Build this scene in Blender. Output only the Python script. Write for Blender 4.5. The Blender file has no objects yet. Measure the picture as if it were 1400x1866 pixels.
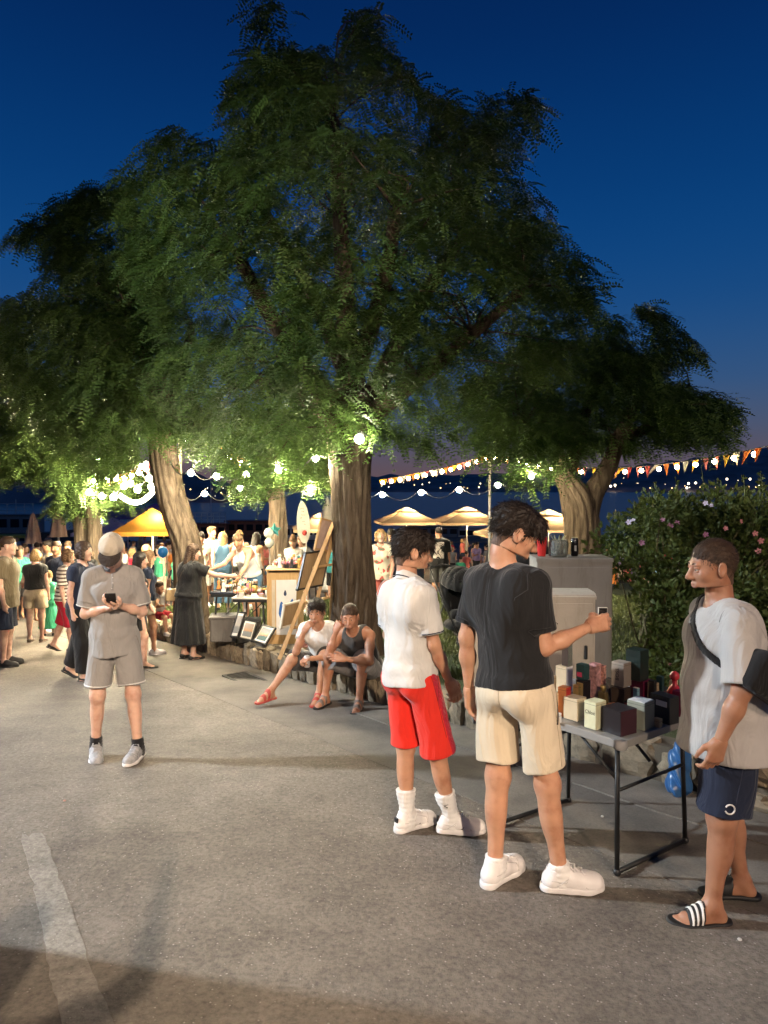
import bpy, bmesh, math, random
import numpy as np
from mathutils import Vector, Matrix

R = math.radians
rng = np.random.default_rng(7)
random.seed(7)
S = bpy.context.scene
COL = S.collection

# ------------------------------------------------------------------ camera
F_PX, CX, CY, HORIZON = 1300.0, 700.0, 933.0, 890.0      # focal length and centre in photo pixels
EYE = 1.63
PITCH = math.atan((CY - HORIZON) / F_PX)
cam_d = bpy.data.cameras.new('camera')
cam_d.sensor_fit = 'VERTICAL'
cam_d.sensor_height = 36.0
cam_d.lens = 36.0 * F_PX / 1866.0
cam_d.clip_start = 0.05
cam_d.clip_end = 9000.0
cam = bpy.data.objects.new('camera', cam_d)
COL.objects.link(cam)
cam.location = (0, 0, EYE)
cam.rotation_euler = (R(90) - PITCH, 0, 0)
S.camera = cam

# ------------------------------------------------------------------ dusk sky
W = bpy.data.worlds.new('World')
S.world = W
W.use_nodes = True
nt = W.node_tree
nt.nodes.clear()
w_out = nt.nodes.new('ShaderNodeOutputWorld')
w_bg = nt.nodes.new('ShaderNodeBackground')
w_tc = nt.nodes.new('ShaderNodeTexCoord')
w_sep = nt.nodes.new('ShaderNodeSeparateXYZ')
w_asin = nt.nodes.new('ShaderNodeMath'); w_asin.operation = 'ARCSINE'
w_map = nt.nodes.new('ShaderNodeMapRange')
w_map.inputs['From Min'].default_value = 0.0
w_map.inputs['From Max'].default_value = R(60)
w_ramp = nt.nodes.new('ShaderNodeValToRGB')
nt.links.new(w_tc.outputs['Generated'], w_sep.inputs[0])
nt.links.new(w_sep.outputs['Z'], w_asin.inputs[0])
nt.links.new(w_asin.outputs[0], w_map.inputs['Value'])
nt.links.new(w_map.outputs[0], w_ramp.inputs[0])
nt.links.new(w_ramp.outputs[0], w_bg.inputs[0])
nt.links.new(w_bg.outputs[0], w_out.inputs[0])
cr = w_ramp.color_ramp
cr.interpolation = 'B_SPLINE'
SKY = [(0.0, (0.130, 0.078, 0.086)), (2.0, (0.112, 0.084, 0.110)), (4.5, (0.072, 0.092, 0.156)),
       (8, (0.032, 0.092, 0.218)), (14, (0.006, 0.068, 0.232)), (22, (0.002, 0.045, 0.185)),
       (32, (0.001, 0.020, 0.105)), (45, (0.001, 0.011, 0.062)), (60, (0.001, 0.008, 0.048))]
while len(cr.elements) > 2:
    cr.elements.remove(cr.elements[-1])
for i, (deg, c) in enumerate(SKY):
    e = cr.elements[i] if i < 2 else cr.elements.new(deg / 60.0)
    e.position = deg / 60.0
    e.color = (*c, 1)
w_bg.inputs['Strength'].default_value = 1.0

S.view_settings.view_transform = 'Standard'
S.view_settings.look = 'None'
S.view_settings.exposure = 0.0
S.view_settings.gamma = 1.0
S.render.engine = 'CYCLES'
S.cycles.use_denoising = True
S.cycles.max_bounces = 6
S.cycles.diffuse_bounces = 3
S.cycles.glossy_bounces = 3
S.cycles.transmission_bounces = 6
S.cycles.transparent_max_bounces = 8
S.cycles.sample_clamp_indirect = 4.0
S.cycles.sample_clamp_direct = 0.0
S.cycles.caustics_reflective = False
S.cycles.caustics_refractive = False

# the street lamps and one added fill lamp behind and beside the photographer (their posts are built below)
LAMP_WARM = (2.1, -12.0, 8.2)
LAMP_COOL = (-14.0, 5.9, 6.5)
def lamp(name, loc, power, col, radius):
    d = bpy.data.lights.new(name, 'POINT')
    d.energy = power; d.color = col; d.shadow_soft_size = radius
    o = bpy.data.objects.new(name, d)
    COL.objects.link(o); o.location = loc
    return o
def spot(name, loc, target, power, col, radius, angle, blend):
    """a street lamp throws its light down and forward, not up into the trees"""
    d = bpy.data.lights.new(name, 'SPOT')
    d.energy = power; d.color = col; d.shadow_soft_size = radius; d.spot_size = R(angle); d.spot_blend = blend
    o = bpy.data.objects.new(name, d); COL.objects.link(o); o.location = loc
    o.rotation_euler = (Vector(target) - Vector(loc)).to_track_quat('-Z', 'Y').to_euler()
    return o
spot('street_lamp_light', LAMP_WARM, (0.3, 2.6, 0.2), 18000, (1.0, 0.79, 0.58), 0.09, 56, .8)
LAMP_FILL = (7.5, -8.5, 7.4)  # added lamp: warm fill for the shadows and the ground
spot('fill_lamp_light', LAMP_FILL, (1.0, 2.6, 0.0), 3600, (1.0, 0.72, 0.50), 0.35, 54, .8)
spot('flood_lamp_light', LAMP_COOL, (0.0, 3.6, 0.4), 27000, (0.84, 0.93, 1.0), 0.14, 62, .85)

# ------------------------------------------------------------------ the lie of the land
SLOPE = 0.083
def gz(x, y):
    """height of the street: it falls steadily towards the harbour, then lies flat along the quay"""
    y = np.asarray(y, float)
    t = np.clip((y - 30.0) / 14.0, 0, 1)
    return np.where(y < 30, -SLOPE * y, -SLOPE * (30 + 14 * (t - 0.5 * t * t)))
def g1(x, y): return float(gz(x, y))
CP, SP = math.cos(PITCH), math.sin(PITCH)
def ray(px, py):
    a, b = (px - CX) / F_PX, (CY - py) / F_PX
    return Vector((a, CP + b * SP, -SP + b * CP))
def at(px, py, d):
    """the point seen at photo pixel px, py at distance d (metres along the ground, +y)"""
    r = ray(px, py)
    return Vector((0, 0, EYE)) + r * (d / r.y)
def on_ground(px, py, lift=0.0):
    r = ray(px, py)
    lo, hi = 0.5, 200.0
    for _ in range(60):
        m = 0.5 * (lo + hi)
        p = Vector((0, 0, EYE)) + r * (m / r.y)
        if p.z > g1(p.x, p.y) + lift: lo = m
        else: hi = m
    return p
WALL_P = Vector((1.85, 4.85, 0)); WALL_U = Vector((-0.608, 0.794, 0)).normalized(); WALL_N = Vector((WALL_U.y, -WALL_U.x, 0))
def wall_pt(t, n=0.0):
    p = WALL_P + WALL_U * t + WALL_N * n
    return p
LAWN = 0.30
def lawn_z(x, y): return g1(x, y) + LAWN

# ------------------------------------------------------------------ object helpers
def link(o, parent=None):
    COL.objects.link(o)
    if parent is not None: o.parent = parent
    return o
def tag(o, label=None, cat=None, group=None, kind=None):
    if label: o['label'] = label
    if cat: o['category'] = cat
    if group: o['group'] = group
    if kind: o['kind'] = kind
    return o
def thing(name, label, cat, loc=(0, 0, 0), rz=0.0, group=None):
    o = bpy.data.objects.new(name, None)
    o.empty_display_size = 0.1
    o.location = loc; o.rotation_euler = (0, 0, rz)
    link(o); tag(o, label, cat, group)
    return o
def copy_tree(o, parent=None, kids=None):
    if kids is None:
        kids = {}
        for c in bpy.data.objects:
            if c.parent: kids.setdefault(c.parent.name, []).append(c)
    c = o.copy(); COL.objects.link(c)
    if parent is not None: c.parent = parent
    for ch in kids.get(o.name, []): copy_tree(ch, c, kids)
    return c
def mesh_np(name, verts, faces, mats=None, parent=None, smooth=False, mat_idx=None, loops_per_face=None):
    """faces: (n,k) array, or list of lists"""
    me = bpy.data.meshes.new(name)
    V = np.asarray(verts, np.float32).reshape(-1, 3)
    me.vertices.add(len(V)); me.vertices.foreach_set('co', V.ravel())
    if isinstance(faces, np.ndarray):
        n, k = faces.shape
        me.loops.add(n * k); me.loops.foreach_set('vertex_index', faces.astype(np.int32).ravel())
        me.polygons.add(n)
        me.polygons.foreach_set('loop_start', np.arange(0, n * k, k, dtype=np.int32))
    else:
        tot = [len(f) for f in faces]
        flat = np.fromiter((i for f in faces for i in f), np.int32)
        me.loops.add(len(flat)); me.loops.foreach_set('vertex_index', flat)
        me.polygons.add(len(tot))
        st = np.concatenate([[0], np.cumsum(tot)[:-1]]).astype(np.int32)
        me.polygons.foreach_set('loop_start', st)
        n = len(tot)
    me.polygons.foreach_set('use_smooth', np.full(n, bool(smooth)))
    if mat_idx is not None: me.polygons.foreach_set('material_index', np.asarray(mat_idx, np.int32))
    me.update(calc_edges=True)
    if mats is not None:
        for m in (mats if isinstance(mats, (list, tuple)) else [mats]): me.materials.append(m)
    o = bpy.data.objects.new(name, me)
    return link(o, parent)

class MB:
    """collects boxes, tubes, lathes into one mesh"""
    def __init__(s): s.v = []; s.f = []; s.mi = []; s.cur = 0
    def add(s, V, Fs):
        o = len(s.v)
        s.v.extend([tuple(p) for p in V])
        for f in Fs:
            s.f.append([i + o for i in f]); s.mi.append(s.cur)
        return s
    def box(s, c, size, rot=None, bev=0.0):
        hx, hy, hz = size[0] / 2, size[1] / 2, size[2] / 2
        M = rot if rot is not None else Matrix.Identity(3)
        c = Vector(c)
        if bev <= 0:
            P = [Vector((x, y, z)) for z in (-hz, hz) for y in (-hy, hy) for x in (-hx, hx)]
            Fs = [(0, 2, 3, 1), (4, 5, 7, 6), (0, 1, 5, 4), (2, 6, 7, 3), (0, 4, 6, 2), (1, 3, 7, 5)]
        else:
            b = min(bev, hx * .49, hy * .49, hz * .49)
            P = []; 
            for z, i in ((-hz, b), (-hz + b, 0), (hz - b, 0), (hz, b)):
                for (sx, sy, ax) in ((-1, -1, 0), (-1, -1, 1), (1, -1, 1), (1, -1, 0), (1, 1, 0), (1, 1, 1), (-1, 1, 1), (-1, 1, 0)):
                    X = hx - i - (b if ax else 0); Y = hy - i - (0 if ax else b)
                    P.append(Vector((sx * X, sy * Y, z)))
            Fs = [tuple(range(7, -1, -1)), tuple(range(24, 32))]
            for k in range(3):
                for j in range(8):
                    a = k * 8 + j; d = k * 8 + (j + 1) % 8
                    Fs.append((a, d, d + 8, a + 8))
        return s.add([c + M @ p for p in P], Fs)
    def tube(s, pts, r, n=8, cap=True):
        pts = [Vector(p) for p in pts]
        rr = r if isinstance(r, (list, tuple)) else [r] * len(pts)
        V = []; Fs = []
        prev = None
        for i, p in enumerate(pts):
            t = (pts[min(i + 1, len(pts) - 1)] - pts[max(i - 1, 0)])
            t = t.normalized() if t.length > 1e-9 else Vector((0, 0, 1))
            if prev is None:
                a = t.orthogonal().normalized()
            else:
                a = (prev - t * prev.dot(t))
                a = a.normalized() if a.length > 1e-6 else t.orthogonal().normalized()
            prev = a
            b = t.cross(a)
            for k in range(n):
                th = 2 * math.pi * k / n
                V.append(p + (a * math.cos(th) + b * math.sin(th)) * rr[i])
        for i in range(len(pts) - 1):
            for k in range(n):
                k2 = (k + 1) % n
                Fs.append((i * n + k, i * n + k2, (i + 1) * n + k2, (i + 1) * n + k))
        if cap:
            Fs.append(tuple(range(n - 1, -1, -1)))
            Fs.append(tuple((len(pts) - 1) * n + k for k in range(n)))
        return s.add(V, Fs)
    def lathe(s, prof, n=16, c=(0, 0, 0)):
        c = Vector(c); V = []; Fs = []
        for (r, z) in prof:
            for k in range(n):
                th = 2 * math.pi * k / n
                V.append(c + Vector((r * math.cos(th), r * math.sin(th), z)))
        for i in range(len(prof) - 1):
            for k in range(n):
                k2 = (k + 1) % n
                Fs.append((i * n + k, i * n + k2, (i + 1) * n + k2, (i + 1) * n + k))
        Fs.append(tuple(range(n - 1, -1, -1)))
        Fs.append(tuple((len(prof) - 1) * n + k for k in range(n)))
        return s.add(V, Fs)
    def ball(s, c, r, n=10, sz=1.0):
        m = n // 2 + 1
        prof = [(max(1e-4, r * math.sin(math.pi * i / m)), -r * sz * math.cos(math.pi * i / m)) for i in range(m + 1)]
        return s.lathe(prof, n, c)
    def prism(s, poly, z0, z1):
        n = len(poly)
        V = [Vector((p[0], p[1], z0)) for p in poly] + [Vector((p[0], p[1], z1)) for p in poly]
        Fs = [tuple(range(n - 1, -1, -1)), tuple(range(n, 2 * n))]
        for i in range(n):
            j = (i + 1) % n
            Fs.append((i, j, n + j, n + i))
        return s.add(V, Fs)
    def build(s, name, mats, parent=None, smooth=False):
        return mesh_np(name, s.v, s.f, mats, parent, smooth, s.mi if isinstance(mats, (list, tuple)) else None)

# ------------------------------------------------------------------ materials
MATS = {}
def nodes_of(name):
    m = bpy.data.materials.new(name); m.use_nodes = True
    n = m.node_tree.nodes; l = m.node_tree.links
    return m, n, l, n['Principled BSDF']
def _noise(n, scale, detail=4, rough=0.55):
    t = n.new('ShaderNodeTexNoise'); t.inputs['Scale'].default_value = scale
    t.inputs['Detail'].default_value = detail; t.inputs['Roughness'].default_value = rough
    return t
def _ramp(n, stops):
    r = n.new('ShaderNodeValToRGB'); e = r.color_ramp.elements
    while len(e) > 2: e.remove(e[-1])
    for i, (p, c) in enumerate(stops):
        x = e[i] if i < 2 else e.new(p)
        x.position = p; x.color = (*c, 1) if len(c) == 3 else c
    return r
def mat(name, col, rough=0.6, var=0.12, vscale=9.0, bump=0.0, bscale=60.0, metal=0.0, spec=0.4, sheen=0.0, coat=0.0):
    """plain surface: colour broken up by two noises, optional fine relief"""
    key = ('mat', name)
    if key in MATS: return MATS[key]
    m, n, l, b = nodes_of(name)
    tc = n.new('ShaderNodeTexCoord')
    if var > 0:
        t = _noise(n, vscale, 5)
        l.new(tc.outputs['Object'], t.inputs['Vector'])
        lo = tuple(c * (1 - var) for c in col); hi = tuple(min(1, c * (1 + var)) for c in col)
        r = _ramp(n, [(0.3, lo), (0.7, hi)])
        l.new(t.outputs['Fac'], r.inputs[0]); l.new(r.outputs[0], b.inputs['Base Color'])
    else:
        b.inputs['Base Color'].default_value = (*col, 1)
    b.inputs['Roughness'].default_value = rough
    b.inputs['Metallic'].default_value = metal
    b.inputs['Specular IOR Level'].default_value = spec
    if sheen: b.inputs['Sheen Weight'].default_value = sheen
    if coat: b.inputs['Coat Weight'].default_value = coat
    if bump > 0:
        t2 = _noise(n, bscale, 4)
        l.new(tc.outputs['Object'], t2.inputs['Vector'])
        bp = n.new('ShaderNodeBump'); bp.inputs['Strength'].default_value = bump; bp.inputs['Distance'].default_value = 0.01
        l.new(t2.outputs['Fac'], bp.inputs['Height']); l.new(bp.outputs[0], b.inputs['Normal'])
    MATS[key] = m
    return m
def cloth(name, col, rough=0.85, fold=0.6, var=0.07):
    key = ('cloth', name)
    if key in MATS: return MATS[key]
    m, n, l, b = nodes_of(name)
    tc = n.new('ShaderNodeTexCoord')
    t = _noise(n, 4, 4); l.new(tc.outputs['Object'], t.inputs['Vector'])
    r = _ramp(n, [(0.3, tuple(c * (1 - var) for c in col)), (0.7, tuple(min(1, c * (1 + var)) for c in col))])
    l.new(t.outputs['Fac'], r.inputs[0]); l.new(r.outputs[0], b.inputs['Base Color'])
    b.inputs['Roughness'].default_value = rough
    b.inputs['Specular IOR Level'].default_value = 0.2
    b.inputs['Sheen Weight'].default_value = 0.15
    mp = n.new('ShaderNodeMapping'); mp.inputs['Scale'].default_value = (1, 1, 0.35); mp.inputs['Rotation'].default_value = (0.3, 0.25, 0)
    l.new(tc.outputs['Object'], mp.inputs[0])
    f = _noise(n, 9, 3, 0.5); f.inputs['Distortion'].default_value = 1.1
    l.new(mp.outputs[0], f.inputs['Vector'])
    wv = _noise(n, 500, 2); l.new(tc.outputs['Object'], wv.inputs['Vector'])
    b1 = n.new('ShaderNodeBump'); b1.inputs['Strength'].default_value = fold; b1.inputs['Distance'].default_value = 0.05
    b2 = n.new('ShaderNodeBump'); b2.inputs['Strength'].default_value = 0.25; b2.inputs['Distance'].default_value = 0.002
    l.new(f.outputs['Fac'], b1.inputs['Height']); l.new(wv.outputs['Fac'], b2.inputs['Height'])
    l.new(b1.outputs[0], b2.inputs['Normal']); l.new(b2.outputs[0], b.inputs['Normal'])
    MATS[key] = m
    return m
def skin(name, col):
    key = ('skin', name)
    if key in MATS: return MATS[key]
    m, n, l, b = nodes_of(name)
    tc = n.new('ShaderNodeTexCoord')
    t = _noise(n, 14, 5); l.new(tc.outputs['Object'], t.inputs['Vector'])
    r = _ramp(n, [(0.28, (col[0] * 0.78, col[1] * 0.66, col[2] * 0.62)), (0.5, col), (0.74, (min(1, col[0] * 1.14), col[1] * 1.14, col[2] * 1.12))])
    l.new(t.outputs['Fac'], r.inputs[0]); l.new(r.outputs[0], b.inputs['Base Color'])
    b.inputs['Roughness'].default_value = 0.44
    b.inputs['Specular IOR Level'].default_value = 0.35
    b.inputs['Subsurface Weight'].default_value = 0.12
    b.inputs['Subsurface Radius'].default_value = (0.012, 0.004, 0.002)
    b.inputs['Subsurface Scale'].default_value = 1.0
    t2 = _noise(n, 180, 3); l.new(tc.outputs['Object'], t2.inputs['Vector'])
    bp = n.new('ShaderNodeBump'); bp.inputs['Strength'].default_value = 0.12; bp.inputs['Distance'].default_value = 0.003
    l.new(t2.outputs['Fac'], bp.inputs['Height']); l.new(bp.outputs[0], b.inputs['Normal'])
    MATS[key] = m
    return m
def hairm(name, col):
    key = ('hair', name)
    if key in MATS: return MATS[key]
    m, n, l, b = nodes_of(name)
    tc = n.new('ShaderNodeTexCoord')
    mp = n.new('ShaderNodeMapping'); mp.inputs['Scale'].default_value = (120, 14, 40); l.new(tc.outputs['Object'], mp.inputs[0])
    t = _noise(n, 1.0, 4); l.new(mp.outputs[0], t.inputs['Vector'])
    r = _ramp(n, [(0.3, tuple(c * 0.45 for c in col)), (0.7, tuple(min(1, c * 1.5) for c in col))])
    l.new(t.outputs['Fac'], r.inputs[0]); l.new(r.outputs[0], b.inputs['Base Color'])
    b.inputs['Roughness'].default_value = 0.55; b.inputs['Specular IOR Level'].default_value = 0.3
    bp = n.new('ShaderNodeBump'); bp.inputs['Strength'].default_value = 0.8; bp.inputs['Distance'].default_value = 0.006
    l.new(t.outputs['Fac'], bp.inputs['Height']); l.new(bp.outputs[0], b.inputs['Normal'])
    MATS[key] = m
    return m
def emis(name, col, strength):
    key = ('emis', name)
    if key in MATS: return MATS[key]
    m, n, l, b = nodes_of(name)
    b.inputs['Base Color'].default_value = (*[0.5 * c for c in col], 1)
    b.inputs['Emission Color'].default_value = (*col, 1)
    b.inputs['Emission Strength'].default_value = strength
    MATS[key] = m
    return m
# ------------------------------------------------------------------ implicit surfaces (people, clothes, bags, rounded things)
def V3(*a): return np.array(a, float)
def unit(v):
    v = np.asarray(v, float); return v / max(1e-9, np.linalg.norm(v))
def smin(a, b, k):
    h = np.maximum(k - np.abs(a - b), 0.0)
    return np.minimum(a, b) - h * h / (4 * k)
def smax(a, b, k): return -smin(-a, -b, k)
MARG = 0.07
def prim_bounds(p):
    t = p[0].lstrip('-')
    if t == 'c':
        a, b, ra, rb = p[1:5]; m = max(ra, rb)
        return np.minimum(a, b) - m, np.maximum(a, b) + m
    if t == 'e':
        m = np.abs(p[2]) @ np.asarray(p[3]); return p[1] - m, p[1] + m
    if t == 'x':
        a, b = p[1], p[2]; m = max(max(p[4]), max(p[5]))
        return np.minimum(a, b) - m, np.maximum(a, b) + m
def prim_eval(p, Q):
    t = p[0].lstrip('-')
    if t == 'c':
        a, b, ra, rb = p[1:5]
        ba = b - a; pa = Q - a
        h = np.clip((pa @ ba) / max(1e-9, ba @ ba), 0, 1)
        return np.linalg.norm(pa - h[..., None] * ba, axis=-1) - (ra + (rb - ra) * h)
    if t == 'e':
        q = (Q - p[1]) @ p[2]; r = np.asarray(p[3])
        k0 = np.linalg.norm(q / r, axis=-1); k1 = np.linalg.norm(q / (r * r), axis=-1)
        return k0 * (k0 - 1.0) / np.maximum(k1, 1e-6)
    if t == 'x':
        a, b, L, ra, rb = p[1:6]
        ba = b - a; ln = np.linalg.norm(ba); ax = ba / ln
        lat = unit(L - ax * (L @ ax)); dep = np.cross(ax, lat)
        pa = Q - a
        z = pa @ ax; h = np.clip(z / ln, 0, 1)
        rl = ra[0] + (rb[0] - ra[0]) * h; rd = ra[1] + (rb[1] - ra[1]) * h
        u = pa @ lat; v = pa @ dep
        ex = np.maximum(np.maximum(-z, z - ln), 0)
        k0 = np.sqrt((u / rl) ** 2 + (v / rd) ** 2)
        k1 = np.sqrt((u / rl ** 2) ** 2 + (v / rd ** 2) ** 2)
        d = np.where(k0 > 1e-4, k0 * (k0 - 1) / np.maximum(k1, 1e-5), -np.minimum(rl, rd))
        return np.where(ex > 0, np.sqrt(np.maximum(d, 0) ** 2 + ex ** 2) + np.minimum(d, 0) * 0, d)
class Field:
    def __init__(s, prims, grow=0.0): s.p = prims; s.grow = grow; s.b = [prim_bounds(q) for q in prims]
    def bounds(s):
        lo = np.min([b[0] for q, b in zip(s.p, s.b) if q[0][0] != '-'], axis=0)
        hi = np.max([b[1] for q, b in zip(s.p, s.b) if q[0][0] != '-'], axis=0)
        return lo - s.grow - 0.02, hi + s.grow + 0.02
    def __call__(s, P, lo, hi):
        d = np.full(P.shape[:2], 1e3)
        m = MARG + s.grow
        for q, (a, b) in zip(s.p, s.b):
            sel = np.nonzero(np.all((lo <= b + m) & (hi >= a - m), axis=1))[0]
            if len(sel) == 0: continue
            e = prim_eval(q, P[sel]) - (s.grow if q[0][0] != '-' else 0.0)
            k = q[-1]
            if q[0][0] == '-': d[sel] = smax(d[sel], -e, k)
            else: d[sel] = smin(d[sel], e, k)
        return d
_CO = np.array([(i, j, k) for i in (0, 1) for j in (0, 1) for k in (0, 1)])
_ED = [(a, b) for a in range(8) for b in range(a + 1, 8) if np.abs(_CO[a] - _CO[b]).sum() == 1]
def surface(f, lo, hi, res, B=8):
    """sparse surface nets: a closed smooth skin round f < 0"""
    lo = np.asarray(lo, float); hi = np.asarray(hi, float)
    nb = np.maximum(1, np.ceil((hi - lo) / (res * B)).astype(int))
    ix = np.stack(np.meshgrid(*[np.arange(n) for n in nb], indexing='ij'), -1).reshape(-1, 3)
    bs = res * B
    blo = lo + ix * bs; bhi = blo + bs
    dc = f((blo + bs / 2)[:, None, :], blo, bhi)[:, 0]
    keep = np.abs(dc) < bs * 1.25
    ix = ix[keep]; blo = blo[keep]; bhi = bhi[keep]
    if len(ix) == 0: return np.zeros((0, 3)), np.zeros((0, 4), int)
    g = np.stack(np.meshgrid(*[np.arange(B + 1)] * 3, indexing='ij'), -1).reshape(-1, 3)
    gi = ix[:, None, :] * B + g[None]
    D = f(lo + gi * res, blo, bhi).reshape(-1, B + 1, B + 1, B + 1)
    C = np.stack([D[:, c[0]:c[0] + B, c[1]:c[1] + B, c[2]:c[2] + B] for c in _CO], -1)
    neg = C < 0
    act = neg.any(-1) & ~neg.all(-1)
    bi, i, j, k = np.nonzero(act)
    cv = C[act]; cn = neg[act]
    cell = ix[bi] * B + np.stack([i, j, k], -1)
    num = np.zeros((len(cell), 3)); cnt = np.zeros(len(cell))
    for a, b in _ED:
        m = cn[:, a] != cn[:, b]
        t = cv[m, a] / (cv[m, a] - cv[m, b])
        num[m] += _CO[a] + t[:, None] * (_CO[b] - _CO[a]); cnt[m] += 1
    V = lo + (cell + num / cnt[:, None]) * res
    n = nb * B + 2
    key = (cell[:, 0] * n[1] + cell[:, 1]) * n[2] + cell[:, 2]
    order = np.argsort(key); ks = key[order]
    st = np.array([n[1] * n[2], n[2], 1])
    quads = []
    for ax in range(3):
        o1, o2 = [(1, 2), (2, 0), (0, 1)][ax]
        c1 = 1 << (2 - ax)
        m = cn[:, 0] != cn[:, c1]
        m &= (cell[:, o1] > 0) & (cell[:, o2] > 0)
        kk = key[m]; flip = cn[m, 0]
        ks4 = [kk, kk - st[o1], kk - st[o1] - st[o2], kk - st[o2]]
        idx = []; ok = np.ones(len(kk), bool)
        for q in ks4:
            p = np.searchsorted(ks, q); p = np.minimum(p, len(ks) - 1)
            ok &= ks[p] == q; idx.append(order[p])
        Q = np.stack(idx, -1)
        Q = np.where(flip[:, None], Q, Q[:, ::-1])
        quads.append(Q[ok])
    return V, np.concatenate(quads)
def blob(name, f, lo, hi, res, material, parent=None):
    v, q = surface(f, lo, hi, res)
    if len(v) == 0: return None
    return mesh_np(name, v, q, material, parent, smooth=True)
def plane_cut(P, o, n): return (P - o) @ np.asarray(n)
def wob(P, seed, fx=9., fz=4.):
    x, y, z = P[..., 0], P[..., 1], P[..., 2]
    s = seed * 1.7
    w = 1.3 * np.sin(5.1 * z + s) + 0.9 * np.sin(3.7 * x - 4.3 * y + s * 2)
    return (np.sin(fx * x + fz * z + w + s) * np.sin(fx * 1.1 * y - fz * 1.3 * z + w * .7 + s * 3)
            + 0.5 * np.sin(fx * 2.1 * x - fx * 1.7 * y + fz * 1.8 * z + 1.7 * w + s * 5))

def onto(f, P, it=6, out=0.0):
    """moves points onto the surface f = 0 (then out from it)"""
    P = np.array(P, float)
    def ev(Q): return f(Q[None], (Q.min(0) - .01)[None], (Q.max(0) + .01)[None])[0]
    h = 1e-3
    for k in range(it):
        d = ev(P); g = np.stack([ev(P + h * np.eye(3)[a]) - ev(P - h * np.eye(3)[a]) for a in range(3)], 1) / (2 * h)
        n = np.linalg.norm(g, axis=1); n[n < 1e-6] = 1; g = g / n[:, None]
        P = P - g * np.clip((d - (out if k == it - 1 else 0)) / np.maximum(n, .4), -.05, .05)[:, None]
    return P
def seam(name, f, pts, r, m, root, n=14, out=0.0):
    """a stitched line, lace or edge lying on a garment"""
    pts = np.array(pts, float); t = np.linspace(0, len(pts) - 1, n); i = np.minimum(t.astype(int), len(pts) - 2); u = (t - i)[:, None]
    Q = onto(f, pts[i] * (1 - u) + pts[i + 1] * u, out=out)
    return MB().tube([Vector(q) for q in Q], r, 6).build(name, m, root, True)
def frame(yaw=0., pitch=0., roll=0.):
    """columns are right, forward, up; yaw turns left, pitch nods down"""
    cy, sy = math.cos(yaw), math.sin(yaw); cp, sp = math.cos(pitch), math.sin(pitch); c2, s2 = math.cos(roll), math.sin(roll)
    Z = np.array([[cy, -sy, 0], [sy, cy, 0], [0, 0, 1]])
    X = np.array([[1, 0, 0], [0, cp, sp], [0, -sp, cp]])
    Y = np.array([[c2, 0, s2], [0, 1, 0], [-s2, 0, c2]])
    return Z @ X @ Y

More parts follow.
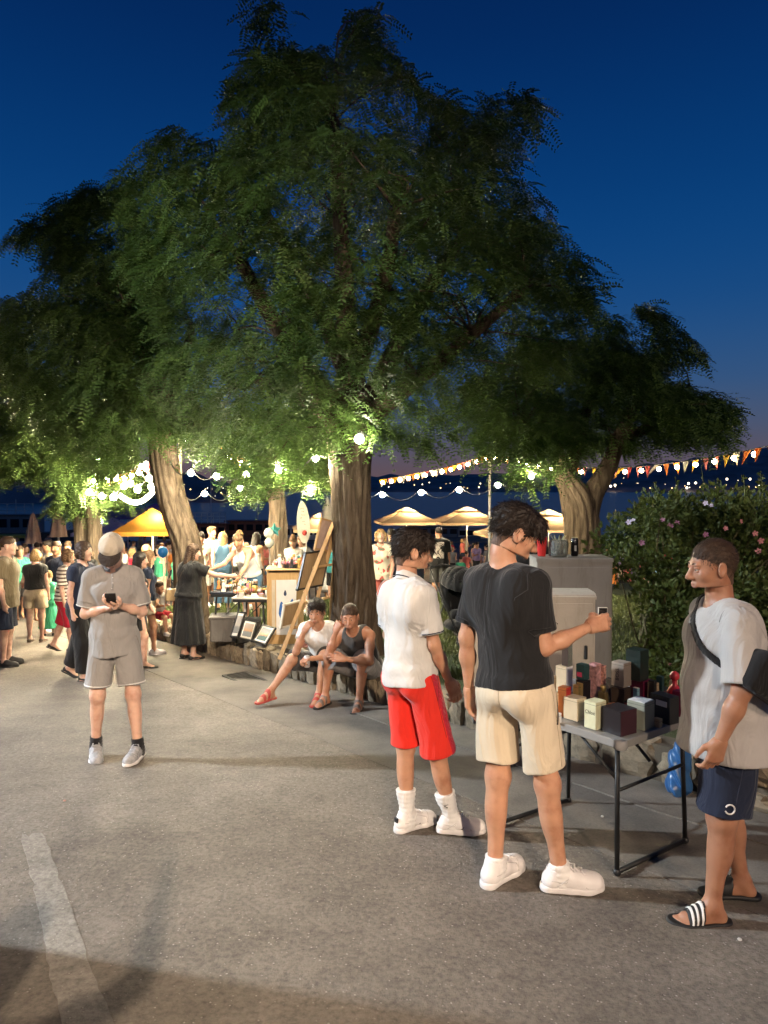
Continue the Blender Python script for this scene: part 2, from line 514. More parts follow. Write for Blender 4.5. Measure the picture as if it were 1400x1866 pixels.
HAIRS = {}
def person(label, loc, yaw, H=1.75, pose=None, skin_m=None, hair='short', hair_m=None, top=None, bottom=None, shoes=None, socks=None,
           res=0.012, female=False, girth=1.0, group=None, detail=1, extras=None, zbase=None, name='person', single=False):
    """builds one figure; returns (empty, joints). Joints are in the figure's own frame: x right, y forward, z up."""
    ps = pose or {}
    s = H / 1.75; g = girth
    X = V3(1, 0, 0)
    td = unit(ps.get('torso', (0, 0.04, 1)))
    td2 = unit(ps.get('torso2', td))
    def rz(v, a): return V3(v[0] * math.cos(a) - v[1] * math.sin(a), v[0] * math.sin(a) + v[1] * math.cos(a), v[2])
    hipX = rz(X, ps.get('hip_yaw', 0.)); shX = rz(X, ps.get('sh_yaw', 0.))
    shX = unit(shX + V3(0, 0, ps.get('sh_tilt', 0.)))
    sw = (0.146 if female else 0.166) * (0.35 + 0.65 * g); hw = 0.098 if female else 0.090
    J = {}
    pel = V3(0, 0, 0.95)
    J['waist'] = pel + .13 * td; J['chest'] = J['waist'] + .2 * td2; neckb = J['waist'] + .39 * td2
    J['pel'] = pel; J['neck'] = neckb
    drop = ps.get('drop', 0.)
    J['shR'] = neckb - .066 * td2 + sw * shX; J['shL'] = neckb - .066 * td2 - sw * shX
    HM = frame(*[R(a) for a in ps.get('head', (0, 5, 0))])
    nd = unit(td2 + V3(0, 0.10, 0) + 0.5 * (HM @ V3(0, 0, 1)) )
    J['hb'] = neckb + .085 * nd
    HC = J['hb'] + HM @ V3(0, 0.018, 0.078)
    for sd, sg in (('R', 1), ('L', -1)):
        J['hip' + sd] = pel + sg * hw * hipX + V3(0, 0, -.035)
        J['kn' + sd] = J['hip' + sd] + .425 * unit(ps.get('th' + sd, (sg * .02, .02, -1)))
        J['an' + sd] = J['kn' + sd] + .405 * unit(ps.get('sn' + sd, (sg * .01, -.04, -1)))
        J['el' + sd] = J['sh' + sd] + .285 * unit(ps.get('ua' + sd, (sg * .12, -.04, -1)))
        fd = unit(ps.get('fa' + sd, (sg * .04, .18, -1)))
        J['wr' + sd] = J['el' + sd] + .245 * fd
    zmin = min(J['anR'][2] - ps.get('liftR', 0), J['anL'][2] - ps.get('liftL', 0)) - .082
    if 'pelz' in ps: zmin = pel[2] - ps['pelz'] / s
    off = V3(0, 0, -zmin)
    J = {k: (v + off) * s for k, v in J.items()}
    HC = (HC + off) * s
    hs = s * (1.0 if female else 1.04) * ps.get('headscale', 1.0)
    J['HC'] = HC; J['HM'] = HM; J['hs'] = hs; J['s'] = s
    def hp(x, y, z): return HC + HM @ (V3(x, y, z) * hs)
    J['hp'] = hp
    TM = np.stack([shX, unit(np.cross(td2, shX)), td2], 1)
    E = np.eye(3)
    # ---------------- body
    B = []
    def c(a, b, ra, rb, k=.03): B.append(('c', a, b, ra * s, rb * s, k * s))
    def e(ct, M, r, k=.04): B.append(('e', ct, M, V3(*r) * s, k * s))
    TP = []                                                            # torso, also the core of the clothes
    pf = (.158, .112) if not female else (.166, .118)
    wf = (.142, .100) if not female else (.128, .094)
    cf = (.166, .114) if not female else (.146, .104)
    bl = ps.get('belly', 0.)
    TP.append(('x', J['pel'] - .05 * s * td, J['waist'], hipX, (pf[0] * g * s, pf[1] * g * s), (wf[0] * g * s, wf[1] * g * s), .05 * s))
    TP.append(('x', J['waist'], J['chest'], shX, (wf[0] * g * s, wf[1] * g * s), (cf[0] * g * s, cf[1] * g * s), .05 * s))
    TP.append(('e', J['chest'] + .03 * s * td2, TM, V3(cf[0] * g, cf[1] * g, .14) * s, .05 * s))
    if bl: TP.append(('e', J['waist'] + TM @ V3(0, .05 * s, -.01 * s), TM, V3(.14, .10 + bl, .15) * s * g, .06 * s))
    for sg in (1, -1):
        sh = J['shR'] if sg > 0 else J['shL']
        TP.append(('c', J['neck'] + sg * .03 * s * shX - .035 * s * td2, sh, .058 * s, .050 * s, .04 * s))
        if female: TP.append(('e', J['chest'] + TM @ (V3(sg * .07, .085, -.01) * s), E, V3(.058, .055, .058) * s, .03 * s))
        if not female: TP.append(('e', J['chest'] + TM @ (V3(sg * .072, .072, .035) * s), TM, V3(.075, .045, .06) * s, .04 * s))
        TP.append(('e', J['pel'] + V3(sg * .07 * s, -.06 * s, -.05 * s), E, V3(.085, .075, .09) * s * g, .04 * s))
        TP.append(('e', J['chest'] + TM @ (V3(sg * .085, -.07, .06) * s), TM, V3(.08, .05, .11) * s, .05 * s))
    B += TP
    c(J['neck'] - .03 * s * td2, J['hb'] + HM @ V3(0, -.012 * s, 0.0), .058 * (.5 + .5 * g) if not female else .048, .050 if not female else .044, .03)
    arms = {}; legs = {}
    for sd, sg in (('R', 1), ('L', -1)):
        ag = .5 + .5 * g
        a, b, w_ = J['sh' + sd], J['el' + sd], J['wr' + sd]
        k0 = .9 if female else 1.0
        c(a, b, .050 * ag * k0, .037 * ag * k0); e((a * .6 + b * .4), E, (.041 * ag * k0,) * 3)
        ex = unit(w_ - b)
        c(b, b + ex * .10 * s, .035 * ag * k0, .037 * ag * k0); c(b + ex * .09 * s, w_, .037 * ag * k0, .025 * ag * k0, .03)
        h, kn, an = J['hip' + sd], J['kn' + sd], J['an' + sd]
        c(h, kn, .082 * g * (1.05 if female else 1), .056 * ag, .03)
        e(kn + unit(an - kn) * .0 + 0 * X, E, (.054 * ag,) * 3)
        c(kn, an, .050 * ag, .034, .03)
        ax = unit(an - kn); back = unit(V3(0, -1, 0) - ax * (ax @ V3(0, -1, 0)))
        M2 = np.stack([np.cross(back, ax), back, ax], 1)
        e(kn + ax * .13 * s + back * .016 * s, M2, (.046 * ag, .044 * ag, .11), .04)
        # foot
        FM = frame(R(ps.get('foot' + sd, -sg * 6)), R(ps.get('fp' + sd, 0)))
        J['FM' + sd] = FM
        def fp(x, y, z, A=an, M=FM): return A + M @ (V3(x, y, z - .082) * s)
        J['fp' + sd] = fp
        c(an, fp(0, -.03, .035), .034, .032, .03); c(an, fp(0, .07, .042), .034, .030, .03)
        c(fp(0, .05, .035), fp(.01 * -sg, .12, .026), .032, .026, .03); c(fp(0, -.03, .03), fp(sg * .012, .1, .02), .028, .02, .03)
        for q in range(5):
            tx = -sg * (.026 - .015 * q); ty = .150 + (.012, .012, .006, -.002, -.014)[q]
            c(fp(tx * .8, .105, .022), fp(tx, ty, .014), .013, (.0125, .0095, .009, .0085, .008)[q], .012)
        # hand
        hd = unit(ps.get('hd' + sd, tuple(ex)))
        hn = np.asarray(ps.get('hn' + sd, (-sg, 0.15, 0)), float)
        hn = unit(hn - hd * (hn @ hd))
        th = np.cross(hd, hn) * sg                                       # thumb side
        cl = ps.get('curl' + sd, (25, 30, 20))
        hsz = s * (.93 if female else 1.0)
        wr = w_
        PA = []
        def hpnt(a_, b_, c_): return wr + (hd * a_ + th * b_ + hn * c_) * hsz
        J['hpnt' + sd] = hpnt; J['hd' + sd] = hd; J['hn' + sd] = hn; J['ht' + sd] = th
        def hc(a_, b_, r1, r2, k=.012): PA.append(('c', a_, b_, r1 * hsz, r2 * hsz, k * hsz))
        hc(wr - ex * .004 * s, hpnt(.015, 0, 0), .0225, .0235, .006)
        kn4 = [(.092, .030), (.095, .010), (.090, -.010), (.081, -.028)]
        if detail:
            for q, (ka, kb) in enumerate(kn4):
                hc(hpnt(.012, kb * .55, 0), hpnt(ka, kb, 0), .0165, .0115, .016)
                L = ((.043, .025, .021), (.047, .029, .022), (.043, .027, .021), (.034, .020, .019))[q]
                p0 = hpnt(ka, kb, 0); ang = 0.; sp = kb * 1.2
                for m_ in range(3):
                    ang += R(cl[m_] + (q - 1.5) * ps.get('fan' + sd, 3))
                    dv = hd * math.cos(ang) + hn * math.sin(ang) + th * sp
                    p1 = p0 + unit(dv) * L[m_] * hsz
                    hc(p0, p1, (.0098, .0088, .0080)[m_], (.0088, .0080, .0068)[m_], .006)
                    p0 = p1
                J['tip%d%s' % (q, sd)] = p0
            to = ps.get('thumb' + sd, (.88, .30, .30))
            p0 = hpnt(.022, .020, .006); d0 = unit(hd * .7 + th * .75 + hn * .3); p1 = p0 + d0 * .042 * hsz
            d1 = unit(hd * to[0] + th * to[1] + hn * to[2]); p2 = p1 + d1 * .034 * hsz
            d2 = unit(hd * (to[0] + .25) + th * (to[1] - .25) + hn * (to[2] + .1)); p3 = p2 + d2 * .027 * hsz
            hc(p0, p1, .017, .0125, .018); hc(p1, p2, .0115, .0100, .006); hc(p2, p3, .0100, .0078, .006)
            J['thumbtip' + sd] = p3
        else:
            hc(hpnt(.01, 0, 0), hpnt(.085, .012, .004), .024, .022); hc(hpnt(.01, 0, 0), hpnt(.08, -.02, .004), .022, .017)
            ang = R(cl[0] + 15); p1 = hpnt(.085, .0, .0)
            hc(p1, p1 + (hd * math.cos(ang) + hn * math.sin(ang)) * .075 * hsz, .020, .012)
            hc(hpnt(.02, .02, 0), hpnt(.07, .05, .02), .014, .010)
        arms[sd] = PA
    # ---------------- head
    Hd = []
    def hc2(a, b, ra, rb, k=.012, neg=''): Hd.append((neg + 'c', hp(*a), hp(*b), ra * hs, rb * hs, k * hs))
    def he(ct, r, k=.02, neg='', M=None): Hd.append((neg + 'e', hp(*ct), HM if M is None else HM @ M, V3(*r) * hs, k * hs))
    he((0, -.015, .03), (.0755, .094, .087)); he((0, .018, -.028), (.064, .072, .088), .03)
    for sg in (1, -1):
        hc2((sg * .047, -.005, -.058), (sg * .014, .060, -.098), .021, .016, .03)
        he((sg * .040, .055, -.028), (.022, .022, .022), .02)
    he((0, .068, -.100), (.021, .017, .016), .02)
    if detail:
        hc2((-.034, .076, .019), (.034, .076, .019), .0115, .0115, .014)
        for sg in (1, -1): he((sg * .031, .094, -.001), (.016, .013, .0105), .012, '-')
        hc2((0, .083, .010), (0, .107, -.034), .0085, .0125, .014)
        for sg in (1, -1): he((sg * .0115, .097, -.039), (.0095, .0105, .008), .008)
        hc2((-.019, .079, -.066), (.019, .079, -.066), .0065, .0065, .01); hc2((-.006, .086, -.064), (.006, .086, -.064), .0066, .0066, .008)
        hc2((-.015, .079, -.078), (.015, .079, -.078), .0085, .0085, .01)
        hc2((-.022, .0945, -.0712), (.022, .0945, -.0712), .0022, .0022, .004, '-')
        for sg in (1, -1):
            Me = frame(sg * R(-22), R(-8))
            he((sg * .081, -.012, -.008), (.0105, .023, .034), .006, '', Me)
            he((sg * .093, -.006, -.004), (.007, .013, .021), .005, '-', Me)
    else:
        hc2((0, .085, .010), (0, .104, -.034), .010, .013, .014)
        for sg in (1, -1): he((sg * .079, -.010, -.008), (.010, .021, .032), .008)
    hc2((0, -.022, -.04), (0, -.020, -.11), .047 if not female else .042, .048 if not female else .043, .03)
    B.append(Hd[-1])
    root = thing(name, label, 'person', (loc[0], loc[1], g1(loc[0], loc[1]) if zbase is None else zbase), yaw, group)
    sm = skin_m
    FB = Field(B); FH = Field(Hd)
    if detail == 0:
        F = Field(B + arms['R'] + arms['L'] + Hd); lo, hi = F.bounds()
        blob('body', F, lo, hi, res, sm, root)
    else:
        r2 = ps.get('res_fine', 0.0042)
        vs = []; qs = []; o_ = 0
        nk = J['hb'] + HM @ V3(0, 0, -.0 * s); nn = HM @ V3(0, 0, 1)
        body_f = FB
        lo, hi = Field(B).bounds()
        parts = [surface(body_f, lo, hi, res)]
        Fh = Field(Hd + [q for q in B if q[0] == 'c' and np.allclose(q[1], J['neck'] - .03 * s * td2)])
        def head_f(P, lo, hi): return np.maximum(Fh(P, lo, hi), -plane_cut(P, nk - nn * .006, nn))
        lo, hi = FH.bounds(); parts.append(surface(head_f, lo, hi, r2))
        for sd in 'RL':
            fa = [q for q in B if q[0] == 'c' and np.allclose(q[2], J['wr' + sd])]
            Fa = Field([q[:5] + (.004,) for q in fa] + arms[sd])
            def hand_f(P, lo, hi, sd=sd, Fa=Fa): return np.maximum(Fa(P, lo, hi), -plane_cut(P, J['wr' + sd] - J['hd' + sd] * .006, J['hd' + sd]))
            lo, hi = Field(arms[sd]).bounds(); parts.append(surface(hand_f, lo, hi, r2 * 0.85))
        for v, q in parts:
            vs.append(v); qs.append(q + o_); o_ += len(v)
        mesh_np('body', np.concatenate(vs), np.concatenate(qs), sm, root, smooth=True)
    J['root'] = root
    # ---------------- clothes
    if top:
        lo_ = top.get('loose', .016) * s
        hem = top.get('hem', -.06) * s
        hemp = J['pel'] + td * hem
        k = .035 * s
        flare = top.get('flare', .012) * s
        hb_ = max(0.0, J['pel'][2] - hemp[2])
        wid = (pf[0] * g * s + lo_ + .008 * s, pf[1] * g * s + lo_ + .02 * s)
        T = [q for q in TP]
        dr = [('x', J['chest'], J['pel'] + td * .02 * s, shX, (cf[0] * g * s * .98, cf[1] * g * s), (wid[0] - lo_ + flare * .5, wid[1] - lo_ + flare * .5), k)]
        if hem < .02 * s: dr.append(('x', J['pel'] + td * .03 * s, hemp - td * .03 * s, hipX, (wid[0] - lo_ + flare * .5, wid[1] - lo_ + flare * .5), (wid[0] - lo_ + flare + top.get('skirt', 0) * s, wid[1] - lo_ + flare + top.get('skirt', 0) * s), k))
        if top.get('drape'):
            dr.append(('c', J['shR'] - .1 * s * td2, J['shL'] - .1 * s * td2, .05 * s, .05 * s, .08 * s))
        FT = Field([q[:-1] + (.05 * s,) if q[0] != 'c' else ('c', q[1], q[2], q[3] - .004 * s, q[4] - .002 * s, .03 * s) for q in T] + dr, lo_)
        sl = top.get('sleeve', .6); slw = top.get('sleeve_w', .0)
        AF = {}
        for sd in 'RL':
            if sl > 0:
                a, b = J['sh' + sd], J['el' + sd]
                ag = .5 + .5 * g
                if sl <= 1.0:
                    end = a + (b - a) * sl
                    AF[sd] = (Field([('c', a + (b - a) * .08, a + (b - a) * min(1.0, sl + .25), .051 * s * ag, (.053 + slw) * s * ag, k)], lo_), end, unit(b - a))
                else:
                    w_ = J['wr' + sd]; end = b + (w_ - b) * (sl - 1)
                    AF[sd] = (Field([('c', a, b, .053 * s * ag, .046 * s * ag, k), ('c', b, w_, .044 * s * ag, .032 * s * ag, k)], lo_), end, unit(w_ - b))
        nr = top.get('neck', .068) * s
        NK = Field([('c', J['neck'] + .0 * td2 + TM @ V3(0, top.get('neck_y', .012) * s, top.get('neck_z', .005) * s), J['hb'] + TM @ V3(0, .02 * s, .06 * s), nr, nr * 1.15, .01)])
        A = top.get('fold', .005) * s; seed = abs(hash(label)) % 97 if False else (len(label) * 7) % 97
        strap = top.get('straps')
        def top_f(P, lo, hi, extra=0.0):
            d = FT(P, lo, hi)
            if strap is not None:                                           # tank top: cut away outside the straps
                u = np.abs((P - J['neck']) @ shX)
                up = (P - J['chest']) @ td2
                d = np.where(up > .0, np.maximum(d, u - strap * s + np.maximum(0, up - .06 * s) * .25), d)
            d = smax(d, -plane_cut(P, hemp, td), .008)
            for sd in AF:
                Fa, end, ax = AF[sd]
                da = smax(Fa(P, lo, hi), plane_cut(P, end, ax), .008)
                d = smin(d, da, .035 * s)
            d = d + A * wob(P, seed)
            d = smax(d, -NK(P, lo, hi), .008)
            return d - extra
        los, his = zip(*([FT.bounds()] + [AF[q][0].bounds() for q in AF]))
        lo, hi = np.min(los, 0) - .01, np.max(his, 0) + .01
        r_ = top.get('res', res)
        nm = top.get('name', 'shirt')
        J['shirt'] = blob(nm, top_f, lo, hi, r_, top['mat'], root)
        if top.get('cuff'):
            cm, w0, w1 = top['cuff']
            for sd in AF:
                Fa, end, ax = AF[sd]
                def cuff_f(P, lo, hi, Fa=Fa, end=end, ax=ax):
                    d = Fa(P, lo, hi) + A * wob(P, seed) - .0025
                    q = plane_cut(P, end, ax)
                    return np.maximum(np.maximum(d, q + w0 - w1), -(q + w0))
                cl_, ch_ = end - .12 * s, end + .12 * s
                blob('sleeve_cuff', cuff_f, cl_, ch_, .004, cm, J['shirt'])
        if top.get('collar') is not None:
            cm = top['collar']
            CF = Field([('c', J['neck'] + TM @ V3(0, .0, -.005 * s), J['hb'] + TM @ V3(0, .01 * s, .0), nr + .013 * s, nr * .96 + .011 * s, .01)])
            nb_ = J['neck']
            def col_f(P, lo, hi, t0=-.02, t1=.034, gr=0.0):
                d = np.maximum(CF(P, lo, hi) - gr, -(NK(P, lo, hi) + .004))
                q = (P - nb_) @ unit(td2 + .55 * TM[:, 1])
                d = np.maximum(d, q - t1 * s); d = np.maximum(d, t0 * s - q)
                op = np.abs((P - nb_) @ shX) - .018 * s
                return np.where((P - nb_) @ TM[:, 1] > .02 * s, np.maximum(d, -op), d)
            cl_, ch_ = nb_ - .15 * s, nb_ + .15 * s
            J['collar'] = blob('collar', col_f, cl_, ch_, .004, cm, J['shirt'])
            if top.get('collar_line') is not None:
                blob('collar_trim', lambda P, lo, hi: col_f(P, lo, hi, -.004, .003, .003), cl_, ch_, .0035, top['collar_line'], J['shirt'])
        J['top_f'] = top_f; J['torso_f'] = FT
    if bottom:
        lo_ = bottom.get('loose', .014) * s
        ln = bottom.get('length', .92)
        k = .03 * s
        A = bottom.get('fold', .004) * s; seed = (len(label) * 3) % 89
        wz = bottom.get('waist', .06) * s
        hips = [q for q in TP if q[0] == 'x'][:1] + [('e', J['pel'] + V3(sg * .07 * s, -.06 * s, -.05 * s), E, V3(.085, .075, .09) * s * g, .04 * s) for sg in (1, -1)]
        FP = Field(hips, lo_)
        if bottom.get('kind') == 'skirt':
            end = J['pel'] * (1 - ln) + (J['anR'] + J['anL']) * .5 * ln
            wv = bottom.get('flare', .06)
            FS = Field(hips + [('x', J['pel'], end - V3(0, 0, .05), hipX, (pf[0] * g * s, pf[1] * g * s), ((pf[0] * g + wv) * s, (pf[1] * g + wv) * s), k)], lo_)
            def bot_f(P, lo, hi):
                d = FS(P, lo, hi)
                th = np.arctan2(P[..., 1] - J['pel'][1], P[..., 0] - J['pel'][0])
                fall = np.clip((J['pel'][2] - P[..., 2]) / (.5 * s), 0, 1)
                d = d + A * 1.6 * fall * np.sin(th * 11 + 2 * np.sin(th * 3 + 1) + 2.0 * P[..., 2]) + A * .5 * wob(P, seed)
                d = smax(d, plane_cut(P, J['pel'] + td * wz, td), .008)
                return smax(d, end[2] - P[..., 2], .008)
            lo, hi = FS.bounds()
        else:
            LF = []
            for sd in 'RL':
                h, kn, an = J['hip' + sd], J['kn' + sd], J['an' + sd]
                fl = bottom.get('flare', .02)
                ag = .5 + .5 * g
                pr = [('c', h, kn, .086 * g * s, (.060 * ag + fl) * s, k)]
                if ln <= 1.0:
                    end = h + (kn - h) * ln; ax = unit(kn - h)
                    if ln > .8: pr.append(('c', kn, kn + (kn - h) * .15, (.060 * ag + fl) * s, (.060 * ag + fl) * s, k))
                else:
                    pr.append(('c', kn, an, (.060 * ag + fl) * s, (.045 + fl) * s, k))
                    end = kn + (an - kn) * (ln - 1); ax = unit(an - kn)
                LF.append((Field(pr, lo_), end, ax))
            def bot_f(P, lo, hi):
                d = smax(FP(P, lo, hi), plane_cut(P, J['pel'] + td * wz, td), .008)
                dl = None
                for Fl, end, ax in LF:
                    q = smax(Fl(P, lo, hi), plane_cut(P, end, ax), .008)
                    dl = q if dl is None else smin(dl, q, .018 * s)
                return smin(d, dl, .05 * s) + A * wob(P, seed, 10, 3)
            los, his = zip(*([FP.bounds()] + [q[0].bounds() for q in LF]))
            lo, hi = np.min(los, 0), np.max(his, 0)
            if bottom.get('band'):
                bm, w0, w1 = bottom['band']
                for Fl, end, ax in LF:
                    def band_f(P, lo, hi, Fl=Fl, end=end, ax=ax):
                        d = Fl(P, lo, hi) + A * wob(P, seed, 10, 3) - .0025
                        q = plane_cut(P, end, ax)
                        return np.maximum(np.maximum(d, q + w0 - w1), -(q + w0))
                    blob('hem_band', band_f, end - .14 * s, end + .14 * s, .004, bm, root)
        J['bot_f'] = bot_f
        J['shorts'] = blob(bottom.get('name', 'shorts'), bot_f, lo - .01, hi + .01, bottom.get('res', res), bottom['mat'], root)
    for sd, sg in (('R', 1), ('L', -1)):
        fp = J['fp' + sd]; FM = J['FM' + sd]; kn, an = J['kn' + sd], J['an' + sd]
        if socks:
            t0 = socks['h'] * s
            up = unit(kn - an)
            FS = Field([('c', an - up * .05 * s, an + up * t0, .038 * s, (.040 + .03 * t0) * s, .02), ('e', an + up * .17 * s - FM[:, 1] * .012 * s, E, V3(.044, .046, .09) * s, .03), ('c', fp(0, -.03, .05), fp(0, .05, .05), .036 * s, .034 * s, .02), ('c', an, fp(0, .085, .045), .037 * s, .033 * s, .02)], .005)
            blob('sock', lambda P, lo, hi: np.maximum(FS(P, lo, hi) + .0015 * np.sin(P[..., 2] * 240), plane_cut(P, an + up * t0, up)), *FS.bounds(), min(res, .006), socks['mat'], root)
        if shoes:
            kd = shoes.get('kind', 'sneaker'); rs = shoes.get('res', res * .75)
            w = shoes.get('w', 1.0)
            def out2d(P, gr):
                q = (P - fp(0, 0, 0)) @ FM / s
                pts = [(0, -.048, .036), (sg * .004, .05, .037), (-sg * .0, .115, .046), (-sg * .010, .160, .037)]
                d = None
                for (x0, y0, r0), (x1, y1, r1) in zip(pts[:-1], pts[1:]):
                    a = np.array([x0, y0]); ba = np.array([x1 - x0, y1 - y0]); pa = q[..., :2] - a
                    h = np.clip((pa @ ba) / (ba @ ba), 0, 1)
                    e_ = np.linalg.norm(pa - h[..., None] * ba, axis=-1) - (r0 + (r1 - r0) * h) * w
                    d = e_ if d is None else smin(d, e_, .02)
                return d * s - gr, q[..., 2] * s
            st = shoes.get('sole_h', .030 if kd == 'sneaker' else .020) * s
            def sole_f(P, lo, hi):
                d, z = out2d(P, .004); d = d + .0 * z
                return smax(smax(d, z - st, .006), -z, .006)
            b0 = np.array([fp(x, y, z) for x in (-.08, .08) for y in (-.12, .24) for z in (-.03, .2)])
            lo, hi = b0.min(0), b0.max(0)
            sole_o = blob('sole', sole_f, lo, hi, min(rs, .006) if detail else rs, shoes.get('sole', shoes['mat']), root)
            if kd in ('sneaker', 'flat'):
                pr = [('c', fp(0, -.036, .045), fp(0, .05, .055), .037 * s * w, .037 * s * w, .03 * s), ('c', fp(0, .05, .052), fp(-sg * .004, .145, .032), .037 * s * w, .036 * s * w, .03 * s),
                      ('c', fp(-sg * .004, .12, .03), fp(-sg * .010, .158, .028), .041 * s * w, .034 * s * w, .03 * s)]
                if kd == 'sneaker': pr += [('c', fp(0, -.034, .05), an + unit(kn - an) * .012 * s - FM[:, 1] * .012 * s, .036 * s, .040 * s, .02), ('c', fp(0, .045, .06), fp(0, .01, .105), .030 * s, .026 * s, .02)]
                FU = Field(pr, .004)
                def up_f(P, lo, hi):
                    q = (P - fp(0, 0, 0)) @ FM
                    d = smax(FU(P, lo, hi), st * .7 - q[..., 2], .004)
                    if kd == 'sneaker':
                        op = np.linalg.norm((P - (an + unit(kn - an) * .052 * s)), axis=-1) - .049 * s
                        d = smax(d, -op, .008)
                    else:
                        d = smax(d, q[..., 2] - .062 * s + .25 * np.clip(q[..., 1], -.05, .1), .008)
                    return d
                J['shoe_f' + sd] = up_f
                J['shoe' + sd] = blob('shoe', up_f, lo, hi, min(rs, .005) if detail else rs, shoes['mat'], root)
                sole_o.parent = J['shoe' + sd]
            elif kd in ('slide', 'sandal'):
                FF = Field([q for q in B if q[0] == 'c' and np.linalg.norm(q[2] - an) < .26 * s and q[2][2] < an[2] - .012 * s], .006)
                bands = [(.055, .125)] if kd == 'slide' else [(.03, .06), (.085, .115)]
                def strap_f(P, lo, hi):
                    q = (P - fp(0, 0, 0)) @ FM / s
                    d = FF(P, lo, hi)
                    m_ = None
                    for y0, y1 in bands:
                        t = np.maximum(y0 - q[..., 1] - .12 * q[..., 2], q[..., 1] + .12 * q[..., 2] - y1) * s
                        m_ = t if m_ is None else np.minimum(m_, t)
                    return np.maximum(np.maximum(d, m_), .008 - q[..., 2] * s)
                blob('strap', strap_f, lo, hi, min(rs, .005) if detail else rs, shoes['mat'], root)
                J['strap_f' + sd] = strap_f; J['strap_b' + sd] = (lo, hi)
    # ---------------- hair
    if hair and hair_m is not None:
        HP = []
        def hh(ct, r, k=.02, neg='', M=None): HP.append((neg + 'e', hp(*ct), HM if M is None else HM @ M, V3(*r) * hs, k * hs))
        def hcc(a, b, ra, rb, k=.03, neg=''): HP.append((neg + 'c', hp(*a), hp(*b), ra * hs, rb * hs, k * hs))
        n_amp = .0035 if hair in ('short', 'fringe') else .0014
        if hair in ('short', 'crop', 'fringe', 'buzz'):
            gr = {'short': .014, 'crop': .007, 'fringe': .014, 'buzz': .004}[hair]
            hh((0, -.018, .034), (.0765 + gr * .35, .096 + gr * .5, .088 + gr))
            if hair in ('short', 'fringe'):
                hh((0, .012, .082), (.070, .086, .040), .02)
                hh((0, -.07, .06), (.064, .046, .05), .02)
            if hair == 'fringe':
                hcc((-.045, .075, .062), (.045, .078, .062), .026, .026)
                for q in range(6):
                    x = -.052 + q * .021
                    hcc((x, .082, .062), (x + .006, .098, .030 - .004 * (q % 3)), .013, .006, .01)
            hh((0, .098, -.035 if hair != 'fringe' else -.048), (.074, .066, .085 if hair != 'fringe' else .078), .012, '-')
            hh((0, -.03, -.118), (.12, .14, .098 if hair != 'buzz' else .07), .02, '-')
            for sg in (1, -1): hh((sg * .09, .0, -.015), (.025, .026, .032), .008, '-')
        elif hair in ('long', 'bob', 'bun', 'pony'):
            hh((0, -.02, .036), (.083, .102, .092))
            n_amp = .006
            if hair == 'long':
                hh((0, -.065, -.05), (.085, .055, .13)); hh((0, -.075, -.17), (.095, .045, .15))
                for sg in (1, -1): hcc((sg * .072, -.01, .03), (sg * .085, .0, -.20), .03, .02)
            if hair == 'bob':
                hh((0, -.035, -.02), (.10, .088, .105))
                for sg in (1, -1): hcc((sg * .078, .02, .03), (sg * .082, .03, -.08), .03, .028)
            if hair == 'bun': hh((0, -.075, .105), (.042, .042, .04), .012)
            if hair == 'pony':
                hcc((0, -.105, .05), (0, -.145, .02), .022, .03); hcc((0, -.145, .02), (0, -.13, -.18), .032, .012)
            hh((0, .105, -.035), (.064, .062, .088), .015, '-')
        if HP and hair in ('short', 'crop', 'fringe', 'buzz') and detail:
            FD = Field([('e', hp(0, -.017, .032), HM, V3(.0775, .0962, .0885) * hs, .01), ('c', hp(0, -.035, -.04), hp(0, -.038, -.075), .0565 * hs, .050 * hs, .02), ('-e', hp(0, .100, -.045), HM, V3(.075, .072, .10) * hs, .01), ('-e', hp(.10, .01, -.03), HM, V3(.030, .030, .042) * hs, .006), ('-e', hp(-.10, .01, -.03), HM, V3(.030, .030, .042) * hs, .006)])
            fc = hairm('faded_hair_' + label.split()[-1], (.10, .058, .038))
            blob('hair_fade', lambda P, lo, hi: np.maximum(FD(P, lo, hi), ((P - HC) @ HM / hs)[..., 2] * 0 - .082 * hs - ((P - HC) @ HM)[..., 2]), *FD.bounds(), .004, fc, root)
        if HP:
            FHa = Field(HP)
            M_ = HM.T
            def hair_f(P, lo, hi):
                q = (P - HC) @ HM / hs
                a = np.arctan2(q[..., 0], q[..., 2] + .05)
                rr = n_amp * (np.sin(a * 46 + 9 * np.sin(q[..., 1] * 34)) * .6 + .8 * np.sin(q[..., 1] * 95 + 5 * np.sin(a * 9)) * np.sin(a * 21 + q[..., 2] * 30))
                return FHa(P, lo, hi) + rr * hs
            lo, hi = FHa.bounds()
            blob('hair', hair_f, lo, hi, (.0042 if detail else res * .8), hair_m, root)
            J['hair_f'] = hair_f
